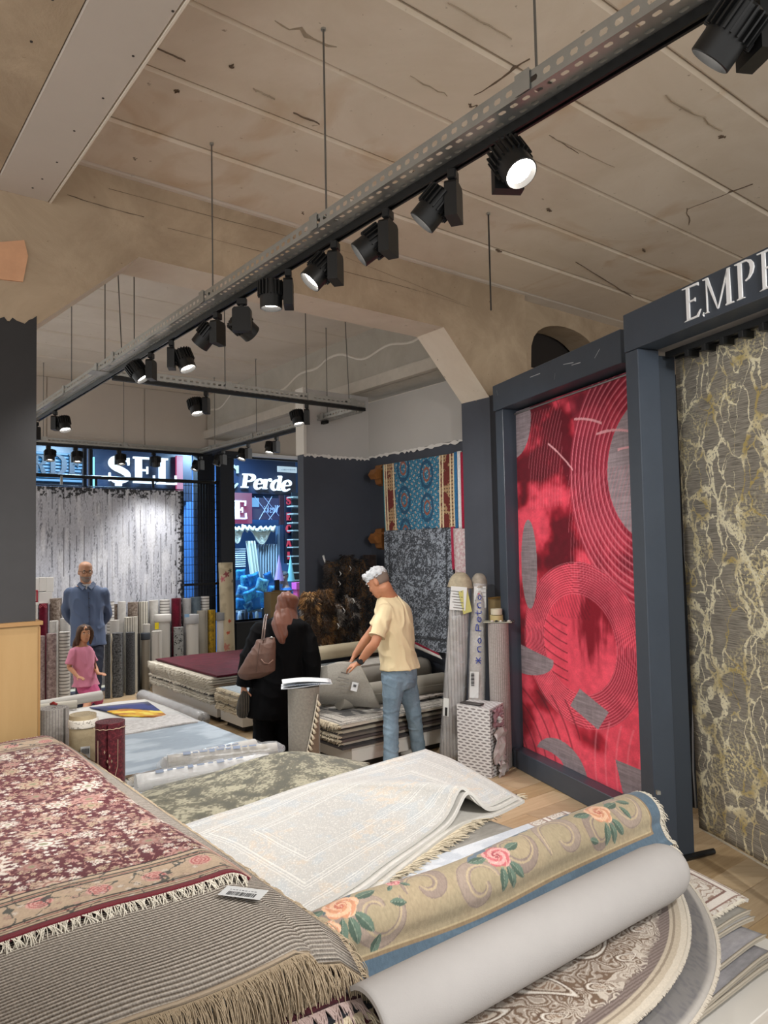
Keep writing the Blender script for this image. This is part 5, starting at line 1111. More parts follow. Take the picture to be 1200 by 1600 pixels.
# floral tapestry rug, bent over
def floral(U, V, W, Hh):
    """V=Hh at the near fringe"""
    X = U; Y = Hh - V; c = np.zeros(U.shape + (3,), np.float32) + lin('#a2957b'); n = fbm(X * 9, Y * 9, 3); c = mixc(c, lin('#a8977c'), sm(n, .5, .7) * .5)
    mau = lin('#8d7d78'); mau2 = lin('#9c8c84')
    # C-scrolls: spiral bands
    def scroll(cx, cy, s, rot, flip, col=mau, w=.026):
        nonlocal c
        dx = (X - cx); dy = (Y - cy) * flip; cr, sr = math.cos(rot), math.sin(rot); px = dx * cr + dy * sr; py = -dx * sr + dy * cr; r = np.hypot(px, py); th = np.arctan2(py, px) % (2 * math.pi)
        for k in range(1):
            rr = s * (.25 + .75 * th / (2 * math.pi)) ** .8; ww = w * (.35 + 1.0 * np.sin(th / 2)); m = np.abs(r - rr) < ww * .62; c = mixc(c, col, m * .9); c = mixc(c, lin('#7a6a68'), (np.abs(np.abs(r - rr) - ww * .55) < .0022) * (r < s * 1.1) * .6); c = mixc(c, lin('#c4b28c'), (np.abs(r - rr + ww * .3) < .004) * (r < s * 1.1) * .6)
    for i, (cx, cy, s, ro, fl) in enumerate([(.30, .20, .10, .3, 1), (.52, .25, .085, 3.4, 1), (.72, .18, .09, 0, -1), (.95, .26, .11, .5, 1), (1.22, .22, .12, 3.6, 1), (1.45, .17, .09, 0, -1), (1.68, .24, .10, .4, 1), (.10, .24, .08, 2, -1)]): scroll(cx, cy, s, ro, fl, mau if i % 2 else mau2, .034)
    for (cx, cy, a, b, ro, col) in [(.22, .31, .10, .02, .5, '#3d5c70'), (.88, .33, .16, .018, .35, '#4a6c86'), (1.15, .345, .13, .02, .25, '#42647e'), (1.42, .34, .12, .02, .3, '#42647e')]:
        dx = X - cx; dy = Y - cy; p = dx * math.cos(ro) + dy * math.sin(ro); q_ = -dx * math.sin(ro) + dy * math.cos(ro); c = mixc(c, lin(col), ((p / a) ** 2 + (q_ / (b * (1 + .4 * np.sin(p * 90)))) ** 2 < 1) * .9)
    def leaf(cx, cy, L_, ro, col='#33554e'):
        nonlocal c
        dx = X - cx; dy = Y - cy; p = (dx * math.cos(ro) + dy * math.sin(ro)) / L_; q_ = (-dx * math.sin(ro) + dy * math.cos(ro)) / (L_ * .23); m = (p > 0) & (p < 1) & (np.abs(q_) < np.sin(np.clip(p, 0, 1) * math.pi) ** .8); c = mixc(c, lin(col), m * 1.0); c = mixc(c, lin('#6d8a7c'), m * (q_ > .15) * .5); c = mixc(c, lin('#8fa090'), m * (np.abs(q_) < .08) * .7)
    def rose(cx, cy, r0, c1='#c47a76', c2='#dba39a', c3='#a84e54'):
        nonlocal c
        dx = X - cx; dy = (Y - cy) * 1.15; r = np.hypot(dx, dy) / r0; th = np.arctan2(dy, dx); sh = .82 + .18 * np.abs(np.cos(th * 2.5)); m = r < sh; c = mixc(c, lin(c2), m); c = mixc(c, lin(c1), m * (np.sin(r * 13 + th * 2) > .1)); c = mixc(c, lin(c3), m * (r < .33) * (np.sin(r * 20 + th) > -.2)); c = mixc(c, lin('#e6c4b4'), m * (np.abs(np.sin(th * 2.5 + r * 4)) < .12) * .8)
    for (cx, cy, s, kind) in [(.20, .27, .065, 1), (.42, .30, .028, 0), (.86, .25, .062, 0), (1.52, .25, .070, 1), (.13, .20, .04, 1)]:
        for a in ([-1.9, -1.45, -1.0, .1, 3.0] if s > .05 else [-.8, -2.4]): leaf(cx + s * .8 * math.cos(a), cy + s * .8 * math.sin(a), s * 1.35, a)
        rose(cx, cy, s, *(('#cc8f70', '#dfb596', '#b96a58') if kind else ('#c2606c', '#dba0a0', '#9c3c50')))
    for (x, y, L_, ro) in [(1.68, .27, .07, -.5), (1.66, .24, .07, -1.3), (1.70, .30, .05, .6), (.30, .14, .07, -2.2), (.18, .15, .05, -1.8), (.36, .22, .06, -.3), (1.36, .16, .06, -.4)]: leaf(x, y, L_, ro)
    # borders: near side and the far short end
    e = np.minimum(Y, (W - X) * 1.0)
    for lo, hi, cc in ((0, .075, '#3f5f78'), (.075, .088, '#8a765c'), (.088, .094, '#b9a888')): c = mixc(c, lin(cc), ((e >= lo) & (e < hi)) * 1.0)
    c = mixc(c, lin('#55748c'), ((e < .075) * sm(fbm(X * 6, Y * 30, 8), .5, .7)) * .5)
    c = c * .82 + np.array(lin('#8f8470'), np.float32) * .18
    return c * (.88 + .24 * vnoise(X * 260, Y * 120, 3))[..., None]
Rf = .096
ang = [math.radians(x) for x in (200, 170, 140, 110, 85, 60, 35, 10, -15)]
sec = [(-.15, -.108), (-.12, -.09)] + [(Rf * math.cos(a) * 1.05, Rf * math.sin(a)) for a in ang] + [(.110, -.060), (.130, -.090), (.160, -.106)]
zf = .50 + .112
axis = [AB(2.06, 1.18, zf - .02), AB(2.03, 1.45, zf), AB(1.99, 1.85, zf), AB(2.0, 2.3, zf + .01), AB(2.02, 2.75, zf), AB(2.03, 3.08, zf - .01)]
oF, S = sweep(axis, sec, 620, 'floral_rug', M_paint, .010, paint=floral, edge=plain('edge_blue', '#3f5f78', .9), nv=170, scale=[(0, .85), (.2, 1), (.93, 1), (1, .95)]); tag(oF, 'tan tapestry rug with roses, mauve scrolls and blue border bent over the pile', 'rug')
P = [Vector(p) for p in S[-1][::12]]; fringe('fringe', P, [-AX + BX * .05] * len(P), F_white, oF, L=.055, n=620, r=.0016, seg=4, droop=.5, jit=.45)
P = [Vector(p) for p in S[60:, -1][::3]]; fringe('fringe', P, [BX] * len(P), F_white, oF, L=.05, n=260, r=.0018, seg=4, droop=.55, jit=.7)
# mottled olive-grey rug behind the white ones
def olive_paint(U, V, W, Hh):
    n = fbm(U * 13, V * 13, 5, 5); n2 = vnoise(U * 90, V * 150, 8); c = np.zeros(U.shape + (3,), np.float32) + lin('#625f50'); c = mixc(c, lin('#a8a38c'), sm(n * .65 + n2 * .35, .50, .58) * .8); c = mixc(c, lin('#4a4a42'), sm(1 - n, .55, .7) * .6); return c * (.9 + .2 * vnoise(U * 300, V * 300, 2))[..., None]
rows = [[G(200, 1345, .43), G(340, 1330, .43), G(480, 1300, .43), G(640, 1262, .42)], [G(160, 1285, .44), G(340, 1265, .45), G(480, 1240, .45), G(640, 1222, .43)], [G(195, 1252, .46), G(330, 1232, .462), G(470, 1206, .46), G(605, 1206, .45)], [G(237, 1232, .45), G(330, 1210, .458), G(450, 1178, .452), G(574, 1194, .43)], [G(240, 1229, .42), G(333, 1206, .445), G(452, 1174, .44), G(578, 1192, .40)]]
o = sheet('rug', sheet_grid(rows[::-1], 300, 130), .013, M_paint, paint=olive_paint, edge_mat=plain('olive_edge', '#6b6656', .9)); tag(o, 'mottled olive-grey rug spread behind the white rugs', 'rug')
o = layer(3.3, 4.3, 1.2, 2.9, .425, .02, rugmat('hidden_pile_a', '#8a8478', '#a59f92', 12, .2), 'beige rug beneath the olive-grey mottled one', seed=4)
o = layer(1.9, 4.28, 1.2, 2.86, .395, .03, rugmat('hidden_pile_b', '#77726a', '#918b80', 12, .2), 'thick greyish folded rug in the middle of the central pile', seed=6)
o = layer(1.9, 4.3, 1.18, 2.88, .355, .045, rugmat('hidden_pile_c', '#8d8880', '#a8a298', 12, .2), 'thick pale folded rug lying on the central platform', seed=7)
# SHOP WINDOW AND THE STREET SIDE OF IT
GA = 10.62
def glass_mat():
    m = bpy.data.materials.new('shop_glass'); m.use_nodes = True; nt = m.node_tree; nt.nodes.clear(); L = nt.links.new
    o = N(nt, 'ShaderNodeOutputMaterial'); t = N(nt, 'ShaderNodeBsdfTransparent'); t.inputs[0].default_value = (.86, .93, .97, 1); g = N(nt, 'ShaderNodeBsdfGlossy'); g.inputs['Roughness'].default_value = .03; fr = N(nt, 'ShaderNodeFresnel'); fr.inputs[0].default_value = 1.35
    mx = N(nt, 'ShaderNodeMixShader'); L(fr.outputs[0], mx.inputs[0]); L(t.outputs[0], mx.inputs[1]); L(g.outputs[0], mx.inputs[2]); L(mx.outputs[0], o.inputs[0]); return m
M_glass = glass_mat(); M_navy = plain('navy_board', '#141f33', .35); M_alu = plain('dark_window_frame', '#23272e', .4, metal=.3)
for i, (b0, b1) in enumerate(((.8, 3.05), (3.09, 4.92), (5.22, 7.6))):
    q = MB(); z0, z1 = .12, 3.37
    for (bb, zz, w, h) in [((b0 + b1) / 2, z0 - .03, b1 - b0, .06), ((b0 + b1) / 2, z1 + .0, b1 - b0, .05), (b0 + .02, (z0 + z1) / 2, .045, z1 - z0), (b1 - .02, (z0 + z1) / 2, .045, z1 - z0)]: q.box((bb, GA, zz), (w, .06, h), ABM)
    w_ = struct(q.build('window_%d' % (i + 1), M_alu)); q = MB(); q.box(((b0 + b1) / 2, GA, (z0 + z1) / 2), (b1 - b0 - .08, .008, z1 - z0 - .04), ABM); q.build('pane', M_glass, w_)
# dark pillar between the two windows
for k, (x0, x1, a, mt) in enumerate(((309, 336, 10.50, plain('post_dark', '#20242c', .5)), (345, 366, 10.30, plain('post_dark', '#20242c', .5)))):
    b0, b1 = ab(PA(x0, 800, a))[1], ab(PA(x1, 800, a))[1]; q = MB(); q.box(((b0 + b1) / 2, a + .08, 1.7), (b1 - b0, .16, 3.4), ABM)
    if k: q.box(((b0 + b1) / 2, a + .06, 3.36), (b1 - b0 + .10, .24, .06), ABM); q.box(((b0 + b1) / 2, a + .06, 3.31), (b1 - b0 + .05, .2, .05), ABM)
    struct(q.build('trim_%d' % (20 + k), mt))
# black hanging rack with wire grid
AR = 10.36
rk = thing('hanging_rack', AB(AR, 3.8, 0), 'black metal rack with wire grid carrying the white distressed rug', 'rack')
p0, p1, p2 = PA(20, 740.5, AR), PA(363, 755, AR), PA(363, 1000, AR); zb_ = (p0.z + p1.z) / 2
q = MB(); q.cyl(Vector((p0.x, p0.y, zb_)), Vector((p1.x, p1.y, zb_)), .026, 8); q.build('top_rail', M_black, rk)
q = MB(); bp_ = ab(p1)[1]; q.box((bp_, AR, zb_ / 2), (.05, .05, zb_), ABM); q.build('post', M_black, rk)
q = MB(); b1_ = ab(PA(287, 800, AR))[1]; zz = PA(330, 912, AR).z; q.box(((b1_ + bp_) / 2, AR, zz), (bp_ - b1_, .03, .035), ABM); q.build('cross_rail', M_black, rk)
q = MB()
for i in range(17): b = b1_ + .04 + (bp_ - b1_ - .08) * i / 16; q.cyl(AB(AR + .01, b, .9), AB(AR + .01, b, zb_), .0035, 4)
for i in range(15): z = 1.2 + i * .118; q.cyl(AB(AR + .01, b1_, z), AB(AR + .01, bp_, z), .0035, 4)
q.build('wire_grid', M_black, rk)
for px in (96, 239, 150): q = MB(); c = PA(px, 760, AR - .02); q.box((ab(c)[1], AR - .02, zb_ - .06), (.03, .02, .12), ABM); q.build('rug_clip', M_galv if px == 96 else M_black, rk)
q = MB(); q.cyl(AB(AR, 1.2, zb_ - .13), AB(AR, b1_, zb_ - .13), .008, 6); q.build('clip_rail', M_black, rk)
for px in (99,): q = MB(); 
def distress(U, V, W, Hh):
    c = np.zeros(U.shape + (3,), np.float32) + lin('#b9bcc6'); n = vnoise(U * 75, V * 3.0, 3); n2 = vnoise(U * 150, V * 50, 4); n3 = fbm(U * 10, V * 10, 5)
    c = mixc(c, lin('#4a4d55'), sm(n * .5 + n2 * .5, .64, .78) * .7); c = mixc(c, lin('#d6d8de'), sm(vnoise(U * 20, V * 3, 8), .5, .8) * .6); ln = (np.abs(((U + .05 * vnoise(U * 3, 0 * U, 5)) * 13) % 1 - .5) < .05) * (vnoise(U * 13, V * 7, 7) > .45); c = mixc(c, lin('#30323a'), ln * .75)
    e = np.minimum(V, (W - U)); sp = fbm(U * 34, V * 34, 6, 4); k = sm(sp - .50 + (.06 - e) * 2.6, 0, .04); c = mixc(c, lin('#0d0e12'), k * (e < .3) * .9); c = mixc(c, lin('#0d0e12'), sm(.05 - (W - U), 0, .02) * .9); return c * (.85 + .3 * vnoise(U * 170, V * 60, 9))[..., None]
ad = 10.34; tl, tr = PA(22, 768, ad), PA(287, 770, ad); zt = zb_ - .145
o = hung('hanging_rug', Vector((tl.x, tl.y, zt)), Vector((tr.x, tr.y, zt)), Vector((tl.x, tl.y, .08)), Vector((tr.x, tr.y, .08)), M_paint, 'large white distressed rug with black speckled edges hanging before the shop window', face=-AX, nu=420, nv=330, paint=distress, wave=.01)

# across the passage (all beyond the glass)
EX = 13.2
def E(px, py, a=EX): return PA(px, py, a)
def slabx(px0, py0, px1, py1, a, d, name, mat, parent=None, label=None, cat=None, group=None, kind=None):
    p, r = E((px0), (py0 + py1) / 2, a), E(px1, (py0 + py1) / 2, a); c = E((px0 + px1) / 2, py0, a).z, E((px0 + px1) / 2, py1, a).z; b0, b1 = ab(p)[1], ab(r)[1]
    q = MB(); q.bbox(((b0 + b1) / 2, a + d / 2, (c[0] + c[1]) / 2), (b1 - b0, d, abs(c[0] - c[1])), min(.004, d * .2), ABM); o = q.build(name, mat, parent); return tag(o, label, cat, group, kind)
shop = thing('curtain_shop', AB(EX + .4, 6.0, 0), 'curtain shop front across the passage with lit white lettering on navy boards', 'shop front')
slabx(-60, 690, 300, 1010, EX + .35, .1, 'wall', plain('shop_wall_blue', '#2a5588', .6), shop)
slabx(300, 690, 620, 1080, EX + .6, .1, 'wall', plain('shop_wall_blue', '#1f3f66', .6), shop)
slabx(50, 696, 300, 780, EX + .1, .2, 'fascia', M_navy, shop)
slabx(355, 716, 462, 772, EX + .05, .25, 'fascia', M_navy, shop)
m_sl = emit('shutter_blue', '#3f86bd', .8)
for i in range(9): slabx(40, 707 + i * 5.2, 134, 710.5 + i * 5.2, EX + .02, .03, 'shutter_slat', m_sl, shop)
slabx(146, 714, 148, 768, EX + .02, .05, 'light_strip', emit('cyan_strip', '#7fd0f0', 1.5), shop)
M_lit = emit('lit_letter', '#eef6ff', 1.6); M_lit2 = emit('lit_letter_cool', '#bfe6f5', 1.2); M_letn = plain('letter_navy', '#0b1220', .5)
def ribbon(pts, ws, px0, px1, py0, py1, a, name, mat, parent, d=.05, slant=0.0):
    """stroke given in a 0..1 box (x right, y up) with local widths; mapped on the plane a=const"""
    b0, b1 = ab(E(px0, (py0 + py1) / 2, a))[1], ab(E(px1, (py0 + py1) / 2, a))[1]; z1, z0 = E((px0 + px1) / 2, py0, a).z, E((px0 + px1) / 2, py1, a).z; Hh = z1 - z0; q = MB()
    P = catmull(np.array([[(x, y, w)] for (x, y), w in zip(pts, ws)], float), max(2, len(pts) * 5 if len(pts) > 2 else 2), 0)[:, 0]
    X = b0 + (b1 - b0) * P[:, 0] + slant * P[:, 1] * Hh; Z = z0 + Hh * P[:, 1]; dx, dz = np.gradient(X), np.gradient(Z); n = np.hypot(dx, dz) + 1e-9; nx, nz = -dz / n, dx / n; w = P[:, 2] * Hh / 2; K = len(X); vs = []
    for k in range(K):
        for s in (1, -1): vs.append(AB(a, X[k] + nx[k] * w[k] * s, Z[k] + nz[k] * w[k] * s))
    m = len(vs); vs += [v + AX * d for v in vs]; fs = [(2 * k, 2 * k + 2, 2 * k + 3, 2 * k + 1) for k in range(K - 1)] + [(2 * k, m + 2 * k, m + 2 * k + 2, 2 * k + 2) for k in range(K - 1)] + [(2 * k + 1, 2 * k + 3, m + 2 * k + 3, m + 2 * k + 1) for k in range(K - 1)] + [(0, 1, m + 1, m), (m - 2, m - 1, 2 * m - 1, 2 * m - 2)]
    q.add(vs, fs); return q
ST = {   # strokes: list of (points, widths)
 'S': [([(.88, .70), (.86, .80), (.70, .92), (.45, .96), (.22, .86), (.17, .70), (.32, .57), (.60, .46), (.82, .33), (.82, .16), (.60, .04), (.32, .04), (.12, .18), (.10, .34)], [.06, .08, .10, .13, .17, .20, .22, .23, .21, .17, .13, .10, .08, .06]), ([(.88, .94), (.88, .66)], [.06, .05]), ([(.10, .05), (.10, .36)], [.06, .05])],
 'E': [([(.28, .02), (.28, .98)], [.24, .24]), ([(.05, .96), (.92, .96)], [.07, .07]), ([(.05, .035), (.95, .035)], [.07, .07]), ([(.3, .5), (.66, .5)], [.07, .07]), ([(.92, .99), (.90, .72)], [.05, .05]), ([(.97, .01), (.95, .32)], [.06, .05]), ([(.66, .64), (.66, .36)], [.05, .05])],
 'L': [([(.32, .02), (.32, .98)], [.24, .24]), ([(.08, .965), (.58, .965)], [.07, .07]), ([(.08, .035), (.95, .035)], [.07, .07]), ([(.96, .01), (.94, .36)], [.06, .05])],
 'R': [([(.25, .02), (.25, .98)], [.22, .22]), ([(.05, .96), (.5, .96), (.78, .86), (.80, .66), (.6, .54), (.3, .52)], [.07, .08, .18, .2, .1, .07]), ([(.5, .52), (.68, .3), (.8, .06), (.97, .04)], [.1, .2, .18, .07]), ([(.05, .035), (.48, .035)], [.07, .07])],
 'D': [([(.25, .02), (.25, .98)], [.22, .22]), ([(.05, .96), (.45, .96), (.80, .8), (.88, .5), (.80, .2), (.45, .04), (.05, .04)], [.07, .09, .2, .26, .2, .09, .07])],
 'C': [([(.92, .68), (.88, .84), (.6, .96), (.3, .88), (.12, .6), (.14, .36), (.34, .10), (.62, .04), (.92, .22)], [.05, .07, .1, .18, .26, .26, .18, .1, .06]), ([(.92, .98), (.92, .66)], [.07, .07])],
 'P': [([(.28, .02), (.28, .98)], [.26, .26]), ([(.05, .95), (.5, .95), (.82, .85), (.86, .68), (.68, .50), (.3, .46)], [.10, .11, .24, .26, .13, .10]), ([(.05, .045), (.55, .045)], [.09, .09])],
 'e': [([(.10, .33), (.82, .38), (.84, .56), (.58, .68), (.28, .58), (.14, .32), (.22, .10), (.50, .02), (.86, .14)], [.08, .08, .15, .10, .16, .24, .20, .12, .07])],
 'r': [([(.30, .02), (.34, .66)], [.22, .22]), ([(.08, .635), (.38, .635)], [.07, .07]), ([(.32, .42), (.52, .60), (.80, .66), (.86, .52)], [.06, .10, .16, .12]), ([(.08, .035), (.56, .035)], [.07, .07])],
 'd': [([(.78, .98), (.72, .04)], [.22, .22]), ([(.70, .60), (.45, .68), (.18, .48), (.14, .22), (.34, .03), (.56, .06), (.72, .22)], [.08, .13, .22, .24, .13, .08, .07]), ([(.55, .965), (.86, .965)], [.07, .07]), ([(.7, .035), (.98, .035)], [.08, .07])],
 'A': [([(.08, .02), (.5, .97)], [.1, .12]), ([(.92, .02), (.5, .97)], [.2, .16]), ([(.25, .34), (.76, .34)], [.09, .09])],
 'I': [([(.5, .0), (.5, 1)], [.26, .26])], 'V': [([(.08, .97), (.48, .02)], [.2, .14]), ([(.92, .97), (.48, .02)], [.1, .1])],
 's': [([(.8, .55), (.5, .68), (.22, .52), (.6, .34), (.75, .16), (.45, .0), (.15, .12)], [.09] * 7)], 'k': [([(.3, 0), (.3, 1)], [.09, .09]), ([(.3, .3), (.8, .66)], [.08, .08]), ([(.45, .4), (.85, 0)], [.09, .09])], 'i': [([(.5, 0), (.5, .62)], [.1, .1]), ([(.5, .8), (.5, .9)], [.1, .1])],
 'a': [([(.75, .6), (.45, .66), (.2, .4), (.3, .08), (.6, .05), (.78, .3)], [.09] * 6), ([(.78, .66), (.8, .02)], [.1, .1])]}
def glyph(ch, px0, px1, py0, py1, mat, parent, a=EX - .05, d=.05, slant=0.0, name='letter', mirror=False):
    q = MB()
    for pts, ws in ST[ch]:
        if mirror: pts = [(1 - x, y) for x, y in pts]
        r = ribbon(pts, ws, px0, px1, py0, py1, a, name, mat, parent, d, slant); q.add([Vector(v) for v in r.v], r.f)
    return q.build(name, mat, parent)
glyph('S', 168, 206, 712, 754, M_lit, shop); slabx(181, 754, 191, 759, EX - .05, .05, 'letter', M_lit, shop)
glyph('E', 207, 243, 714, 755, M_lit, shop); glyph('L', 243, 277, 716, 757, M_lit, shop)
for ch, x0, x1 in (('R', 50, 74), ('D', 76, 104), ('E', 106, 130)): glyph(ch, x0, x1, 710, 742, M_letn, shop)
glyph('C', 350, 374, 726, 763, M_lit2, shop)
for ch, x0, x1, y0, y1 in (('P', 376, 398, 740, 762), ('e', 397, 411, 741, 764), ('r', 410, 424, 741, 764), ('d', 423, 440, 743, 766), ('e', 440, 455, 743, 767)):
    glyph(ch, x0, x1, y0, y1, M_lit, shop, slant=.16)
slabx(276, 712, 286, 768, EX - .02, .06, 'pink_strip', emit('pink_strip', '#c23a63', .8), shop)
sgn = slabx(434, 729, 464, 738, EX - .3, .03, 'small_sign', emit('small_sign_white', '#b9c6cf', .9), None, 'small white sign hanging beyond the right window pane', 'sign')
q = MB()
for i in range(10):
    c = E(440 + i * 2.3, 734, EX - .31); q.box((ab(c)[1], EX - .31, c.z), (.012, .004, .03 if i % 4 else .015), ABM)
q.build('printed_text', plain('ink_grey2', '#55606a', .5), sgn)
ps = slabx(358, 770, 394, 818, EX - .1, .12, 'pink_sign', emit('pink_sign', '#a8346e', .55), None, 'pink sign box with a white relief letter beyond the window', 'sign')
glyph('E', 366, 386, 782, 811, plain('letter_white', '#eef0f2', .4), ps, a=EX - .17)
pu = slabx(394, 778, 437, 812, EX + .0, .06, 'purple_sign', emit('purple_sign', '#2a2470', .45), None, 'purple sign with mirrored pale script beyond the window', 'sign')
slabx(394, 778, 405, 792, EX - .03, .02, 'pale_field', emit('pale_blue', '#6fa8dc', .9), pu)
for i, ch in enumerate('Veski'): glyph(ch, 430 - i * 4.6, 434.5 - i * 4.6, 789 if ch == 'V' else 790, 801, emit('script_cyan', '#8fb7ee', 1.0), pu, a=EX - .03, d=.01, mirror=True)
for (x0, y0, x1, y1) in [(398, 776, 425, 812), (405, 812, 425, 776), (412, 776, 436, 806), (420, 812, 437, 790)]: q = MB(); q.cyl(E(x0, y0, EX - .05), E(x1, y1, EX - .05), .006, 4); q.build('lattice_bar', plain('lattice', '#7f8fb0', .5), pu)
red = thing('vertical_sign', E(451, 820, EX - .1), 'narrow dark sign with red letters one below another beyond the window', 'sign')
slabx(445, 774, 458, 880, EX - .02, .05, 'board', M_navy, red); slabx(437, 774, 444, 820, EX - .02, .05, 'board', plain('board_plum', '#2a1220', .6), red)
for ch, y0 in (('S', 776), ('E', 801), ('C', 820), ('A', 842), ('I', 862)): glyph(ch, 448, 455, y0, y0 + 12, emit('red_letter', '#c0304a', .9), red, a=EX - .06, d=.03)
# curtains in the shop window opposite
cur = thing('curtain_display', E(400, 880, EX), 'draped ivory curtains with swags in the lit window opposite', 'curtain')
M_drape = plain('drape_ivory', '#c9cfc4', .6, sheen=.3); M_drape2 = plain('drape_silver', '#9fb0bd', .45)
def drape(px0, px1, py0, py1, a, mat, nf, nm='drape', lean=0):
    tl, tr, bl, br = E(px0, py0, a), E(px1, py0, a), E(px0 + lean, py1, a), E(px1 + lean, py1, a); nu = nf * 8; u = np.linspace(0, 1, nu)[None, :]; S = quad_grid(tl, tr, bl, br, nu, 12); S = S + (np.array(tuple(AX))[None, None] * (.05 * np.sin(u * nf * 2 * math.pi))[..., None]); return sheet(nm, S, .008, mat, parent=cur, face=-AX)
drape(385, 398, 845, 905, EX - .12, M_drape, 3, lean=8); drape(399, 432, 850, 906, EX - .05, M_drape2, 8)
for (cx, w, y0, dep) in [(371, 26, 826, 26), (409, 38, 828, 26)]:
    for k in range(9):
        L_, R_2 = E(cx - w / 2 + k * .6, y0 - k * .3, EX - .15), E(cx + w / 2 - k * .6, y0 - 4 - k * .3, EX - .15); pts = []
        for i in range(13): t = i / 12; p = L_.lerp(R_2, t); p = p - ZX * (.03 + (dep / 1150 * 13.5) * (k + 1) / 9) * math.sin(math.pi * t) ** .8; pts.append(p)
        q = MB(); q.tube(pts, .018, 5); q.build('swag_fold', M_drape, cur, smooth=True)
for i in range(8):
    p = [E(366 + i * 8, 824 + 3 * math.sin(i * 2), EX - .2), E(370 + i * 8, 829, EX - .22), E(374 + i * 8, 823 - 2 * math.sin(i), EX - .2)]; q = MB(); q.tube(p, [.03, .045, .02], 6); q.build('ruffle', M_drape, cur, smooth=True)
for i in range(9): slabx(362, 857 + i * 3.4, 384, 858.8 + i * 3.4, EX - .08, .02, 'blind_slat', plain('blind_white', '#c5d2dc', .5), cur)
slabx(434, 822, 438, 905, EX - .1, .08, 'window_post', plain('post_steel', '#5d7690', .4, metal=.5), cur)
sh = thing('goods_shelf', E(468, 850, EX - .4), 'dark shelving with pale shelf edges at the far right behind the glass', 'shelf')
for i in range(11): slabx(458, 776 + i * 13 + (i % 2), 482, 778 + i * 13 + (i % 2), EX - .4, .25, 'shelf_board', plain('shelf_edge', '#8f9c9c' if i < 8 else '#b8ab80', .5), sh)
slabx(457, 770, 486, 960, EX - .12, .03, 'back_panel', plain('shelf_back', '#14202c', .6), sh)
# blue cushions and textiles heaped at the stall
rnd = random.Random(9); cols = ['#4aa9cf', '#58b6d8', '#3c8fc4', '#7cc7dd', '#2f6fae', '#5fb0e0', '#86b9d8']
def cushion(px, py, w, h, a, col, label, dots=True, rot=0.0):
    c = E(px, py, a); s = a / 1150 * 1.35; W_, H_ = w * s, h * s; bm = []
    n = 10; u = np.linspace(-1, 1, n); X, Z = np.meshgrid(u, u); D = .35 * min(W_, H_) * np.sqrt(np.maximum(0, (1 - X ** 4) * (1 - Z ** 4))) * .5
    q = MB(); m = frame(c, BX) @ Matrix.Rotation(rot, 4, 'Y'); vs = []
    for sgn_ in (-1, 1):
        for i in range(n):
            for j in range(n): vs.append((X[i, j] * W_ / 2 * (1 - .08 * (1 - abs(Z[i, j]))), sgn_ * D[i, j], Z[i, j] * H_ / 2 * (1 - .08 * (1 - abs(X[i, j])))))
    K = n * n
    for i in range(n - 1):
        for j in range(n - 1): k = i * n + j; q.f.append((k, k + 1, k + n + 1, k + n)); q.f.append((K + k, K + k + n, K + k + n + 1, K + k + 1)); q.uv += [None, None]; q.mi += [0, 0]
    q.v = [tuple(m @ Vector(v)) for v in vs]
    o = q.build('cushion', rugmat('cush_' + col[1:], col, '#2b66a8', 14, .14, coord='Object', kind='noise', detail=2), None, smooth=True); return tag(o, label, 'cushion', 'blue cushions and textiles on the stall beyond the glass')
cp = [(376, 898, 14, 14, 'round pale cushion topmost at the left of the blue heap'), (384, 908, 16, 16, 'sky blue cushion in the left middle of the heap beyond the glass'), (397, 905, 18, 16, 'light blue folded towel with printed shapes in the heap'), (409, 914, 18, 18, 'cyan cushion with small circles in the middle of the heap'), (420, 903, 12, 16, 'dark blue and purple bundle at the top right of the heap'), (427, 925, 16, 18, 'bright blue cushion at the right end of the heap'),
      (378, 925, 16, 16, 'blue and white printed cushion at the left edge of the heap'), (391, 930, 20, 14, 'navy and pink patterned bundle in the lower middle of the heap'), (405, 932, 18, 18, 'cyan cushion with a dark blue emblem in the heap'), (376, 944, 16, 16, 'blue dotted cushion at the lower left of the heap'), (389, 948, 14, 14, 'pale cyan cushion at the bottom of the heap'), (401, 943, 12, 16, 'pale blue rounded cushion, lower middle of the heap'), (413, 946, 12, 14, 'cyan rounded cushion, lower right of the heap'), (423, 941, 12, 14, 'blue cushion above the cardboard box')]
for i, (x, y, w, h, lab) in enumerate(cp): cushion(x, y, w, h, 12.0 - (i % 4) * .09, cols[i % 7], lab, rot=rnd.uniform(-.4, .4))
stl = thing('market_stall', AB(12.1, 6.0, 0), 'low stall table carrying the blue cushions beyond the glass', 'table'); b0, b1 = ab(E(366, 950, 12.1))[1], ab(E(440, 950, 12.1))[1]
q = MB(); q.box(((b0 + b1) / 2, 12.15, .80), (b1 - b0, .7, .05), ABM); q.build('table_top', plain('stall_top', '#7d8d99', .6), stl)
for b in (b0 + .05, b1 - .05):
    for a in (11.85, 12.45): q = MB(); q.box((b, a, .39), (.05, .05, .78), ABM); q.build('leg', M_black, stl)
for (x, y0, y1, w, c, lab) in [(436, 866, 908, 13, '#a98fc4', 'lilac towel hung in a cone beyond the glass'), (454, 866, 908, 11, '#7fc3cf', 'aqua towel hung in a cone beyond the glass')]:
    q = MB(); tp, bt = E(x, y0, 12.7), E(x, y1, 12.7); n = 14; vs = [tp] + [bt + BX * (math.cos(k / n * 6.283) * w * .0075 * (1 + .15 * (k % 2))) + AX * (math.sin(k / n * 6.283) * .05) for k in range(n)]; q.add(vs, [(0, 1 + k, 1 + (k + 1) % n) for k in range(n)] + [tuple(range(n, 0, -1))]); tag(q.build('hanging_towel', plain('towel' + c[1:], c, .9, bump=.3)), lab, 'towel')
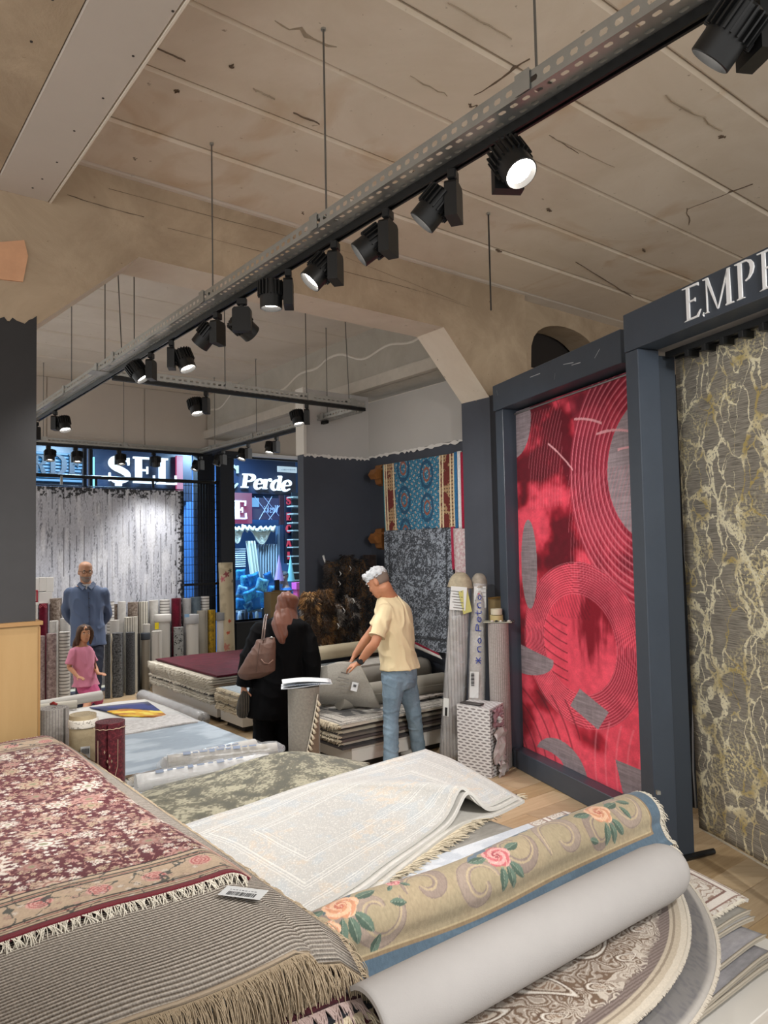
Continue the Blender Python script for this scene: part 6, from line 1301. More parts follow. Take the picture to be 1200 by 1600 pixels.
bag = thing('pink_bag', E(471, 935, 12.3), 'bright pink bag standing at the right beyond the glass', 'bag'); slabx(463, 910, 478, 921, 12.28, .18, 'flap', plain('pink_flap', '#d05aa8', .5), bag); slabx(464.5, 921, 477, 942, 12.3, .15, 'body', plain('pink_body', '#c24a7e', .5), bag)
cb_o = thing('cardboard_box', E(434, 960, 10.2), 'plain cardboard box panel standing behind the woman', 'box'); slabx(423, 925, 455, 966, 10.2, .22, 'carton', plain('cardboard', '#8f7a55', .85, var=.1, vscale=4), cb_o)
q = MB(); c0_, c1_ = E(423.5, 925, 10.2), E(454.5, 925, 10.2); q.add([c0_ - AX * .002, c1_ - AX * .002, c1_ + ZX * .03 - AX * .08, c0_ + ZX * .03 - AX * .08], [(0, 1, 2, 3)]); q.build('flap', plain('cardboard', '#8f7a55', .85), cb_o)
ct = thing('counter_block', E(434, 966, 10.2), 'low dark counter under the cardboard box at the window', 'counter'); z_ = E(439, 966, 10.2).z
q = MB(); q.box((ab(E(437, 960, 10.2))[1], 10.34, z_ / 2), (1.5, .3, z_), ABM); q.build('body', plain('counter_dark', '#23262b', .6), ct); q = MB(); q.box((ab(E(437, 960, 10.2))[1], 10.34, z_ - .01), (1.54, .34, .02), ABM); q.build('top', plain('counter_top', '#3a3d42', .5), ct)
post = slabx(431, 906, 437, 926, 10.5, .05, 'dark_post', M_black, None, 'short black post above the cardboard box', 'post')
# figures of dark clothing racks: coats seen as dark shapes below the heap
for i, (x, y0, y1, w, c, lab) in enumerate([(384, 952, 1000, 9, '#1c2434', 'dark navy garment hanging left below the blue heap'), (392, 955, 1005, 8, '#10141c', 'black garment hanging second below the blue heap'), (374, 955, 1010, 8, '#8d98a6', 'pale grey garment hanging at the left end below the heap'), (401, 955, 990, 8, '#8b97a0', 'grey garment right of the black one below the heap'), (412, 950, 975, 9, '#0e1118', 'black garment nearest the cardboard box')]):
    t_, b_ = E(x, y0, 11.7), E(x, y1, 11.7); q = MB(); q.tube([t_, t_.lerp(b_, .15), t_.lerp(b_, .6), b_], [w * .004, w * .0085, w * .007, w * .006], 10, flat=.5); tag(q.build('garment', plain('garm%d' % i, c, .8, bump=.4, bscale=12), smooth=True), lab, 'garment')
# added bluish lamps, out of view, to brighten the shop front opposite
for (b, a) in ((3.6, 12.0), (6.2, 12.3)):
    t = thing('added_passage_lamp', AB(a, b, 3.9), 'added unseen fill lamp over the passage, %s' % ('left' if b < 5 else 'right'), 'added lamp'); q = MB(); q.box((b, a, 3.92), (.8, .3, .05), ABM); q.build('housing', M_white, t)
    ld = bpy.data.lights.new('lamp_light', 'AREA'); ld.energy = 230; ld.size = .8; ld.size_y = .3; ld.shape = 'RECTANGLE'; ld.color = (.55, .78, 1.0); lo = bpy.data.objects.new('lamp_light', ld); COL.objects.link(lo); lo.location = AB(a, b, 3.88); lo.parent = t; lo.matrix_parent_inverse = pinv(t)
q = MB(); q.box((4.5, 12.6, 4.05), (14, 3.8, .1), ABM); struct(q.build('trim_30', plain('passage_ceiling', '#3a4048', .8)))

# STANDING ROLLS ALONG THE WINDOW
G_roll = 'rolled rugs standing before the shop window'
def roll_px(x0, x1, ytop, a, mat, label, seed=0, t=.011, turns=4, base=0.0, wob=.02, extra=None, cap=None, name='rolled_rug', group=G_roll, lean=0.0):
    p0, p1 = PA(x0, ytop, a), PA(x1, ytop, a); c = (p0 + p1) / 2; d = (c.xy.length); R = (p1 - p0).length * .5 * .86; z = PA((x0 + x1) / 2, ytop + 3, a).z; L_ = z - base
    t_ = thing(name, Vector((c.x, c.y, base)), label, 'rug roll', group); mb = roll_mesh(R, L_, turns, t, 18, .0015, wob, seed, 4)
    rz = Matrix.Rotation(seed * 1.3, 4, 'Z') @ Matrix.Rotation(lean, 4, 'Y'); mb.v = [tuple(rz @ Vector(v)) for v in mb.v]
    o = mb.build('rolled_pile', mat, None, smooth='auto'); o.parent = t_
    if cap: q = MB(); q.lathe([(R * 1.02, L_ - cap[0]), (R * 1.035, L_ - cap[0] + .01), (R * 1.035, L_ - .004), (R * 1.0, L_ + .002)], 22); q.v = [tuple(v) for v in q.v]; c_ = q.build('band', cap[1], None, smooth=True); c_.parent = t_
    return t_, R, L_
M_f1 = rugmat('mottle_mauve', '#6e5a5c', '#b0a09c', 24, .14, detail=5); M_f1b = rugmat('mottle_mauve2', '#7d6a66', '#aa9a92', 30, .12)
M_w1 = rugmat('white_pile', '#b4b1ac', '#d2d0cc', 8, .2); M_w2 = rugmat('white_striped', '#c2bfba', '#d4d2ce', 10, .2, stripes=(1, 24, '#77736e', .3)); M_w3 = rugmat('white_vstripe', '#c2beb2', '#d8d4c8', 10, .2, stripes=(0, 30, '#5f5c55', .25))
M_g1 = rugmat('charcoal_mottle', '#2e3032', '#77797c', 40, .12); M_g2 = rugmat('dark_grey_fleck', '#313335', '#5c5e62', 60, .12); M_k = plain('black_pile_plain', '#0e0f11', .9, sheen=.1)
M_ra = rugmat('burgundy_pile', '#4a0e20', '#74182e', 10, .2, c3='#5e1226'); M_br = rugmat('brown_mottle', '#5a4a3e', '#a1958a', 30, .14); M_gr = rugmat('grey_felt_roll', '#8f8f8f', '#a6a6a6', 5, .2); M_wh = plain('white_backing', '#bdbab4', .8, bump=.1, bscale=120); M_cr = plain('beige_backing', '#9c978c', .85, bump=.1, bscale=120); M_capg = plain('grey_band', '#77797c', .7); M_capd = plain('dark_band', '#3e444c', .7)
M_ye = rugmat('yellow_mottle', '#6e5c28', '#c09a2a', 16, .12); M_bp = rugmat('black_scroll', '#101114', '#8e8f8e', 26, .05, kind='cell'); M_bl = rugmat('slate_blue_pile', '#4d5a66', '#69767f', 14, .2)
rolls = [  # x0, x1, ytop, depth a, material, label, options
 (52, 72, 991, 9.74, M_f1, 'mauve mottled rug roll at the far left front, beside the oak panel', {}), (71, 91, 987, 9.74, M_f1, 'mauve mottled rug roll between another mauve one and the white ribbed roll', {}), (91, 111, 984, 9.76, M_w2, 'white rug roll with fine horizontal stripes left of the man in the blue shirt', {}),
 (162, 173, 988, 9.80, M_g2, 'thin charcoal rug roll just right of the man in the blue shirt', {}), (173, 194, 986, 9.80, M_g1, 'charcoal flecked rug roll with pale tied edge, front row', {}), (194, 212, 985, 9.86, M_g2, 'dark grey flecked rug roll with a black side, front row', {}), (209, 219, 987, 9.96, M_k, 'plain black rug roll in the front row', {}),
 (219, 235, 986, 10.0, M_cr, 'beige-backed roll with a slate band on top', dict(cap=(.09, M_capd))), (235, 254, 983, 9.86, M_wh, 'short smooth white roll in front of the tall one with a yellow note', {}), (240, 268, 957, 10.06, M_wh, 'tall thick white roll with a grey band and yellow note', dict(cap=(.10, M_w1))),
 (269, 288, 977, 10.0, M_bp, 'black rug roll with pale scroll pattern', {}), (288, 311, 957, 9.98, M_wh, 'tall white roll with a grey band and blue tag', dict(cap=(.13, M_gr))), (306, 325, 951, 10.16, M_cr, 'tall beige-grey roll left of the yellow one', {}), (323, 337, 950, 10.14, M_ye, 'mustard yellow mottled rug roll', {}), (337, 355, 954, 10.0, M_wh, 'tall white roll with grey band left of the floral roll', dict(cap=(.11, M_capg))),
 (59, 76, 940, 10.14, M_ra, 'burgundy rug roll with a small arch motif, far left', {}), (52, 60, 942, 10.0, M_wh, 'narrow white roll beside the oak panel, behind the mauve ones', {}), (75, 98, 932, 10.2, M_br, 'brown mottled rug roll behind the short white rolls, left of the man', {}), (75, 93, 967, 9.98, M_w1, 'short white roll, left of the two behind the mauve rolls', {}), (92, 112, 963, 9.98, M_w1, 'short white roll touching the shoulder side of the man in blue', {}),
 (97, 104, 945, 10.16, M_cr, 'thin cream roll hidden between the brown one and the man', {}),
 (166, 180, 937, 10.12, M_w2, 'white roll with horizontal grey stripes right behind the man in blue', {}), (178, 185, 941, 10.2, M_br, 'thin brown roll squeezed behind the striped white roll', {}), (182, 198, 937, 10.14, M_w1, 'fluffy white roll, back row', {}), (197, 217, 938, 10.2, M_br, 'brown mottled rug roll in the back row right of the fluffy white one', {}), (215, 233, 937, 10.2, M_w3, 'cream roll with dark vertical stripes, back row', {}), (231, 249, 935, 10.24, M_w1, 'greyish white rug roll left of the ring-striped one, back row', {}), (248, 267, 934, 10.22, M_w2, 'white roll with grey rings left of the burgundy one', {}),
 (266, 284, 932, 10.20, M_ra, 'burgundy plush rug roll in the back row', {}), (284, 300, 932, 10.22, M_gr, 'grey rug roll right of the burgundy plush one', {}), (296, 314, 930, 10.26, M_bl, 'slate blue rug roll, back row', {}), (313, 328, 929, 10.26, M_w2, 'white ringed rug roll at the right end of the back row', {}),
 (169, 188, 966, 10.0, M_wh, 'short smooth silver-white roll right of the man, middle row', {}), (193, 217, 961, 9.98, M_w3, 'cream roll with dark dotted vertical lines, middle row', {}), (222, 236, 972, 10.06, M_wh, 'short white roll behind the slate-banded one', {})]
for i, (x0, x1, yt, a, mt, lab, kw) in enumerate(rolls):
    t_, R, L_ = roll_px(x0, x1, yt, a, mt, lab, seed=i, **kw)
    if 'yellow note' in lab and 'tall thick' in lab: c = PA(245, 978, a - R / .86); q = MB(); q.box((0, 0, 0), (.055, .004, .09), frame(c, BX)); q.build('yellow_note', plain('note_yellow', '#d8c21c', .7), t_)
    if 'blue tag' in lab: c = PA(292, 962, a - R * 1.1); q = MB(); q.box((0, 0, 0), (.07, .004, .045), frame(c, BX)); q.build('blue_tag', plain('tag_blue', '#7fa5c8', .5), t_)
    if 'arch motif' in lab:
        q = MB(); c = PA(67, 950, a - R * 1.05)
        for r_ in (.045, .028): q.tube([c + BX * (r_ * math.cos(w)) + ZX * (r_ * math.sin(w)) for w in [math.pi * k / 8 for k in range(9)]], .004, 4)
        q.build('arch_motif', plain('motif_rose', '#b0525c', .8), t_)
    if 'pale tied edge' in lab: c0_ = PA(174, 990, a - R * .9); q = MB(); q.tube([Vector((c0_.x, c0_.y, L_ * (1 - k / 10))) + BX * .008 * math.sin(k * 2.1) for k in range(11)], .008, 5); q.build('selvedge', plain('selvedge_beige', '#a89f8c', .9), t_, smooth=True)
# tall floral roll leaning by the pillar
def floral_roll_paint(U, V, W, Hh):
    n = fbm(U * 8, V * 8, 3); c = np.zeros(U.shape + (3,), np.float32) + lin('#b3a68c'); c = mixc(c, lin('#8f8770'), sm(n, .5, .65) * .5)
    for (x, y, r, col) in [(.30, .10, .05, '#7a2a3c'), (.36, .14, .045, '#a85062'), (.24, .07, .04, '#2e3a20'), (.20, .16, .03, '#3a3a2a'), (.27, .50, .03, '#a83820'), (.30, .60, .032, '#a83820'), (.40, .45, .03, '#6e2a24'), (.33, .72, .06, '#a86a60'), (.30, .78, .05, '#6e2030'), (.35, .88, .06, '#9a5a5c'), (.28, .95, .05, '#7a3a44')]:
        d = np.hypot(U - x * W / .62, (V - y * Hh)) ; th = np.arctan2(V - y * Hh, U - x * W / .62); c = mixc(c, lin(col), (d < r * (.75 + .25 * np.cos(th * 5))) * .9)
    return c
p0, p1 = PA(344, 880, 9.98), PA(367, 880, 9.98); R = (p1 - p0).length * .43; zt = PA(356, 879, 9.98).z; c = (p0 + p1) / 2; t_ = thing('rolled_rug', Vector((c.x, c.y, 0)), 'tall ivory rug roll with red and pink flowers at the dark pillar', 'rug roll', G_roll)
th = np.linspace(-math.pi, math.pi, 80)[None, :] + math.atan2(-c.y, -c.x); zz = np.linspace(zt, 0, 130)[:, None]; S = np.stack([c.x + R * np.cos(th) + 0 * zz, c.y + R * np.sin(th) + 0 * zz - .0, zz + 0 * th], 2); S[..., 0] += -.03 * (S[..., 2:3] / zt)[..., 0] + .0
o = sheet('rolled_pile', S[:, ::-1], .008, M_paint, parent=t_, paint=floral_roll_paint, face=(0, 0, 0)); mb = roll_mesh(R * .93, .03, 4, .01, 18); mb.v = [(v[0] + c.x - .03, v[1] + c.y, v[2] + zt - .035) for v in mb.v]; mb.build('coil', plain('coil_beige', '#9a927f', .9), t_)
# white parcels and frame at the far left
for (x0, x1, y0, y1, lab) in [(50, 61, 903, 925, 'small white parcel at the very left above the rolls'), (61, 72, 902, 924, 'white boxed roll end left of its twin'), (72, 84, 902, 925, 'white boxed roll end with a soft crease, right of its twin'), (61, 82, 925, 941, 'white rounded package below the two boxed ends')]:
    o = slabx(x0, y0, x1, y1, 10.2, .1, 'parcel', plain('parcel_white', '#c4c2be', .5, bump=.2, bscale=9), None, lab, 'parcel')
sf = thing('parcel_shelf', AB(10.25, 2.3, 0), 'pale stand under the white parcels at the far left', 'stand'); z_ = PA(68, 941, 10.2).z
q = MB(); q.box((ab(PA(67, 940, 10.2))[1], 10.25, z_ - .015), (.34, .13, .03), ABM); q.build('board', M_white, sf)
for s in (-.15, .15): q = MB(); q.box((ab(PA(67, 940, 10.2))[1] + s, 10.25, (z_ - .03) / 2), (.03, .1, z_ - .03), ABM); q.build('side', M_white, sf)
pf = thing('small_picture', PA(55, 932, 9.95), 'small red-edged frame at the very left beside the column', 'frame'); 
for (x0, y0, x1, y1) in [(48, 922, 59, 924), (57, 922, 59.5, 941), (48, 939, 59, 941)]: slabx(x0, y0, x1, y1, 9.92, .03, 'frame_bar', plain('frame_red', '#9c2438', .5), pf)
slabx(48, 924, 57, 939, 9.93, .01, 'sheet', plain('paper_pink', '#c9a8a4', .7), pf)
# PILES FURTHER BACK
def pile(spec, a0, a1, b0, b1, z0, dz, where, fr_side=None, fr_mat=None, seed=0, fr_L=.02, jit=.02, top=None, grp=None):
    """spec: list of (colour1, colour2, word) from the bottom up; each rug is a thing of its own"""
    rnd = random.Random(seed); z = z0; n = len(spec)
    for i, (c1, c2, w) in enumerate(spec):
        z += dz; ja, jb = rnd.uniform(-jit, jit), rnd.uniform(-jit, jit); k = n - 1 - i
        o = layer(a0 + ja, a1, b0 + jb, b1, z, dz * .60, rugmat('p%d_%s%s' % (seed, c1[1:], c2[1:]), c1, c2, 18, .16), '%s, %s in the pile %s' % (w, ORD[k] if k else 'topmost', where), seed=seed + i, wav=.004, nu=26, nv=26, droop=.006, edge=plain('pile_edge_%s' % c2[1:], c2, .9))
        if fr_side and not w.startswith('black'):
            A_ = [AB(a0 + ja + (a1 - a0) * t / 14, b0 + jb, z - .005 - .006) for t in range(15)] if 'left' in fr_side else None
            if A_: fringe('fringe', A_, [-BX] * 15, fr_mat, o, L=fr_L * 1.7, n=260, r=.0045, seg=3, droop=.35, jit=.8)
            if 'near' in fr_side: fringe('fringe', [AB(a0 + ja, b0 + jb + (b1 - b0) * t / 10, z - .01) for t in range(11)], [-AX] * 11, fr_mat, o, L=fr_L, n=120, r=.003, seg=3, droop=.5, jit=.7)
    return z
CRM = ('#b8b0a2', '#cfc8ba'); 
pile([('#6e6a64', '#8a867e', 'grey rug with pale fringe'), ('#9a958a', '#b8b2a6', 'beige rug with pale fringe'), ('#8a857c', '#a9a499', 'greige rug with pale fringe'), ('#1b1b1d', '#2c2c2e', 'black rug without fringe'), (*CRM, 'cream rug with wavy fringe'), ('#8e8272', '#b0a592', 'tan rug with wavy fringe'), (*CRM, 'off-white rug with wavy fringe'), ('#7d6e62', '#a59684', 'brownish rug with wavy fringe'), (*CRM, 'ivory rug with wavy fringe'), ('#a59c8e', '#c2baac', 'pale beige rug with wavy fringe'), (*CRM, 'ecru rug with wavy fringe')],
     7.52, 9.36, 3.5, 4.75, .20, .0258, 'under the dark red carpet', 'left', F_white, 40, .02)
o = layer(7.5, 9.3, 3.53, 4.78, .508, .018, rugmat('burgundy_top', '#3a0a18', '#64142a', 9, .2, c3='#4c0e1f'), 'dark burgundy carpet topping the far pile with white fringed edges', wav=.006, seed=7, nu=50, nv=60)
pile([('#8f897e', '#aaa498', 'grey-beige rug'), (*CRM, 'cream rug'), ('#3a3a3c', '#4c4c4e', 'black edged rug'), (*CRM, 'shaggy ivory rug'), ('#6d6a66', '#8b8882', 'mid grey rug'), (*CRM, 'soft off-white rug'), ('#2a2a2c', '#3c3c3e', 'black thin rug'), ('#9aa3a8', '#b4bcc0', 'pale blue-grey rug')], 6.9, 7.42, 3.5, 4.3, .20, .026, 'behind the woman with the striped bag', 'left', F_cream, 60, .025)
# the pile the man sorts
pile([('#2c2a2a', '#454243', 'black-brown rug'), ('#8c8478', '#a69e92', 'greige rug with cream tassels'), ('#3b3435', '#544b4a', 'dark brown rug'), ('#4a4340', '#66605a', 'brown-grey rug'), ('#8f8778', '#aca493', 'beige rug with shaggy end'), ('#35302f', '#4c4644', 'charcoal rug'), ('#a79f92', '#c0b9ac', 'light rug with dark lines')], 5.10, 6.05, 3.50, 4.80, .19, .031, 'before the man in jeans', 'left', F_cream, 80, .016, jit=.035)
def bw_paint(U, V, W, Hh):
    n = fbm(U * 16, V * 5, 3, 4); c = np.zeros(U.shape + (3,), np.float32) + lin('#8f8c86'); c = mixc(c, lin('#2f2e30'), sm(n, .50, .58) * .85); c = mixc(c, lin('#b9b5ad'), sm(1 - n, .52, .62) * .8); d = np.minimum(np.minimum(U, W - U), V)
    bd = d < .17; m = np.abs((fbm(U * 26, V * 26, 12, 2) * 6) % 1 - .5) < .14; b = np.zeros_like(c) + lin('#b0aba2'); b = mixc(b, lin('#5a5650'), m * .5); c = np.where(bd[..., None], b, c)
    for k in (.012, .045, .13, .165): c = mixc(c, lin('#3c3a3a'), (np.abs(d - k) < .005) * 1.0)
    return c
o = layer(5.07, 6.0, 3.48, 4.82, .425, .02, M_paint, 'black and ivory abstract rug with a patterned border, topmost under the lifted one', wav=.010, seed=3, nu=240, nv=150, paint=bw_paint, edge=plain('pile_edge_light', '#a9a498', .9), droop=.02)
fringe('fringe', [AB(5.1 + .9 * t / 12, 3.48, .41) for t in range(13)], [-BX] * 13, F_cream, o, L=.05, n=260, r=.003, seg=4, droop=.7, jit=.7)
layer(5.25, 6.0, 4.35, 4.84, .452, .014, rugmat('scroll_grey', '#5c5450', '#b3aaa2', 22, .08, kind='cell'), 'mauve-grey scroll patterned rug with a wavy edge right of the man', wav=.02, seed=8)
pile([('#8c887f', '#a39f96', 'thick greige folded rug'), ('#35302e', '#4d4744', 'black-brown folded rug'), ('#9a968e', '#b5b1a8', 'pale grey folded rug'), ('#77736c', '#928e86', 'taupe folded rug'), ('#8f7f7c', '#a89a96', 'mauve folded rug'), ('#a8a49b', '#beb9b0', 'cream folded rug'), ('#2c2b2d', '#404042', 'black folded rug'), ('#a5a19a', '#c4c0b8', 'patterned pale folded rug')], 5.72, 6.08, 3.62, 4.86, .41, .043, 'heaped at the back before the fur stack', None, None, 95, jit=.03)
def lying_roll(p0, p1, R, mat, label, turns=4, name='rolled_rug', grp=None, seed=3, film=None, t=.011, squash=1.0):
    d = Vector(p1) - Vector(p0); L_ = d.length; t_ = thing(name, Vector(p0), label, 'rug roll', grp); mb = roll_mesh(R, L_, turns, t, 18, .0015, .02, seed, 6); m = d.to_track_quat('Z', 'X').to_matrix().to_4x4(); sc = Matrix.Diagonal((1, 1, squash, 1)); mb.v = [tuple(sc @ (m @ Vector(v))) for v in mb.v]
    o = mb.build('rolled_pile', mat, None, smooth='auto'); o.parent = t_; return t_, m, L_
p1 = PA(693, 1066, 5.42); p0 = AB(5.50, 3.75, p1.z); lying_roll(p0, p1, .105, M_cr, 'beige rug roll lying on the pile right behind the man in jeans, open end right')
S = sheet_grid([[AB(5.66, b, .50) for b in (4.0, 4.5, 4.98)], [AB(5.62, b, .62) for b in (4.0, 4.5, 4.98)], [AB(5.66, b, .715) for b in (4.0, 4.5, 4.98)], [AB(5.78, b, .74) for b in (4.0, 4.5, 4.98)]], 24, 20); tag(sheet('rug', S, .02, plain('grey_beige_back', '#918d85', .85, bump=.1)), 'greige backing of a thick rug bent over the pile, right of the man', 'rug')
p0, p1 = PA(478, 1005, 6.0), PA(600, 1003, 6.05); lying_roll(Vector((p0.x, p0.y, .86)), Vector((p1.x, p1.y, .86)), .075, plain('cream_roll_back', '#b3a88f', .85, bump=.1), 'long cream roll lying across the top before the fur stack', seed=6)
# white and red striped rug corner
S = quad_grid(PB(648, 1003, 4.93), PB(684, 1021, 4.93), PB(648, 1012, 4.93), PB(690, 1030, 4.93), 10, 6); tag(sheet('rug', S, .01, rugmat('red_white_stripe', '#c9c5bf', '#d8d5cf', 10, .2, stripes=(1, 14, '#8e1e36', .3)), face=-BX), 'white rug corner with a red stripe poking out below the charcoal rug', 'rug')
# rug being lifted by its corner
rows = [[G(474, 1100, .455), G(530, 1102, .455), G(594, 1107, .455)], [PY(480, 1084, 6.60), PY(532, 1086, 6.53), PY(588, 1092, 6.47)], [PY(488, 1062, 6.62), PY(534, 1062, 6.46), PY(576, 1066, 6.42)], [PY(495, 1048, 6.64), PY(530, 1040, 6.48), PY(566, 1046, 6.42)], [PY(497, 1044, 6.64), PY(530, 1034, 6.49), PY(561, 1036, 6.43)]]
oL = sheet('rug', sheet_grid(rows, 60, 50), .010, rugmat('lifted_back', '#9a968e', '#b1ada4', 60, .2, stripes=None), face=(0, -1, .3), edge_mat=plain('lift_edge', '#b5afa3', .9)); tag(oL, 'grey rug held up by its corner showing its printed backing and barcode', 'rug')
def on_lift(px, py, w, h, mat, nm, Y=6.41, rot=-.25):
    c = PY(px, py, Y); m = frame(c, Vector((1, .0, rot)), Vector((0, -1, .25))); q = MB(); q.box((0, 0, 0), (w, h, .003), m); return q.build(nm, mat, oL)
on_lift(554, 1073, .055, .075, plain('label_white', '#c9cbcc', .3), 'barcode_label', 6.405)
for i in range(5): on_lift(552.5 + i * .9, 1071 + .2 * i, .0035, .022, plain('ink_black', '#1c1c1e', .5), 'printed_line', 6.395)
for i, (x, y, w) in enumerate([(539, 1052, .07), (537, 1060, .10), (541, 1066, .05), (536, 1072, .08), (543, 1078, .04), (529, 1064, .03)]): on_lift(x, y, w, .006 if i else .012, plain('ink_faded', '#6c6a66', .7), 'printed_line', 6.40)

# FUR STACK BEFORE THE WING WALL
def fur_bundle(px0, px1, py0, py1, a, cols, label, seed, nt_=2600, hair=.05):
    p0, p1 = PA(px0, (py0 + py1) / 2, a), PA(px1, (py0 + py1) / 2, a); c = (p0 + p1) / 2; R = (p1 - p0).length / 2 * .84; z1 = PA((px0 + px1) / 2, py0, a).z; z0 = PA((px0 + px1) / 2, py1, a).z; rnd = np.random.RandomState(seed); pr = random.Random(seed)
    t_ = thing('fur_bundle', Vector((c.x, c.y, z0)), label, 'fur rug', 'rolled fur hides heaped before the slate wall')
    def rad(th, z): return R * (.86 + .10 * math.sin(th * 3 + z * 24 + seed) + .09 * math.sin(z * 31 + seed) + .05 * math.sin(th * 7 - z * 17))
    nu_, nv_ = 26, 24; vs = []; fs = []
    for j in range(nv_):
        z = z0 + (z1 - z0) * j / (nv_ - 1); cl = 1 if j < nv_ - 3 else (1 - ((j - nv_ + 3) / 3.2) ** 2)
        for i in range(nu_): th = 2 * math.pi * i / nu_; r = rad(th, z) * cl; vs.append((c.x + r * math.cos(th), c.y + r * math.sin(th), z))
    for j in range(nv_ - 1):
        for i in range(nu_): i2 = (i + 1) % nu_; fs.append((j * nu_ + i, j * nu_ + i2, (j + 1) * nu_ + i2, (j + 1) * nu_ + i))
    fs.append(tuple(range((nv_ - 1) * nu_, nv_ * nu_))); mb = MB(); mb.add(vs, fs); core = mb.build('hide', plain('hide_dark', cols[0], .9, var=.4, vscale=16), t_, smooth=True)
    # tufts: patches of one colour each, many slim blades
    hv = []; hf = []; hc = []; patches = [(pr.uniform(-math.pi, math.pi), pr.uniform(z0, z1), pr.choice(cols if pr.random() > .1 else cols + ['#8f8a84'])) for _ in range(46)]
    for k in range(nt_):
        th = -math.pi / 2 + pr.uniform(-1.9, 1.9) + math.atan2(-c.y, -c.x) + math.pi / 2; z = pr.uniform(z0, z1 + .01); b = min(patches, key=lambda q: abs(math.sin((q[0] - th) / 2)) * R * 2 + abs(q[1] - z)); r = rad(th, z) * (1 if z < z1 - .04 else .75)
        p = Vector((c.x + r * math.cos(th), c.y + r * math.sin(th), z)); n = Vector((math.cos(th), math.sin(th), pr.uniform(-.9, .6))).normalized(); d = (n + Vector((pr.uniform(-.6, .6), pr.uniform(-.6, .6), pr.uniform(-.7, .4)))).normalized(); s = d.cross(Vector((pr.uniform(-1, 1), pr.uniform(-1, 1), pr.uniform(-1, 1)))).normalized() * .0055; h = hair * pr.uniform(.4, 1.1); i0 = len(hv)
        hv += [p - s, p + s, p + d * h * .6 + s * .6 - ZX * h * .1, p + d * h - ZX * h * .3]; hf += [(i0, i0 + 1, i0 + 2), (i0, i0 + 2, i0 + 3)]; cc = np.array(lin(b[2])) * pr.uniform(.8, 2.1); hc += [cc] * 4
    me = bpy.data.meshes.new('fur'); me.from_pydata([tuple(v) for v in hv], [], hf); me.materials.append(vcol('fur_hair', .75, 0.0)); at = me.color_attributes.new('Col', 'FLOAT_COLOR', 'POINT'); at.data.foreach_set('color', np.concatenate([np.array(hc), np.ones((len(hc), 1))], 1).astype(np.float32).ravel())
    o = bpy.data.objects.new('fur', me); COL.objects.link(o); o.parent = t_; o.matrix_parent_inverse = pinv(t_); o['kind'] = 'stuff'; return t_
BK = ['#121113', '#1c1a1b', '#2a2625', '#0d0c0e', '#3a332f']; BN = ['#5c4228', '#7a5a38', '#3b2c20', '#8f7048', '#2a221c']; MX = ['#1c1a1b', '#4a3826', '#121113', '#5e4a36', '#2a2625', '#6e6862']
fur_bundle(470, 497, 926, 1010, 6.16, BN, 'fox-brown fur bundle at the left end of the fur stack', 3); fur_bundle(493, 520, 922, 1012, 6.2, BN, 'brown and tan fur bundle second from the left of the fur stack', 4); fur_bundle(515, 540, 944, 1012, 6.22, MX, 'mixed brown and black fur bundle in the lower middle of the stack', 5)
fur_bundle(509, 533, 878, 960, 6.45, BK, 'black fur bundle with white flecks, standing tall at the left', 6); fur_bundle(530, 556, 868, 1000, 6.44, BK, 'tallest black fur bundle in the middle of the stack', 7); fur_bundle(553, 578, 874, 1012, 6.38, BK, 'black fur bundle right of the tallest one, behind the man', 8); fur_bundle(536, 560, 935, 1012, 6.18, MX, 'mottled fur bundle low in front, left of the man\'s arms', 9); fur_bundle(572, 590, 930, 1012, 6.3, BK, 'black fur bundle hidden partly behind the man\'s chest', 10)
p = PA(505, 868, 6.5); r_ = PA(512, 905, 6.5)
st = thing('white_strap', PA(505, 868, 6.45), 'white strap end sticking up left of the tall black furs', 'strap'); q = MB(); q.tube([p, p.lerp(r_, .35) + BX * .012, p.lerp(r_, .7), r_], [.011, .009, .008, .006], 6); q.build('strap', plain('strap_white', '#c9c9c8', .6), st, smooth=True)
for i, (x, y) in enumerate([(546, 884), (529, 908), (536, 950), (527, 974), (530, 892), (551, 935)]):
    c = PA(x, y, 6.36 if y < 930 else 6.10); q = MB(); q.tube([c, c + BX * .01 - ZX * .03 - AX * .02, c + BX * .004 - ZX * .055], [.006, .010, .004], 6, flat=.5); tag(q.build('fur_tag', plain('tag_white', '#c8c6c2', .5), None, smooth=True), ['white tag high on the tall black fur', 'cream tag on the left black fur', 'white tag in the centre of the fur stack', 'white tag low on the mixed fur', 'small white tag near the top of the fur stack', 'pale tag right of the centre of the furs'][i], 'tag', 'paper tags on the furs')
# tall dark hide roll in the corner
t_, R, L_ = roll_px(566, 588, 864, 6.55, rugmat('hide_roll', '#1a1616', '#3c302c', 14, .2), 'dark brown wrapped roll standing in the corner behind the man', seed=5, group=None)

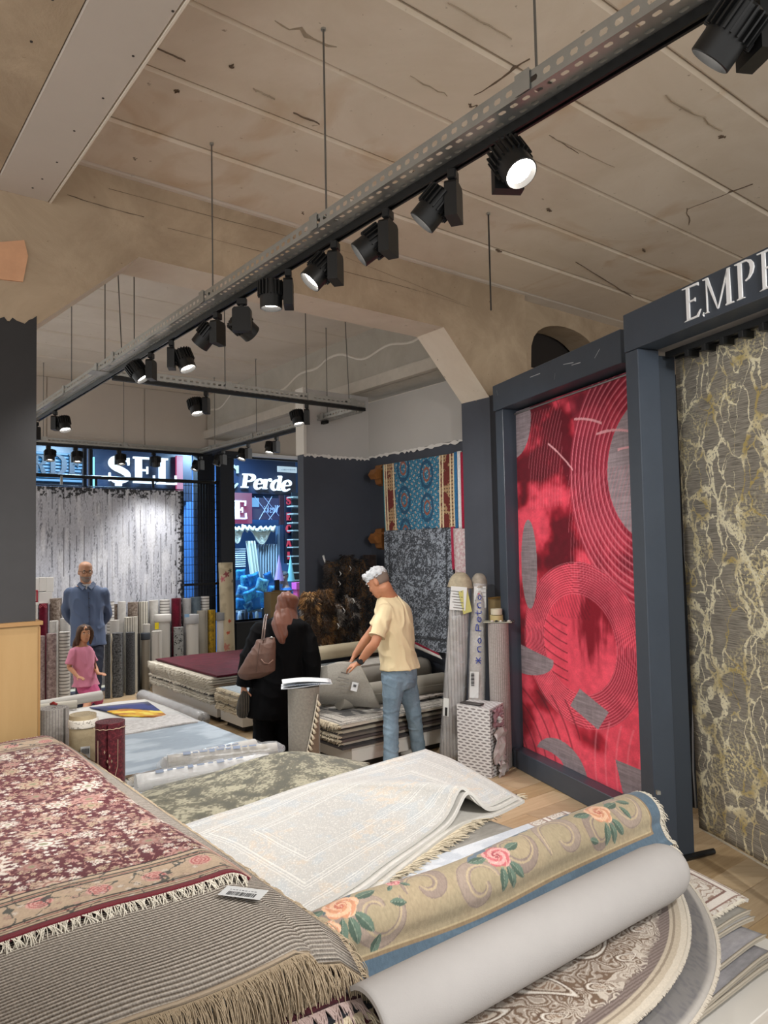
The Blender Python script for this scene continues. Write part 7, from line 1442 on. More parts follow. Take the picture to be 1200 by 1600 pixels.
# PALE BLUE CARPET AND NEIGHBOURS (left middle)
pile([('#8c877d', '#a39e94', 'beige rug'), ('#b5b1a9', '#c9c5be', 'white rug'), ('#4c443d', '#6a6158', 'brown rug with a dark woven edge')], 5.12, 7.6, 1.78, 2.76, .22, .03, 'under the pale blue carpet', None, None, 120)
def blue_paint(U, V, W, Hh): n = fbm(U * 3, V * 9, 3); n2 = fbm(U * 30, V * 60, 5); c = np.zeros(U.shape + (3,), np.float32) + lin('#8e99a3'); c = mixc(c, lin('#a9b3bb'), sm(n, .40, .62)); return c * (.93 + .14 * n2)[..., None]
layer(6.15, 7.68, 1.76, 2.80, .345, .02, rugmat('white_velvet', '#bebcb8', '#d4d2ce', 6, .2), 'white rug behind the pale blue carpet, under the picture rug', wav=.018, seed=5)
o = layer(5.10, 6.25, 1.72, 2.80, .352, .016, M_paint, 'pale blue-grey plain carpet lying flat in the left middle', wav=.006, seed=2, nu=120, nv=120, paint=blue_paint, edge=plain('blue_edge', '#7b6a58', .9)); fringe('fringe', [AB(5.10, 1.74 + t * .08, .33) for t in range(13)], [-AX] * 13, F_cream, o, L=.05, n=420, r=.003, seg=3, droop=.4, jit=.6, clump=60)
layer(5.06, 5.3, 1.72, 2.80, .315, .03, rugmat('white_shag', '#bfbbb3', '#d2cec6', 20, .2), 'white shaggy rug edge peeping out under the pale blue carpet', wav=.012, seed=12)
def pic_paint(U, V, W, Hh):
    n = fbm(U * 6, V * 9, 3); x = U / W; y = V / Hh; c = np.zeros(U.shape + (3,), np.float32) + lin('#1f2f74'); c = mixc(c, lin('#0f1a4a'), sm(n, .5, .65)); h = .46 + .16 * (fbm(U * 9, 0 * U, 4) - .5) + .1 * np.sin(x * 5); c = mixc(c, lin('#d9a21a'), sm(h - y, 0, .03)); c = mixc(c, lin('#a8641a'), sm(h - y, 0, .03) * sm(n, .52, .62)); c = mixc(c, lin('#e8cf50'), sm(h - y, 0, .02) * sm(1 - n, .55, .66)); c = mixc(c, lin('#6b6c74'), sm(y, .82, .95) * .6); return c
pr_ = [[G(190, 1118, .36), G(228, 1119, .362), G(264, 1120, .36)], [G(168, 1111, .362), G(212, 1108, .366), G(248, 1108, .362)], [G(140, 1105, .36), G(190, 1100, .364), G(231, 1096, .36)]]
o = sheet('picture_rug', sheet_grid(pr_, 120, 80), .008, M_paint, paint=pic_paint); tag(o, 'small rug with a blue and golden yellow landscape picture', 'rug')
layer(6.22, 6.62, 1.80, 2.74, .368, .012, rugmat('white_flower', '#b3aeaa', '#d4d0cc', 24, .12), 'thin white mottled rug between the picture rug and the blue carpet', wav=.012, seed=15)
# wrapped rolls lying in front of the blue carpet
def film_mat():
    m = bpy.data.materials.new('plastic_film'); m.use_nodes = True; nt = m.node_tree; nt.nodes.clear(); L = nt.links.new; o = N(nt, 'ShaderNodeOutputMaterial'); t = N(nt, 'ShaderNodeBsdfTransparent'); g = N(nt, 'ShaderNodeBsdfPrincipled'); g.inputs['Base Color'].default_value = (.75, .77, .8, 1); g.inputs['Roughness'].default_value = .18; g.inputs['Specular IOR Level'].default_value = .8
    tc = N(nt, 'ShaderNodeTexCoord'); nz = N(nt, 'ShaderNodeTexNoise'); nz.inputs['Scale'].default_value = 9; nz.inputs['Distortion'].default_value = 1; L(tc.outputs['Object'], nz.inputs['Vector']); bp = N(nt, 'ShaderNodeBump'); bp.inputs['Strength'].default_value = .35; bp.inputs['Distance'].default_value = .02; L(nz.outputs['Fac'], bp.inputs['Height']); L(bp.outputs[0], g.inputs['Normal'])
    r = N(nt, 'ShaderNodeMapRange'); r.inputs['From Min'].default_value = .3; r.inputs['From Max'].default_value = .75; r.inputs['To Min'].default_value = .08; r.inputs['To Max'].default_value = .38; L(nz.outputs['Fac'], r.inputs['Value']); mx = N(nt, 'ShaderNodeMixShader'); L(r.outputs[0], mx.inputs[0]); L(t.outputs[0], mx.inputs[1]); L(g.outputs[0], mx.inputs[2]); L(mx.outputs[0], o.inputs[0]); return m
M_film = film_mat()
def wrapped(p0, p1, R, mat, label, seed=1, ends=True, lab=()):
    p0, p1 = Vector(p0), Vector(p1); d = p1 - p0; t_, m, L_ = lying_roll(p0, p1, R * .93, mat, label, 4, 'wrapped_roll', None, seed); rnd = random.Random(seed); n = 16; prof = [(R * .25, -.05), (R * .55, -.035), (R * .95, .0)] + [(R * (1 + rnd.uniform(-.03, .04)), L_ * k / 12) for k in range(1, 12)] + [(R * .95, L_), (R * .5, L_ + .04), (R * .3, L_ + .06)]
    vs = []; fs = []
    for i, (r, z) in enumerate(prof):
        for k in range(n): an = 2 * math.pi * k / n; rr = r * (1 + rnd.uniform(-.03, .03)); vs.append((rr * math.cos(an), rr * math.sin(an), z))
    for i in range(len(prof) - 1):
        for k in range(n): fs.append((i * n + k, i * n + (k + 1) % n, (i + 1) * n + (k + 1) % n, (i + 1) * n + k))
    fs.append(tuple(range(n - 1, -1, -1))); fs.append(tuple(range((len(prof) - 1) * n, len(prof) * n))); q = MB(); q.add(vs, fs, m=m); o = q.build('plastic_wrap', M_film, None, smooth=True); o.parent = t_
    return t_, m, L_
z = .40; fa = [((256, 1196), (398, 1166), .060, .40, 'wrapped roll lying next to the pale blue carpet, farthest of the three'), ((262, 1198), (432, 1177), .058, .42, 'wrapped roll with a beige end, middle of the three lying ones'), ((212, 1224), (418, 1188), .066, .39, 'white wrapped roll with printed tape, nearest of the three lying ones')]
for i, (u_, v_, R, z, lab) in enumerate(fa):
    p0, p1 = G(*u_, z), G(*v_, z); 
    if i == 1: p0 = p0 + ZX * .03; p1 = p1 + ZX * .03
    t_, m, L_ = wrapped(p0, p1, R, rugmat('wrap_in_%d' % i, ['#a8a69f', '#8f8a80', '#c4c4c2'][i], ['#c9c7c2', '#b8b4aa', '#d8d8d6'][i], 10, .2), lab, seed=i + 2)
    q = MB()
    for k in range(9):
        zc = L_ * (.18 + k * .075); an = math.radians(100 + (k % 3) * 9); e = m @ Vector((R * 1.03 * math.cos(an), R * 1.03 * math.sin(an), zc)); 
        up = Vector((0, -.5, .85)).normalized(); c = (m @ Vector((0, 0, zc))) + up * R * 1.045; q.box((0, 0, 0), (.035 if k % 2 else .05, .012 if k % 3 else .028, .001), frame(c, p1 - p0, up))
    o = q.build('printed_mark', plain('print_blue_grey', '#6f7d94', .5), None); o.parent = t_
# things lying at the far left behind
p0, p1 = G(40, 1106, .42), G(158, 1086, .42); lying_roll(p0, p1, .055, M_wh, 'white roll with a grey open end lying behind the standing rolls', seed=8)
p0, p1 = G(50, 1108, .40), G(120, 1100, .40); lying_roll(p0, p1, .045, plain('cream_cloth', '#b5b0a4', .9), 'cream cloth roll lying beside the white one at the far left', seed=9)
p0, p1 = AB(9.1, 3.28, .10), AB(7.35, 3.30, .10); wrapped(p0, p1, .085, M_gr, 'grey roll in plastic lying on the floor along the burgundy pile', seed=12)
# three rolls standing behind the red pile
def stand_roll(a, b, R, ztop, mat, label, seed=2, turns=6, t=.011, base=0.0, lean=None, name='rolled_rug'):
    t_ = thing(name, AB(a, b, base), label, 'rug roll'); L_ = ztop - base; mb = roll_mesh(R, L_, turns, t, 30, .0015, .012, seed, 4); mb.v = [((v[0] + (lean[0] * v[2] / L_ if lean else 0)), (v[1] + (lean[1] * v[2] / L_ if lean else 0)), v[2]) for v in mb.v]; o = mb.build('rolled_pile', mat, None, smooth='auto'); o.parent = t_; return t_
stand_roll(4.80, 1.185, .092, .93, rugmat('grey_weave_roll', '#7f7a75', '#a39e98', 40, .2, stripes=(0, 60, '#6e6a66', .2)), 'grey woven rug roll standing by the oak panel, coil visible on top', seed=2); q = MB(); c = G(83, 1102, .935); q.tube([c + Vector((-.02, 0, .006)), c + Vector((0, .005, .012)), c + Vector((.025, -.005, .006))], [.006, .011, .007], 6); tag(q.build('red_ribbon', plain('ribbon_red', '#7a1e1a', .5), smooth=True), 'dark red ribbon scrap on top of the grey woven roll', 'ribbon')
t_ = stand_roll(4.47, 1.27, .080, .935, rugmat('beige_wrap_roll', '#93856a', '#ad9f82', 12, .2), 'beige roll with a white flowered top band and a barcode, middle of the three', seed=4)
q = MB(); q.lathe([(.0815, .865), (.083, .87), (.083, .905), (.0815, .91)], 24); o = q.build('flower_band', rugmat('flower_band', '#8f8a80', '#cfcac0', 40, .06, coord='Object', kind='cell'), None, smooth=True); o.parent = t_
c = AB(4.47, 1.27, 0); dv = Vector((-c.x, -c.y, 0)).normalized(); sd = Vector((-dv.y, dv.x, 0)); m = frame(c + dv * .083 + sd * .01 + ZX * .73, sd, ZX); q = MB(); q.box((0, 0, 0), (.05, .003, .075), m); o = q.build('barcode_label', plain('label_white', '#c9cbcc', .3), t_); q = MB(); [q.box((-.018 + k * .006, -.002 if True else 0, .012), (.0025, .003, .03), m) for k in range(7)]; q.v = [tuple(Vector(v) + dv * .0015) for v in q.v]; q.build('barcode', plain('ink_black', '#1c1c1e', .5), t_)
def darkred_roll(U, V, W, Hh): pass
t_ = stand_roll(4.13, 1.31, .084, .945, rugmat('dark_red_roll', '#36141a', '#64262c', 60, .12, c3='#46181f'), 'dark red patterned rug roll with light outline, right one of the three standing', seed=6, t=.012)
c = AB(4.13, 1.31, 0); dv = Vector((-c.x, -c.y, 0)).normalized(); q = MB(); R = .0855
def cp_(ang, z): a = math.atan2(dv.y, dv.x) + ang; return Vector((c.x + R * math.cos(a), c.y + R * math.sin(a), z))
q.tube([cp_(-.75, .86), cp_(-.75, .72), cp_(-.5, .66), cp_(-.1, .645), cp_(.3, .66), cp_(.5, .72), cp_(.52, .86)], .0016, 4)
for (an, z_) in [(0, .78), (-.12, .75), (.12, .75), (0, .72), (-.3, .80)]: q.tube([cp_(an - .03, z_), cp_(an, z_ + .008), cp_(an + .03, z_), cp_(an, z_ - .008), cp_(an - .03, z_)], .0018, 4)
q.tube([cp_(-1.4 + k * .2, .915 + .004 * (k % 2)) for k in range(15)], .0022, 4); q.build('woven_outline', plain('outline_tan', '#a08a74', .9), t_)
# ROLL WITH PAPERS BEFORE THE WOMAN
t_ = stand_roll(5.07, 3.13, .132, .775, rugmat('taupe_weave', '#77726a', '#928c82', 50, .2), 'thick taupe rug roll with tasselled edge standing behind the olive rug', seed=3, turns=6, t=.014, name='rolled_rug')
c = AB(5.07, 3.13, 0); dv = Vector((-c.x, -c.y, 0)).normalized(); sd = Vector((-dv.y, dv.x, 0)); sd = sd if sd.x > 0 else -sd; R = .137
P = []; 
for k in range(16): t = k / 15; an = (math.atan2(dv.y, dv.x)) + (.9 - 1.15 * t) * (1 if sd.dot(Vector((math.cos(math.atan2(dv.y, dv.x) + .1), math.sin(math.atan2(dv.y, dv.x) + .1), 0))) > 0 else -1); P.append(Vector((c.x + R * math.cos(an), c.y + R * math.sin(an), .72 - .62 * t)))
q = MB(); q.tube(P, .012, 6, flat=.5); q.build('selvedge', plain('selvedge_pale2', '#b7b0a2', .9), t_, smooth=True)
for k in range(1, 15): p = P[k] + dv * .008; q = MB(); q.tube([p, p + sd * .012 - ZX * .018 + dv * .006, p + sd * .020 - ZX * .040 + dv * .004], [.004, .010, .015], 6); q.build('tassel', F_cream, t_, smooth=True)
q = MB(); zs = [.06 + .66 * i / 8 for i in range(9)]; vs = []
for i, z_ in enumerate(zs):
    for j in range(8): t = 1 - (z_ - .10) / .62; a0_ = math.atan2(P[0].y - c.y, P[0].x - c.x); k = min(15, max(0, int(t * 15))); a1_ = math.atan2(P[k].y - c.y, P[k].x - c.x); aa = a1_ + (a0_ - a1_) * j / 7; vs.append((c.x + (R + .002) * math.cos(aa), c.y + (R + .002) * math.sin(aa), z_))
q.add(vs, [(i * 8 + j, i * 8 + j + 1, i * 8 + 9 + j, i * 8 + 8 + j) for i in range(8) for j in range(7)]); q.build('outer_flap', rugmat('brown_taupe', '#6a5c50', '#80705f', 50, .2, coord='Object'), t_, smooth=True)
pp = thing('price_papers', Vector((c.x, c.y, .78)), 'loose white printed papers lying on top of the thick taupe roll', 'paper'); rnd = random.Random(3)
for k, (w, h, rz, dz) in enumerate([(.40, .22, .10, .004), (.37, .20, .02, .010), (.38, .19, .16, .016)]):
    S = np.zeros((8, 14, 3)); m = frame(Vector((c.x + .02, c.y, .78 + dz)), sd) @ Matrix.Rotation(rz - .08, 4, 'Z')
    for i in range(8):
        for j in range(14): x = (j / 13 - .5) * w; y = (i / 7 - .5) * h; p = m @ Vector((x, y, .012 * math.sin(x * 9 + k) + (.02 if k == 2 else .006) * abs(y / h) * 2)); S[i, j] = p
    sheet('sheet', S, .0015, plain('paper_white', '#d5d9dd', .5), parent=pp)
q = MB()
for i in range(16): p = c + dv * .112 + sd * (-.12 + i * .016) + ZX * (.806); q.box((0, 0, 0), (.009, .003, .007), frame(p, sd))
q.build('printed_line', plain('print_blue_grey', '#6f7d94', .5), pp)
# WRAPPED ROLLS AND BOX BY THE COLUMN
def standing_wrapped(px_top, py_top, px_bot, py_bot, Yt, wt, wb_, mat, label, seed, head='#a1967f'):
    bot = G(px_bot, py_bot, 0.0); top = PY(px_top, py_top, Yt); d = top - bot; L_ = d.length; t_ = thing('wrapped_roll', bot, label, 'rug roll'); R0_, R1_ = wb_, wt; m = frame(bot, Vector((1, 0, 0)), d); m = (d.to_track_quat('Z', 'X').to_matrix().to_4x4()); n = 22; rnd = random.Random(seed)
    def body(k, off, nm, mt, z0, z1, jit, dome=True):
        prof = []; K = 16
        for i in range(K + 1):
            t = i / K; z = z0 + (z1 - z0) * t; r = (R0_ + (R1_ - R0_) * t) + off
            if dome and z > L_ - .10: u_ = (z - (L_ - .10)) / .10; r *= math.sqrt(max(.02, 1 - u_ ** 2.6))
            prof.append((r, z))
        vs = []; fs = []
        for (r, z) in prof:
            for q_ in range(n): an = 2 * math.pi * q_ / n; rr = r * (1 + rnd.uniform(-jit, jit)); vs.append((rr * math.cos(an), rr * math.sin(an), z))
        for i in range(K):
            for q_ in range(n): fs.append((i * n + q_, i * n + (q_ + 1) % n, (i + 1) * n + (q_ + 1) % n, (i + 1) * n + q_))
        fs.append(tuple(range(n - 1, -1, -1))); fs.append(tuple(range(K * n, (K + 1) * n))); q = MB(); uv = None; q.add(vs, fs, m=m); o = q.build(nm, mt, None, smooth=True); o.parent = t_; return o
    body(0, -.008, 'rolled_pile', mat, .0, L_ - .02, .004); body(1, 0, 'plastic_wrap', M_film, 0.0, L_, .02); body(2, -.005, 'tied_head', plain('head_' + head[1:], head, .8, var=.3, vscale=20), L_ - .14, L_ - .008, .01); return t_, bot, top, m, L_
t1, bt, tp, m1_, L1 = standing_wrapped(720, 893, 706, 1188, 6.5, .083, .118, rugmat('wrap_weave', '#7f7a76', '#a8a39d', 26, .2, (1, 1, .2), coord='Object', stripes=(0, 38, '#6d6864', .3)), 'tall plastic-wrapped grey roll with papers taped to it, left of the two by the column', 3)
t2, bt2, tp2, m2_, L2 = standing_wrapped(749, 895, 742, 1198, 6.55, .072, .078, rugmat('wrap_weave2', '#88827c', '#a9a39b', 40, .2, coord='Object'), 'slimmer plastic-wrapped roll with blue handwriting, right of the two by the column', 5, '#9c9488')
def card(px, py, Y, w, h, mat, nm, par, rot=0.0, tilt=.05, yaw=0.0):
    c = PY(px, py, Y); m = frame(c, Vector((1, yaw, 0))) @ Matrix.Rotation(rot, 4, 'Y'); q = MB(); q.box((0, 0, 0), (w, .003, h), m); return q.build(nm, mat, par)
card(716, 935, 6.36, .14, .20, plain('paper_white2', '#c9ccca', .4), 'taped_paper', t1, rot=.10, yaw=.1); card(727, 940, 6.372, .09, .20, plain('paper_yellow', '#c3c47a', .5), 'yellow_paper', t1, rot=-.22, yaw=.5)
for i in range(7): card(713 + i * .6, 924 + i * 4.3, 6.352, .07 if i % 2 else .095, .005, plain('ink_faded', '#6c6a66', .7), 'printed_line', t1, rot=.10)
card(697, 1105, 6.255, .05, .15, plain('paper_white2', '#c9ccca', .4), 'shipping_label', t1, rot=.05, yaw=-.6); card(697, 1112, 6.25, .02, .07, plain('ink_black', '#1c1c1e', .5), 'barcode', t1, rot=.05, yaw=-.6)
card(750, 933, 6.465, .105, .185, plain('paper_white2', '#c9ccca', .4), 'shipping_label', t2, rot=.02); card(748, 928, 6.46, .016, .014, plain('dot_red', '#b02a44', .6), 'red_dot', t2)
for i in range(5): card(755 if i < 3 else 745, 920 + i * 6, 6.46, .04, .005, plain('ink_grey', '#707274', .5), 'printed_line', t2)
card(741, 1070, 6.33, .075, .22, plain('paper_white2', '#c9ccca', .4), 'shipping_label', t2, rot=.05)
q = MB(); [q.box((0, 0, 0), (.028, .003, .0032 + .002 * (i % 3)), frame(PY(738.5, 1052 + i * 1.9, 6.322), Vector((1, 0, 0)))) for i in range(11)]; q.build('barcode', plain('ink_black', '#1c1c1e', .5), t2)
# handwriting running up the roll
ST['n'] = [([(.1, 0), (.12, .6)], [.1, .1]), ([(.12, .35), (.35, .62), (.7, .55), (.75, 0)], [.1] * 4)]; ST['o'] = [([(.5, .6), (.15, .3), (.5, 0), (.85, .3), (.5, .6)], [.1] * 5)]; ST['t'] = [([(.45, 1), (.4, .1), (.7, 0)], [.1] * 3), ([(.1, .65), (.8, .7)], [.09, .09])]; ST['p'] = [([(.2, 0), (.25, 1)], [.1, .1]), ([(.25, .95), (.8, .85), (.75, .55), (.25, .5)], [.1] * 4)]; ST['*'] = [([(.1, .1), (.9, .9)], [.1, .1]), ([(.1, .9), (.9, .1)], [.1, .1]), ([(.5, 0), (.5, 1)], [.1, .1])]
hw = MB(); yy = 1038
for ch, h in (('*', 12), (' ', 6), ('n', 13), ('o', 12), (' ', 6), ('p', 16), ('e', 10), ('t', 12), ('n', 12), ('o', 11)):
    if ch != ' ':
        for pts, ws in ST[ch]:
            PP = catmull(np.array([[(x, y, .1)] for x, y in pts], float), len(pts) * 4, 0)[:, 0]; line = [PY(752 - 9 * y_, yy - x_ * h, 6.55 - .22 * (yy - 895) / 303 - .086) for x_, y_, _ in PP]; hw.tube(line, .0035, 4)
    yy -= h
hw.build('handwriting', plain('marker_blue', '#2a3f96', .5), t2)
# woven grey roll with tape on top
t3 = stand_roll(4.39, 4.66, .090, 1.205, rugmat('chenille_roll', '#8f8884', '#b3aba8', 60, .2, stripes=(0, 55, '#837c78', .3)), 'light taupe textured roll with tape on top beside the red rug frame', seed=9, turns=5)
c = AB(4.39, 4.66, 1.208); bd = thing('clipboard', c, 'flat sheet with beads and stones lying on the light taupe roll', 'board'); q = MB(); q.bbox((0, 0, .004), (.24, .15, .006), .001, frame(c, (1, -.25, 0))); q.build('sheet', plain('board_pale', '#a9aa9a', .6), bd)
for k in range(6): q = MB(); q.lathe([(0, 0), (.014, .003), (.015, .009), (.008, .014), (0, .015)], 8, m=Matrix.Translation(c + Vector((-.06 + .035 * k, -.05 - .004 * k, .007)))); q.build('bead', plain('bead_dark' if k % 2 else 'bead_light', '#2a2c2a' if k % 2 else '#b5b5a8', .3), bd, smooth=True)
for (z_, R, nm, cc, lab) in ((.008, .056, 'tape_roll', '#b8a878', 'beige roll of packing tape on the taupe roll, lower one'), (.062, .050, 'tape_roll', '#c4bda8', 'whitish roll of packing tape on top of the beige one')):
    q = MB(); c2 = c + Vector((-.01, .03, z_)); q.lathe([(R * .62, 0), (R, 0), (R, .05), (R * .62, .05), (R * .62, 0)], 22, m=Matrix.Translation(c2)); tag(q.build(nm, plain('tape_' + cc[1:], cc, .35), smooth='auto'), lab, 'tape')
wbp = thing('wooden_board', PA(776, 960, 4.6), 'small pale wooden board standing behind the tape rolls at the column', 'board'); 
q = MB(); p = PA(775, 935, 4.58); q.bbox((ab(p)[1], 4.59, p.z / 2), (.16, .025, p.z), .002, ABM); q.build('panel', plain('pine', '#b59d72', .55, var=.12), wbp); q = MB(); q.bbox((ab(p)[1], 4.585, p.z + .006), (.165, .035, .014), .002, ABM); q.build('edge_strip', plain('pine_dark', '#94713c', .5), wbp)
# wrapped parcel printed with a wicker pattern
b0_ = G(716, 1206, 0); b1_ = G(768, 1216, 0); dr = (b1_ - b0_); wd = dr.length; bz = thing('wrapped_parcel', b0_, 'white parcel printed with a grey wicker pattern, torn paper at its right side', 'parcel'); m = frame(b0_, dr); D_ = .25; Hb = .555
def wick_mat():
    m_, nt, b = newmat('wicker_print'); L = nt.links.new; tc = N(nt, 'ShaderNodeTexCoord'); mp = N(nt, 'ShaderNodeMapping'); mp.inputs['Scale'].default_value = (1, 1, 1); L(tc.outputs['UV'], mp.inputs[0]); sp = N(nt, 'ShaderNodeSeparateXYZ'); L(mp.outputs[0], sp.inputs[0])
    def M(op, a, b_=None, v=None):
        n = N(nt, 'ShaderNodeMath', operation=op); L(a, n.inputs[0]); 
        if b_ is not None: L(b_, n.inputs[1])
        elif v is not None: n.inputs[1].default_value = v
        return n.outputs[0]
    row = M('MULTIPLY', sp.outputs['Y'], v=42); fl_ = M('FLOOR', row); off = M('MULTIPLY', fl_, v=.5); x = M('ADD', M('MULTIPLY', sp.outputs['X'], v=16), off); fx = M('FRACT', x); fy = M('FRACT', row)
    arc = M('SINE', M('MULTIPLY', fx, v=math.pi)); thr = M('MULTIPLY', arc, v=.34); d = M('ABSOLUTE', M('SUBTRACT', fy, v=.5)); less = M('LESS_THAN', d, thr); core = M('LESS_THAN', d, M('MULTIPLY', arc, v=.14)); edge = M('GREATER_THAN', arc, v=.35); mk = M('MULTIPLY', less, edge)
    r1 = N(nt, 'ShaderNodeMixRGB'); L(mk, r1.inputs[0]); r1.inputs[1].default_value = (*lin('#c9c8c8'), 1); r1.inputs[2].default_value = (*lin('#a5a2a3'), 1); r2 = N(nt, 'ShaderNodeMixRGB'); L(M('MULTIPLY', core, edge), r2.inputs[0]); L(r1.outputs[0], r2.inputs[1]); r2.inputs[2].default_value = (*lin('#5d5859'), 1); L(r2.outputs[0], b.inputs['Base Color']); b.inputs['Roughness'].default_value = .45; return m_
M_wick = wick_mat(); q = MB(); X0, X1, Y0, Y1 = 0, wd, 0, D_
def qd(a, b, c, d, w, h): q.add([a, b, c, d], [(0, 1, 2, 3)], [[(0, 0), (w, 0), (w, h), (0, h)]], m=m)
V_ = Vector
qd(V_((X0, Y0, 0)), V_((X1, Y0, 0)), V_((X1 - .003, Y0, Hb - .012)), V_((X0 + .002, Y0, Hb)), wd, Hb); qd(V_((X1, Y0, 0)), V_((X1 + .01, Y1, 0)), V_((X1 - .01, Y1, Hb)), V_((X1 - .003, Y0, Hb - .012)), D_, Hb); qd(V_((X0, Y1, 0)), V_((X0, Y0, 0)), V_((X0 + .002, Y0, Hb)), V_((X0, Y1, Hb)), D_, Hb); qd(V_((X0 + .002, Y0, Hb)), V_((X1 - .003, Y0, Hb - .012)), V_((X1 - .01, Y1, Hb)), V_((X0, Y1, Hb)), wd, D_); qd(V_((X1 + .01, Y1, 0)), V_((X0, Y1, 0)), V_((X0, Y1, Hb)), V_((X1 - .01, Y1, Hb)), wd, Hb)
q.build('wrapping', M_wick, bz)
q = MB(); q.bbox((wd * .36, .06, Hb + .006), (wd * .62, .07, .012), .003, m); q.build('dark_flap', plain('flap_dark', '#3c3837', .6), bz)
rnd = random.Random(2)
def crumple(cx, cz, w, h, mt, nm, sc=.03):
    n = 7; q = MB(); vs = []
    for i in range(n):
        for j in range(n): vs.append((wd + .012 + rnd.uniform(0, sc), cx + (i / (n - 1) - .5) * w + rnd.uniform(-.008, .008), cz + (j / (n - 1) - .5) * h + rnd.uniform(-.008, .008)))
    q.add(vs, [(i * n + j, i * n + j + 1, (i + 1) * n + j + 1, (i + 1) * n + j) for i in range(n - 1) for j in range(n - 1)], m=m); q.build(nm, mt, bz)
crumple(.085, .47, .15, .15, plain('mauve_paper', '#8b6f76', .5), 'torn_patch'); crumple(.10, .25, .17, .28, plain('crumpled_paper', '#a9a4a2', .5), 'crumpled_side', .045); crumple(.12, .06, .16, .12, plain('crumpled_paper', '#a9a4a2', .5), 'crumpled_foot', .06); crumple(.09, .45, .05, .05, plain('label_white', '#c9cbcc', .3), 'white_scrap', .05)
# PEOPLE
def loft(mb, rings, n=18):
    vs = []; fs = []
    for (c, u, v) in rings:
        c, u, v = Vector(c), Vector(u), Vector(v)
        for k in range(n): a = 2 * math.pi * k / n; vs.append(c + u * math.cos(a) + v * math.sin(a))
    for i in range(len(rings) - 1):
        for k in range(n): k2 = (k + 1) % n; fs.append((i * n + k, i * n + k2, (i + 1) * n + k2, (i + 1) * n + k))
    fs.append(tuple(range(n - 1, -1, -1))); fs.append(tuple(range((len(rings) - 1) * n, len(rings) * n))); mb.add(vs, fs)
def smooth_chain(pts, rs, k=4):
    A_ = catmull(np.array([[(*p, r)] for p, r in zip([tuple(q) for q in pts], rs)], float), (len(pts) - 1) * k + 1, 0)[:, 0]; return [Vector(a[:3]) for a in A_], [float(a[3]) for a in A_]
def limb(mb, pts, rs, n=14, flat=1.0, ref=None, caps=(True, True)):
    P, R = smooth_chain(pts, rs)
    if caps[0]: d = (P[0] - P[1]).normalized(); P = [P[0] + d * R[0] * .8, P[0] + d * R[0] * .45] + P; R = [R[0] * .35, R[0] * .85] + R
    if caps[1]: d = (P[-1] - P[-2]).normalized(); e, r = P[-1], R[-1]; P = P + [e + d * r * .45, e + d * r * .8]; R = R + [r * .85, r * .35]
    mb.tube(P, R, n, flat=flat, ref=ref)
def ellips(mb, c, u, v, w, n=12):
    rings = []; c, u, v, w = Vector(c), Vector(u), Vector(v), Vector(w)
    for i in range(n + 1): a = math.pi * i / n; s = max(.05, math.sin(a)); rings.append((c - w * math.cos(a), u * s, v * s))
    loft(mb, rings, 14)
def remeshed(name, mb, voxel, mat, parent, it=4, disp=None, factor=.5):
    o = mb.build(name, mat); md = o.modifiers.new('r', 'REMESH'); md.mode = 'VOXEL'; md.voxel_size = voxel; md.use_smooth_shade = True
    ms = o.modifiers.new('s', 'SMOOTH'); ms.iterations = it; ms.factor = factor
    dg = bpy.context.evaluated_depsgraph_get(); dg.update(); me = bpy.data.meshes.new_from_object(o.evaluated_get(dg)); o.modifiers.clear(); old = o.data; o.data = me; me.name = name; bpy.data.meshes.remove(old)
    if disp is not None:
        K = len(me.vertices); co = np.empty(K * 3, np.float32); me.vertices.foreach_get('co', co); co = co.reshape(-1, 3); no = np.array([v.normal[:] for v in me.vertices], np.float32); co = co + no * disp(co, no)[:, None]; me.vertices.foreach_set('co', co.ravel()); me.update()
    me.polygons.foreach_set('use_smooth', [True] * len(me.polygons))
    o.parent = parent; o.matrix_parent_inverse = pinv(parent); return o
def cloth_folds(amp, sc, vert=1.0, seed=1):
    def f(co, no): 
        n = fbm(co[:, 0] * sc + co[:, 1] * sc * .8 + 50, co[:, 2] * sc * vert + co[:, 0] * sc * .4 + 50, seed, 3); r = 1 - np.abs(((n * 5) % 1) - .5) * 2; return amp * (r ** 2 - .4) + amp * .6 * (fbm(co[:, 0] * sc * 2.5 + 9, co[:, 2] * sc * 2 + 3, seed + 5, 2) - .5)
    return f
HEAD = [(-.118, .058, .022, .018), (-.105, .052, .036, .035), (-.08, .036, .052, .056), (-.05, .019, .063, .078), (-.02, .009, .069, .089), (.01, .002, .073, .093), (.04, -.003, .076, .096), (.07, -.006, .075, .093), (.095, -.008, .064, .079), (.113, -.010, .042, .053), (.123, -.011, .014, .018)]
def basis(f, up=ZX):
    f = Vector(f).normalized(); l = Vector(up).cross(f).normalized(); u = f.cross(l).normalized(); return f, l, u
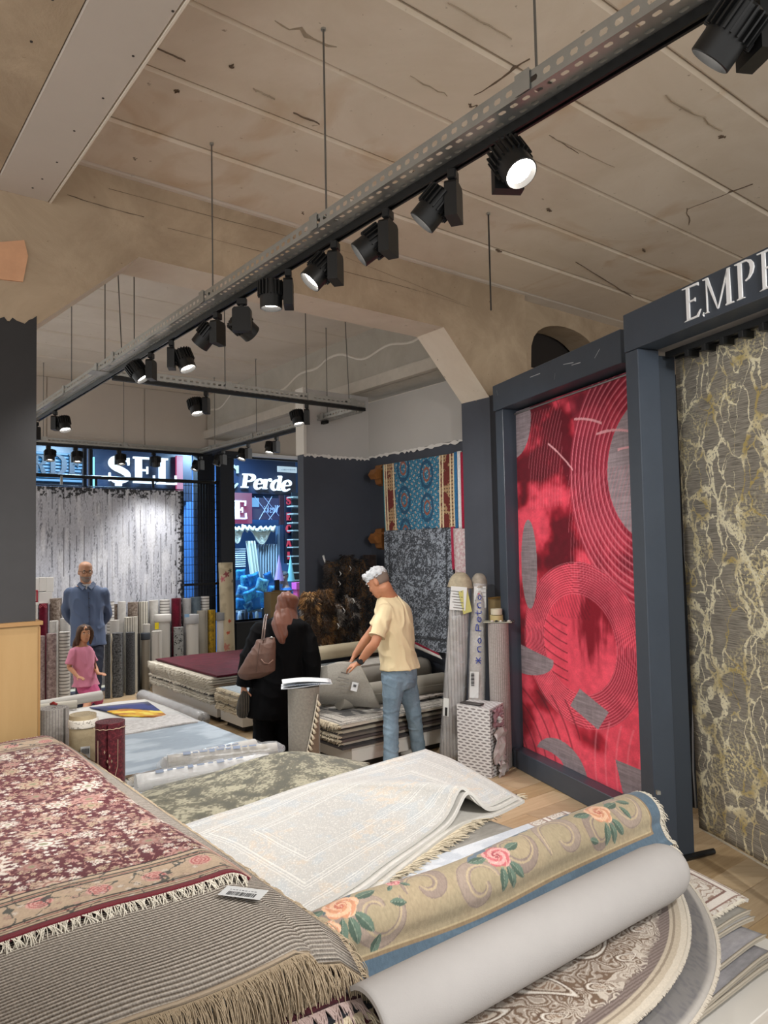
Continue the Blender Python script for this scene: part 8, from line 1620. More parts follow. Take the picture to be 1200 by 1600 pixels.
def head(mb, c, f, l, u, s=1.0, base=None, neck=.056, nose=1.0):
    c = Vector(c); loft(mb, [(c + u * h * s + f * o * s, l * w * s, f * d * s) for h, o, w, d in HEAD], 22)
    loft(mb, [(c + (u * .018 + f * .088) * s, l * .008 * s, u * .006 * s), (c + (u * -.008 + f * .101) * s, l * .010 * s, u * .010 * s * nose), (c + (u * -.028 + f * .109 * nose) * s, l * .016 * s, u * .011 * s), (c + (u * -.030 + f * .09) * s, l * .017 * s, u * .010 * s)], 8)
    for sg in (-1, 1): ellips(mb, c + (l * .076 * sg + f * -.006 + u * -.006) * s, f * .019 * s, l * .009 * s, u * .032 * s, 8)
    ellips(mb, c + (u * -.066 + f * .088) * s, l * .024 * s, f * .010 * s, u * .009 * s, 6); ellips(mb, c + (u * .032 + f * .086) * s, l * .045 * s, f * .010 * s, u * .009 * s, 6)
    for sg in (-1, 1): ellips(mb, c + (u * -.028 + f * .062 + l * .04 * sg) * s, l * .02 * s, f * .022 * s, u * .024 * s, 6)
    if base is not None: b = Vector(base); t = c + (u * -.055 - f * .018) * s; limb(mb, [t, t.lerp(b, .5), b], [neck * s, neck * s, neck * 1.15 * s])
def eyes(c, f, l, u, s, parent, iris='#2a1c14', brow='#6e6a66'):
    for sg in (-1, 1):
        e = Vector(c) + (u * .006 + f * .084 + l * .031 * sg) * s; q = MB(); ellips(q, e, l * .013 * s, f * .008 * s, u * .007 * s, 8); o = q.build('eye', plain('eye_white', '#c9c2ba', .3), parent, smooth=True)
        q = MB(); ellips(q, e + f * .005 * s, l * .0055 * s, f * .004 * s, u * .0055 * s, 6); q.build('iris', plain('iris' + iris[1:], iris, .3), o, smooth=True)
        q = MB(); q.tube([e + (u * .016 + l * (-.014 * 1) + f * .004) * s, e + (u * .021 + f * .007) * s, e + (u * .016 + l * .014 + f * .004) * s], .0042 * s, 5); q.build('eyebrow', plain('brow' + brow[1:], brow, .9), parent, smooth=True)
    q = MB(); q.tube([Vector(c) + (u * -.066 + f * .097 + l * x) * s - u * abs(x) * .1 * s for x in (-.022, -.01, 0, .01, .022)], .0042 * s, 5); q.build('mouth', plain('lip', '#8f5a50', .6), parent, smooth=True)
def hand(mb, w, d, n, s=1.0, curl=.5, thumb_side=1, spread=.1):
    """w wrist, d direction of the fingers, n palm normal (fingers curl towards it)"""
    d = Vector(d).normalized(); n = (Vector(n) - d * Vector(n).dot(d)).normalized(); t = d.cross(n).normalized() * thumb_side; w = Vector(w)
    loft(mb, [(w - d * .01 * s, t * .026 * s, n * .020 * s), (w + d * .03 * s, t * .036 * s, n * .017 * s), (w + d * .075 * s, t * .042 * s, n * .015 * s), (w + d * .095 * s, t * .038 * s, n * .012 * s)], 12)
    for i, (off, L_, r) in enumerate(((.030, .072, .0088), (.010, .080, .0092), (-.010, .075, .0088), (-.030, .060, .0078))):
        p = w + (d * .085 + t * off) * s; dd = (d + t * off * spread * 8).normalized(); pts = [p]
        for k, seg in enumerate((.42, .33, .25)): 
            a = curl * (.55 + .5 * k); dd = (dd * math.cos(a) + n * math.sin(a)).normalized(); p = p + dd * L_ * seg * s; pts.append(p)
        mb.tube(pts, [r * s, r * s * .95, r * s * .88, r * s * .7], 7)
    p = w + (d * .025 + t * .030) * s; dd = (d * .75 + t * .75 + n * .25).normalized(); pts = [p - t * .012 * s]
    for L_ in (.036, .030, .022): p = p + dd * L_ * s; pts.append(p); dd = (dd * .9 + d * .35 + n * .25 * curl).normalized()
    mb.tube(pts, [.013 * s, .011 * s, .010 * s, .008 * s], 7)
def shoe(mb, ank, toe_dir, s=1.0):
    f = Vector((toe_dir[0], toe_dir[1], 0)).normalized(); l = Vector((-f.y, f.x, 0)); g = Vector((ank.x, ank.y, 0)); loft(mb, [(g - f * .07 * s + ZX * .035, l * .03 * s, ZX * .030), (g - f * .05 * s + ZX * .045, l * .040 * s, ZX * .042), (g + f * .02 * s + ZX * .045, l * .042 * s, ZX * .043), (g + f * .10 * s + ZX * .034, l * .046 * s, ZX * .032), (g + f * .16 * s + ZX * .026, l * .040 * s, ZX * .024), (g + f * .19 * s + ZX * .020, l * .02 * s, ZX * .014)], 14)
def skinmat(nm, c):
    if nm in MATS: return MATS[nm]
    m = plain(nm, c, .55, bump=.08, bscale=90, var=.06, vscale=14); b = m.node_tree.nodes['Principled BSDF']; b.inputs['Subsurface Weight'].default_value = .12; b.inputs['Subsurface Radius'].default_value = (.02, .008, .005); return m
def torso(mb, lv, off=0.0):
    """lv: list of (centre, lateral vec, depth vec)"""
    R_ = []
    for (c, l, d) in lv: R_.append((c, Vector(l) * (1 + off / Vector(l).length), Vector(d) * (1 + off / Vector(d).length)))
    K = len(R_); C_ = catmull(np.array([[tuple(r[0]) + tuple(r[1]) + tuple(r[2])] for r in R_], float), (K - 1) * 4 + 1, 0)[:, 0]; loft(mb, [(Vector(a[:3]), Vector(a[3:6]), Vector(a[6:9])) for a in C_], 26)

# ---- man in the cream polo shirt, lifting the rug
def man_polo():
    t = thing('person', G(620, 1196, 0), 'white-haired man in cream polo shirt and light blue jeans lifting a rug corner', 'person'); sk = skinmat('skin_tan', '#b07a5c')
    F_ = Vector((-.86, .50, 0)).normalized(); L_ = Vector((-.50, -.86, 0)).normalized()   # L_ = his left, towards the viewer
    Y = 6.42; P = lambda x, y, Yd=Y: PY(x, y, Yd)
    lv = [(P(624, 1066), L_ * .155, F_ * .120), (P(624, 1048), L_ * .172, F_ * .135), (P(622, 1025), L_ * .165, F_ * .132), (P(618, 998), L_ * .172, F_ * .136), (P(616, 972), L_ * .190, F_ * .140), (P(614, 950), L_ * .185, F_ * .122), (P(610, 938), L_ * .125, F_ * .085), (P(606, 931), L_ * .07, F_ * .06)]
    sL, eL, wL = P(602, 954, 6.27), P(586, 1004, 6.16), P(561, 1036, 6.28); sR, eR, wR = P(610, 950, 6.56), P(577, 992, 6.56), P(554, 1024, 6.50)
    kL, aL = P(611, 1118, 6.30), G(611, 1192, .09); hL = P(615, 1062, 6.33); kR, aR = P(646, 1112, 6.52), G(654, 1168, .09); hR = P(634, 1062, 6.52)
    hc = P(592, 909, 6.36); f, l, u = basis(Vector((-.80, .36, -.48)))
    b = MB(); torso(b, lv); head(b, hc, f, l, u, 1.04, base=P(609, 936), neck=.064)
    for s_, e_, w_, nrm, sd in ((sL, eL, wL, Vector((-.3, .7, -.2)), 1), (sR, eR, wR, Vector((-.1, -.8, -.3)), -1)):
        limb(b, [s_, s_.lerp(e_, .5), e_, e_.lerp(w_, .35), w_], [.052, .048, .040, .041, .026])
    hand(b, wL, Vector((-.62, .25, -.25)), Vector((.1, .3, -1)), .98, .55, 1); hand(b, wR, Vector((-.45, -.2, -.80)), Vector((.6, .1, -.3)), .98, .6, -1)
    for h_, k_, a_ in ((hL, kL, aL), (hR, kR, aR)): limb(b, [h_, h_.lerp(k_, .5), k_, k_.lerp(a_, .35), a_], [.085, .072, .052, .050, .036])
    remeshed('body', b, .0065, sk, t, 3)
    q = MB(); torso(q, [(P(625, 1044), L_ * .192, F_ * .150)] + lv[2:8], .016)
    for s_, e_, k in ((sL, eL, .80), (sR, eR, .72)): limb(q, [s_ + ZX * .0, s_.lerp(e_, .4), s_.lerp(e_, k)], [.072, .070, .068], caps=(True, False))
    shirt = remeshed('polo_shirt', q, .0075, plain('polo_cream', '#d3c29c', .85, bump=.08, bscale=200, sheen=.1), t, 3, cloth_folds(.011, 3.0, .8, 3))
    q = MB(); loft(q, [(P(609, 940), L_ * .105, F_ * .085), (P(606, 931), L_ * .084, F_ * .074), (P(603.5, 925), L_ * .076, F_ * .068)], 20); q.build('collar', plain('polo_collar', '#cbb890', .85), shirt, smooth='auto')
    q = MB(); e_ = sL.lerp(eL, .80); d = (eL - sL).normalized(); q.tube([e_ - d * .006, e_ + d * .006], .072, 18); q.build('sleeve_band', plain('polo_band', '#cdbb98', .85), shirt, smooth='auto')
    q = MB(); torso(q, [(P(624, 1074), L_ * .150, F_ * .115), (P(624, 1060), L_ * .168, F_ * .134), (P(623, 1038), L_ * .168, F_ * .134)], .012)
    for h_, k_, a_ in ((hL, kL, aL), (hR, kR, aR)): lo = a_ - ZX * .02; limb(q, [h_, h_.lerp(k_, .5), k_, k_.lerp(lo, .4), lo], [.100, .086, .068, .066, .062], caps=(True, False))
    remeshed('jeans', q, .0075, rugmat('denim_light', '#5d7080', '#8296a4', 7, .25, coord='Object', bump=.3, sheen=0), t, 3, cloth_folds(.006, 4.0, 1.8, 9))
    for (x0, y0, x1, y1) in [(634, 1052, 648, 1058)]: 
        q = MB(); a0, a1 = P(x0, y0, 6.26), P(x1, y1, 6.42); q.tube([a0, a0.lerp(a1, .5) - ZX * .02, a1], .003, 4); q.build('pocket_seam', plain('seam_dark', '#3c4a58', .8), t)
    for a_, nm in ((aL, 'shoe'), (aR, 'shoe')): q = MB(); shoe(q, a_, F_); remeshed('shoe', q, .008, plain('shoe_white', '#b9b6b0', .6), t, 2)
    # hair: thick white on top, short at the back
    q = MB(); loft(q, [(hc + (u * h + f * (o + .004)) * 1.04, l * (w + .008), f * (d + .010)) for h, o, w, d in HEAD[6:]] + [(hc + u * .132 - f * .01, l * .012, f * .016)], 22)
    for k in range(12): an = -1 + 2 * k / 11; limb(q, [hc + u * .085 + f * .070 + l * .055 * an, hc + u * .098 + f * .080 + l * .048 * an, hc + u * .080 + f * .096 + l * .045 * an], [.020, .021, .010])
    remeshed('hair', q, .006, plain('hair_white', '#bfc2c5', .8, bump=.9, bscale=60), t, 1, lambda co, no: .014 * (fbm(co[:, 0] * 38 + 9, co[:, 2] * 38 + co[:, 1] * 30, 3, 2) - .42))
    q = MB(); rr = random.Random(5)
    for k in range(90):
        h_ = rr.uniform(.035, .12); a_ = rr.uniform(-2.6, 2.6); w_ = math.sqrt(max(.05, 1 - ((h_ - .02) / .115) ** 2)); p_ = hc + (u * h_ + f * (math.cos(a_) * .098 * w_ - .006) + l * (math.sin(a_) * .078 * w_)) * 1.04; d_ = ((p_ - hc).normalized() * .6 + f * .7 - u * .2).normalized()
        q.tube([p_ - d_ * .008, p_ + d_ * .010, p_ + d_ * .022 - u * .006], [.007, .006, .002], 5)
    q.build('hair_locks', plain('hair_grey_white', '#b9bcc0', .8), t, smooth=True)
    q = MB(); loft(q, [(hc + (u * h + f * (o - .010)) * 1.04, l * (w + .0035), f * (d - .002)) for h, o, w, d in [(-.035, .0, .064, .078), (-.01, .0, .070, .090), (.02, -.002, .074, .094), (.05, -.004, .0765, .095)]], 22); q.build('cropped_hair', plain('hair_grey_short', '#75665c', .9, bump=.6, bscale=200), t, smooth=True)
    eyes(hc, f, l, u, 1.04, t, brow='#8a8078')
    q = MB(); d = (wL - eL).normalized(); c = wL - d * .03; q.tube([c - d * .013, c + d * .013], .034, 16); w_ = q.build('watch', plain('watch_black', '#17171a', .35), t, smooth='auto'); q = MB(); s = d.cross(Vector((0, 1, 0))).normalized(); q.cyl(c + Vector((0, -.036, 0)), c + Vector((0, -.046, 0)), .020, 14); q.build('watch_face', plain('watch_black', '#17171a', .35), w_)
    return t
man_polo()
# ---- man in the blue shirt, hands behind his back
def man_blue():
    t = thing('person', G(138, 1103, 0), 'bald man with glasses and grey beard in a dark blue shirt, hands behind his back', 'person'); Y = 9.05; P = lambda x, y, Yd=Y: PY(x, y, Yd); sk = skinmat('skin_light', '#b08468')
    F_ = Vector((.42, -.91, 0)).normalized(); L_ = Vector((.91, .42, 0)).normalized()
    lv = [(P(139, 1012), L_ * .165, F_ * .125), (P(138, 998), L_ * .180, F_ * .140), (P(137, 978), L_ * .178, F_ * .145), (P(136, 955), L_ * .180, F_ * .145), (P(136, 935), L_ * .198, F_ * .135), (P(136, 922), L_ * .185, F_ * .108), (P(135, 915), L_ * .115, F_ * .075), (P(134, 911), L_ * .06, F_ * .055)]
    sL, eL, wL = P(160, 926, 9.1), P(168, 958, 9.25), P(150, 984, 9.28); sR, eR, wR = P(110, 925, 9.0), P(104, 958, 9.1), P(124, 985, 9.25)
    hc = P(133.5, 893.5, 9.02); f, l, u = basis(Vector((.55, -.83, -.08)))
    b = MB(); torso(b, lv); head(b, hc, f, l, u, 1.02, base=P(135, 917), neck=.060)
    for s_, e_, w_, sd in ((sL, eL, wL, 1), (sR, eR, wR, -1)): limb(b, [s_, s_.lerp(e_, .5), e_, e_.lerp(w_, .4), w_], [.055, .050, .042, .040, .028]); hand(b, w_, (Vector((136, 0, 0)) * 0 + (P(137, 990, 9.3) - w_)), Vector((0, .3, 1)), 1.0, .4, sd)
    legs = []
    for x, sg in ((128, -1), (148, 1)): a_ = G(x, 1101, .09); h_ = P(x + 1, 1012, Y); k_ = h_.lerp(a_, .52) + F_ * .02; legs.append((h_, k_, a_)); limb(b, [h_, h_.lerp(k_, .5), k_, k_.lerp(a_, .4), a_], [.088, .075, .055, .052, .038])
    remeshed('body', b, .0075, sk, t, 3)
    q = MB(); torso(q, [(P(138, 1008), L_ * .196, F_ * .155), (P(138, 998), L_ * .190, F_ * .150)] + lv[2:7], .014)
    for s_, e_, w_ in ((sL, eL, wL), (sR, eR, wR)): limb(q, [s_, s_.lerp(e_, .5), e_, e_.lerp(w_, .5), e_.lerp(w_, .92)], [.074, .068, .062, .056, .046], caps=(True, False))
    sh = remeshed('shirt', q, .009, plain('shirt_slate_blue', '#4a5a78', .75, bump=.06, bscale=200, sheen=.1), t, 3, cloth_folds(.014, 2.6, .9, 4))
    fr = lambda x, y, o=.16: P(x, y) + F_ * o
    q = MB(); q.tube([fr(137, 924, .13), fr(137.5, 940, .155), fr(138, 960, .163), fr(138.5, 985, .165), fr(139, 1006, .17)], .010, 4, flat=.3); q.build('placket', plain('placket_dark', '#364056', .75), sh)
    for y in (934, 948, 962, 976, 990): q = MB(); c = fr(138, y, .172); ellips(q, c, L_ * .007, ZX * .007, F_ * .004, 6); q.build('button', plain('button_dark', '#20242e', .4), sh, smooth=True)
    for sg in (-1, 1): q = MB(); c = P(135, 914); A0, A1, A2, A3 = c + F_ * .110 + L_ * .008 * sg - ZX * .012, c + L_ * .075 * sg + F_ * .03 + ZX * .045, c + L_ * .11 * sg + F_ * .055 + ZX * .010, c + F_ * .160 + L_ * .050 * sg - ZX * .050; q.add([A0, A1, A2, A3] + [p - ZX * .006 - F_ * .006 for p in (A0, A1, A2, A3)], [(0, 1, 2, 3), (7, 6, 5, 4), (0, 4, 5, 1), (1, 5, 6, 2), (2, 6, 7, 3), (3, 7, 4, 0)]); q.build('collar', plain('collar_blue', '#55627c', .75), sh)
    q = MB(); c = P(135, 915); loft(q, [(c + F_ * .085 - ZX * .04, L_ * .02, F_ * .03), (c + F_ * .045 + ZX * .020, L_ * .062, F_ * .055)], 12); q.build('undershirt', plain('undershirt', '#b5b5b8', .8), sh)
    q = MB(); torso(q, [(P(139, 1020), L_ * .155, F_ * .115), (P(138.5, 1000), L_ * .172, F_ * .132), (P(138.5, 994), L_ * .17, F_ * .13)], .008)
    for h_, k_, a_ in legs: lo = a_ - ZX * .04; limb(q, [h_, h_.lerp(k_, .5), k_, k_.lerp(lo, .5), lo], [.105, .092, .078, .074, .070], caps=(True, False))
    remeshed('trousers', q, .010, plain('navy_trousers', '#151c2e', .8, bump=.05), t, 3, cloth_folds(.006, 3.5, 1.4, 8))
    for h_, k_, a_ in legs: q = MB(); shoe(q, a_, F_); remeshed('shoe', q, .009, plain('shoe_black', '#141416', .4), t, 2)
    # short grey beard and hair rim
    q = MB(); loft(q, [(hc + (u * h + f * (o + .003)), l * (w + .004), f * (d + .004)) for h, o, w, d in HEAD[:4]], 22); q.build('beard', plain('beard_grey', '#8a7f78', .9, bump=.8, bscale=220), t, smooth=True)
    q = MB(); loft(q, [(hc + (u * h + f * (o - .018)), l * (w + .006), f * (d - .010)) for h, o, w, d in [(-.04, .0, .062, .076), (-.01, .0, .070, .088), (.02, -.002, .074, .090), (.04, -.004, .074, .085)]], 22); q.build('hair', plain('hair_grey_short2', '#a09c98', .9, bump=.6, bscale=200), t, smooth=True)
    eyes(hc, f, l, u, 1.02, t)
    g = thing('glasses', hc, None, None); g.parent = t; g.matrix_parent_inverse = pinv(t)
    for sg in (-1, 1):
        q = MB(); c = hc + u * .004 + f * .103 + l * .034 * sg; q.tube([c + l * (.024 * math.cos(w)) + u * (.018 * math.sin(w)) for w in [2 * math.pi * k / 14 for k in range(15)]], .0022, 4); q.build('rim', M_black, g); q = MB(); q.tube([hc + u * .010 + f * .100 + l * .058 * sg, hc + u * .010 + f * .0 + l * .084 * sg], .0022, 4); q.build('temple', M_black, g)
    q = MB(); q.tube([hc + u * .006 + f * .105 - l * .010, hc + u * .009 + f * .108, hc + u * .006 + f * .105 + l * .010], .0022, 4); q.build('bridge', M_black, g)
    return t
man_blue()
# ---- girl in pink running past
def girl():
    t = thing('person', G(131, 1128, 0), 'small girl with long brown hair in a pink t-shirt and deep pink leggings', 'person'); Y = 8.35; P = lambda x, y, Yd=Y: PY(x, y, Yd); sk = skinmat('skin_girl', '#b3805f')
    F_ = Vector((.80, -.60, 0)).normalized(); L_ = Vector((.60, .80, 0)).normalized()
    lv = [(P(137, 1074), L_ * .105, F_ * .085), (P(134, 1062), L_ * .115, F_ * .095), (P(131, 1045), L_ * .105, F_ * .090), (P(129, 1028), L_ * .110, F_ * .088), (P(128, 1016), L_ * .112, F_ * .078), (P(128, 1010), L_ * .07, F_ * .055), (P(129, 1006), L_ * .038, F_ * .036)]
    hc = P(132, 990, 8.33); f, l, u = basis(Vector((.62, -.78, .02))); hs = .80
    sR, eR, wR = P(115, 1018, 8.25), P(108, 1042, 8.22), P(121, 1057, 8.12); sL, eL, wL = P(139, 1018, 8.45), P(147, 1038, 8.45), P(153, 1052, 8.30)
    b = MB(); torso(b, lv); head(b, hc, f, l, u, hs, base=P(129, 1009), neck=.048, nose=.85)
    for s_, e_, w_, sd, hd in ((sR, eR, wR, -1, Vector((.8, -.3, -.2))), (sL, eL, wL, 1, Vector((.8, -.2, -.1)))): limb(b, [s_, s_.lerp(e_, .5), e_, e_.lerp(w_, .4), w_], [.034, .031, .026, .025, .018]); hand(b, w_, hd, Vector((-.2, .2, -.6)), .66, .25, sd)
    legs = [(P(133, 1074), P(140, 1092, 8.2), G(128, 1120, .22)), (P(143, 1074), P(153, 1090, 8.2), G(158, 1118, .06))]
    for h_, k_, a_ in legs: limb(b, [h_, h_.lerp(k_, .5), k_, k_.lerp(a_, .4), a_], [.058, .050, .040, .036, .026])
    remeshed('body', b, .007, sk, t, 3)
    q = MB(); torso(q, [(P(134, 1071), L_ * .142, F_ * .120)] + lv[1:6], .016)
    for s_, e_ in ((sR, eR), (sL, eL)): limb(q, [s_, s_.lerp(e_, .5), s_.lerp(e_, .85)], [.050, .052, .056], caps=(True, False))
    sh = remeshed('t_shirt', q, .008, plain('tshirt_pink', '#c47a92', .85, bump=.05, sheen=.1), t, 3, cloth_folds(.006, 4, .8, 2))
    q = MB(); c = P(147, 1036, 8.235) ; pts = [c + ZX * .07, c + ZX * .03 - F_ * 0, c - ZX * .01 + L_ * -.01, c - ZX * .06]; q.tube([p + F_ * .030 for p in pts], [.006, .013, .020, .016], 6, flat=.3); q.build('printed_figure', plain('print_brown', '#6e3c38', .8), sh, smooth=True)
    q = MB(); torso(q, [(P(138, 1082), L_ * .095, F_ * .08), (P(135, 1066), L_ * .115, F_ * .095)], .012)
    for h_, k_, a_ in legs: limb(q, [h_, h_.lerp(k_, .5), k_, k_.lerp(a_, .25)], [.072, .066, .054, .050], caps=(True, False))
    remeshed('leggings', q, .008, plain('leggings_pink', '#b04f76', .85), t, 3, cloth_folds(.004, 5, 1, 6))
    for h_, k_, a_ in legs: q = MB(); a2 = Vector((a_.x, a_.y, 0)); shoe(q, a2, F_, .7); o = remeshed('shoe', q, .008, plain('shoe_pink', '#b98a98', .6), t, 2); o.location.z += 0
    # hair
    q = MB(); loft(q, [(hc + (u * h + f * (o - .012)) * hs, l * (w + .020) * hs, f * (d + .012) * hs) for h, o, w, d in HEAD[6:]] + [(hc + u * .134 * hs - f * .01, l * .012, f * .014)], 20)
    bk = hc - f * .05 * hs; dn = Vector((-.35, .1, -1)).normalized()
    loft(q, [(bk + u * .06, l * .070, f * .045), (bk + dn * .03, l * .080, f * .045), (bk + dn * .10 - f * .01, l * .085, f * .040), (bk + dn * .17 - f * .02, l * .072, f * .032), (bk + dn * .215 - f * .03, l * .045, f * .018)], 16)
    for sg in (-1, 1): limb(q, [hc + (u * .09 + l * .05 * sg + f * .05) * hs, hc + (u * .02 + l * .088 * sg + f * .03) * hs, hc + (u * -.07 + l * .09 * sg + f * .0) * hs, hc + (u * -.15 + l * .085 * sg - f * .02) * hs], [.02, .024, .024, .012])
    remeshed('hair', q, .007, plain('hair_brown', '#4a3222', .6, bump=.6, bscale=80, var=.35, vscale=30), t, 2, lambda co, no: .005 * (vnoise(co[:, 0] * 70 + 9, co[:, 1] * 70 + 5, 3) - .5))
    eyes(hc, f, l, u, hs, t, iris='#1a120c', brow='#3a281c'); return t
girl()
# ---- woman in black with the brown headscarf, seen from behind
def woman():
    t = thing('person', G(432, 1190, 0), 'woman in black with a copper brown headscarf seen from behind', 'person'); Y = 6.62; P = lambda x, y, Yd=Y: PY(x, y, Yd); sk = skinmat('skin_tan2', '#a9775a')
    F_ = Vector((.22, .975, 0)).normalized(); L_ = Vector((-.975, .22, 0)).normalized()
    lv = [(P(428, 1110), L_ * .20, F_ * .15), (P(430, 1080), L_ * .225, F_ * .185), (P(434, 1050), L_ * .215, F_ * .175), (P(438, 1020), L_ * .205, F_ * .160), (P(441, 992), L_ * .215, F_ * .145), (P(444, 975), L_ * .20, F_ * .115), (P(447, 966), L_ * .11, F_ * .075), (P(449, 960), L_ * .06, F_ * .055)]
    sL, eL, wL = P(408, 984, 6.6), P(390, 1030, 6.5), P(381, 1075, 6.52); sR, eR, wR = P(474, 985, 6.62), P(487, 1030, 6.58), P(487, 1069, 6.6)
    hc = P(450, 947, 6.66); f, l, u = basis(Vector((.62, .75, -.22)))
    b = MB(); torso(b, lv); head(b, hc, f, l, u, .95, base=P(448, 968), neck=.055)
    for s_, e_, w_, sd in ((sL, eL, wL, 1), (sR, eR, wR, -1)): limb(b, [s_, s_.lerp(e_, .5), e_, e_.lerp(w_, .4), w_], [.058, .052, .042, .038, .026]); hand(b, w_, Vector((0, .1, -1)), Vector((-sd * -.3, .6, 0)), .95, .5, sd)
    legs = [(P(414, 1100, 6.58), P(413, 1140, 6.60), G(412, 1183, .09)), (P(446, 1100, 6.66), P(448, 1140, 6.64), G(450, 1180, .09))]
    for h_, k_, a_ in legs: limb(b, [h_, h_.lerp(k_, .5), k_, k_.lerp(a_, .4), a_], [.10, .085, .06, .055, .038])
    remeshed('body', b, .0075, sk, t, 3); M_ab = plain('abaya_black', '#060608', .85, spec=.15, bump=.06)
    q = MB(); torso(q, [(P(428, 1118), L_ * .235, F_ * .20), (P(429, 1100), L_ * .238, F_ * .20)] + lv[1:7], .02)
    for s_, e_, w_ in ((sL, eL, wL), (sR, eR, wR)): limb(q, [s_, s_.lerp(e_, .5), e_, e_.lerp(w_, .5), e_.lerp(w_, .92)], [.085, .088, .088, .084, .075], caps=(True, False))
    remeshed('tunic', q, .0085, M_ab, t, 3, cloth_folds(.014, 2.4, .9, 5))
    q = MB()
    for h_, k_, a_ in legs: lo = a_ - ZX * .04; limb(q, [h_, h_.lerp(k_, .5), k_, k_.lerp(lo, .5), lo], [.115, .105, .10, .10, .098], caps=(True, False))
    remeshed('trousers', q, .009, M_ab, t, 3, cloth_folds(.005, 4, 1, 6))
    for h_, k_, a_ in legs: q = MB(); shoe(q, a_, F_, .95); remeshed('shoe', q, .009, plain('shoe_black', '#141416', .4), t, 2)
    # headscarf: hood and a long drape with folds
    q = MB(); loft(q, [(hc + (u * h + f * (o - .012)) * .95, l * (w + .016), f * (d + .010)) for h, o, w, d in HEAD[2:]] + [(hc + u * .135 - f * .012, l * .014, f * .018)], 22)
    ellips(q, hc + u * -.01 - f * .035, l * .085, f * .085, u * .10)
    bk = lambda x, y, Yd: P(x, y, Yd)
    loft(q, [(bk(449, 950, 6.63), R0 * .085, F_ * .09), (bk(447, 962, 6.60), R0 * .105, F_ * .105), (bk(445, 974, 6.56), R0 * .122, F_ * .10), (bk(444, 984, 6.52), R0 * .100, F_ * .075), (bk(441, 996, 6.47), R0 * .052, F_ * .040), (bk(440, 1005, 6.45), R0 * .018, F_ * .02)], 22)
    def sf(co, no): th = co[:, 0] * 46 + (co[:, 2]) * 16; return .006 * np.sin(th + 3 * fbm(co[:, 0] * 6 + 9, co[:, 2] * 6, 4)) + .003 * np.sin(th * 2.3 + 1)
    remeshed('headscarf', q, .0065, plain('scarf_copper', '#653826', .5, bump=.05, sheen=.2), t, 3, sf); return t
woman()
# her shoulder bag and the striped bag
bg = thing('shoulder_bag', PY(403, 1030, 6.3), 'brown soft shoulder bag hanging on the back of the woman in black', 'bag'); P = lambda x, y, Yd: PY(x, y, Yd)
q = MB(); rings = []
def bagring(x0, y0, x1, y1, Yd, th): a, b = P(x0, y0, Yd), P(x1, y1, Yd); return ((a + b) / 2, (b - a) / 2, Vector((0, 1, 0)) * th)
loft(q, [bagring(401, 999, 430, 995, 6.32, .02), bagring(397, 1008, 431, 1003, 6.30, .05), bagring(388, 1022, 431, 1018, 6.28, .075), bagring(377, 1040, 431, 1035, 6.27, .085), bagring(371, 1052, 430, 1048, 6.27, .075), bagring(375, 1060, 424, 1052, 6.28, .05), bagring(384, 1063, 408, 1059, 6.29, .02)], 24)
M_bag = plain('bag_brown', '#5e4236', .6, bump=.15, bscale=120, var=.1); remeshed('pouch', q, .0065, M_bag, bg, 3, cloth_folds(.004, 4, 1, 8))
for dx in (0, 3.2): q = MB(); q.tube([P(409 + dx, 1000, 6.26), P(411 + dx, 982, 6.34), P(413 + dx, 966, 6.44), P(415 + dx, 960, 6.55), P(416 + dx, 966, 6.72)], .007, 6, flat=.6); q.build('strap', plain('bag_strap', '#6b5a52', .35), bg, smooth=True)
q = MB(); q.tube([P(408, 1030, 6.17), P(413, 1036, 6.16), P(420, 1037, 6.17), P(427, 1031, 6.19)], .005, 5); q.build('pocket_edge', plain('bag_edge', '#7d5e50', .5), bg, smooth=True)
q = MB(); q.tube([P(406, 1004, 6.23), P(404, 1018, 6.19), P(402, 1036, 6.165), P(401, 1050, 6.17)], .003, 4); q.build('seam', plain('bag_seam', '#4a342a', .6), bg)
q = MB(); ellips(q, P(424, 996, 6.30), Vector((.014, 0, 0)), Vector((0, .01, 0)), ZX * .008); q.build('clasp', M_galv, bg, smooth=True)
sb = thing('striped_bag', P(380, 1105, 6.5), 'small dark bag with fine pale stripes hanging from her left hand', 'bag'); q = MB(); loft(q, [bagring(378, 1080, 386, 1080, 6.5, .02), bagring(372, 1092, 391, 1092, 6.5, .04), bagring(369, 1106, 391, 1106, 6.5, .05), bagring(370, 1116, 388, 1117, 6.5, .045), bagring(374, 1121, 384, 1122, 6.5, .02)], 18)
remeshed('pouch', q, .007, rugmat('stripe_bag', '#17151a', '#2a2622', 20, .2, (1, .3, 1), coord='Object', stripes=(0, 70, '#5d5648', .3)), sb, 2, cloth_folds(.003, 8, 1, 3)); q = MB(); q.tube([P(380, 1082, 6.5), P(380, 1074, 6.52)], .006, 5); q.build('strap', M_black, sb)
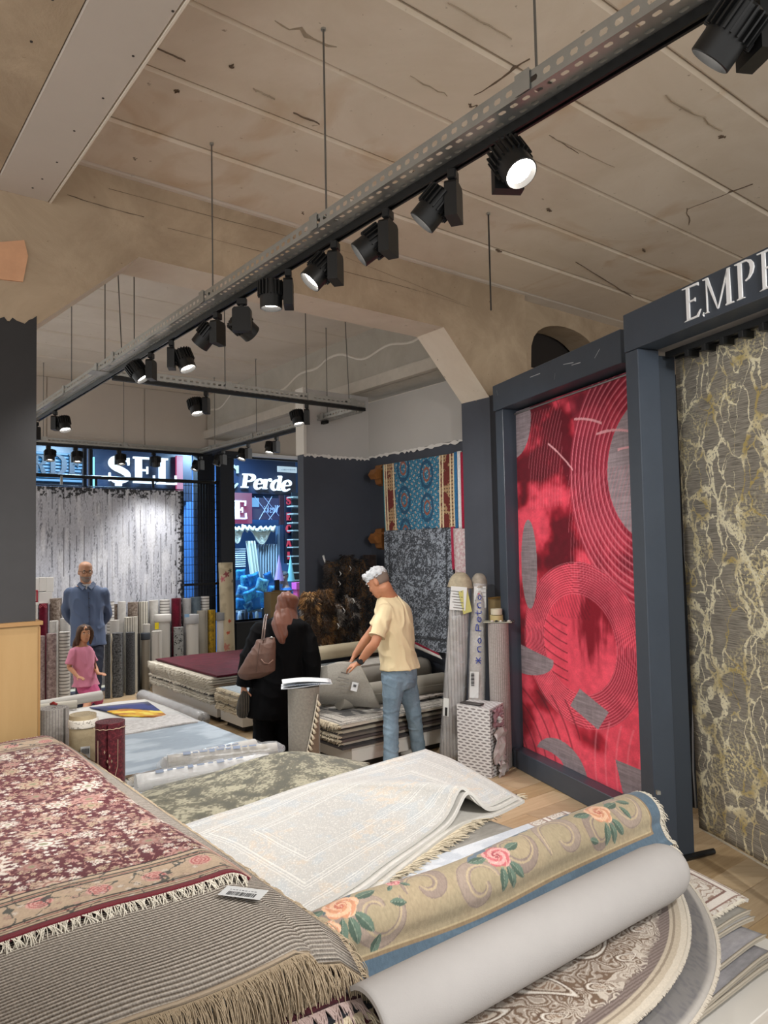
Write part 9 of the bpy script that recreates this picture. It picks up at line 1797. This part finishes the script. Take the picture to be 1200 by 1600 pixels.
# ---- person with a cap beyond the glass
def passer():
    a = 12.75; t = thing('person', PA(447, 960, a), 'person with a grey cap and blue shirt in profile beyond the shop window', 'person'); P = lambda x, y, da=0: PA(x, y, a + da); t.location.z = 0
    F_ = Vector((-.95, .1, 0)).normalized(); L_ = Vector((-.1, -.95, 0)).normalized(); hc = P(443, 902.5); f, l, u = basis(Vector((-.95, -.15, -.15))); sk = skinmat('skin_cool', '#8f7a70')
    lv = [(P(450, 985), L_ * .16, F_ * .12), (P(450, 972), L_ * .17, F_ * .13), (P(449, 955), L_ * .165, F_ * .13), (P(448, 938), L_ * .17, F_ * .13), (P(448, 925), L_ * .17, F_ * .115), (P(447, 918), L_ * .1, F_ * .08), (P(446, 914), L_ * .06, F_ * .05)]
    b = MB(); torso(b, lv); head(b, hc, f, l, u, 1.0, base=P(447, 919))
    s1, e1, w1 = P(450, 926, -.2), P(446, 948, -.22), P(432, 946, -.2); s2, e2, w2 = P(449, 926, .2), P(442, 946, .2), P(430, 944, .2)
    for s_, e_, w_, sd in ((s1, e1, w1, 1), (s2, e2, w2, -1)): limb(b, [s_, e_, w_], [.05, .042, .028]); hand(b, w_, Vector((-1, 0, 0)), Vector((0, 0, -1)), 1, .4, sd)
    legs = []
    for s in (-.09, .09): h_ = P(450, 985, s); a_ = Vector((h_.x, h_.y, .09)); legs.append((h_, a_)); limb(b, [h_, h_.lerp(a_, .5), a_], [.09, .055, .04])
    remeshed('body', b, .011, sk, t, 2); q = MB(); torso(q, lv[1:6], .015); [limb(q, [s_, s_.lerp(e_, .8)], [.07, .065]) for s_, e_ in ((s1, e1), (s2, e2))]; remeshed('shirt', q, .012, plain('shirt_bright_blue', '#2f63a8', .8), t, 2, cloth_folds(.006, 3, 1, 2))
    q = MB(); torso(q, lv[:2], .012); [limb(q, [h_, h_.lerp(a_, .5), a_], [.105, .08, .07]) for h_, a_ in legs]; remeshed('trousers', q, .013, plain('trousers_grey', '#2c3038', .8), t, 2)
    q = MB(); loft(q, [(hc + (u * h + f * o), l * (w + .010), f * (d + .010)) for h, o, w, d in HEAD[6:]] + [(hc + u * .135, l * .02, f * .03)], 20); loft(q, [(hc + u * .045 + f * .08, l * .06, u * .008), (hc + u * .040 + f * .13, l * .055, u * .006), (hc + u * .034 + f * .165, l * .03, u * .005)], 12); remeshed('cap', q, .009, plain('cap_grey', '#4c5054', .8), t, 2)
    for (h_, a_) in legs: q = MB(); shoe(q, a_, F_); q.build('shoe', plain('shoe_black', '#141416', .4), t, smooth=True)
    eyes(hc, f, l, u, 1.0, t)
passer()
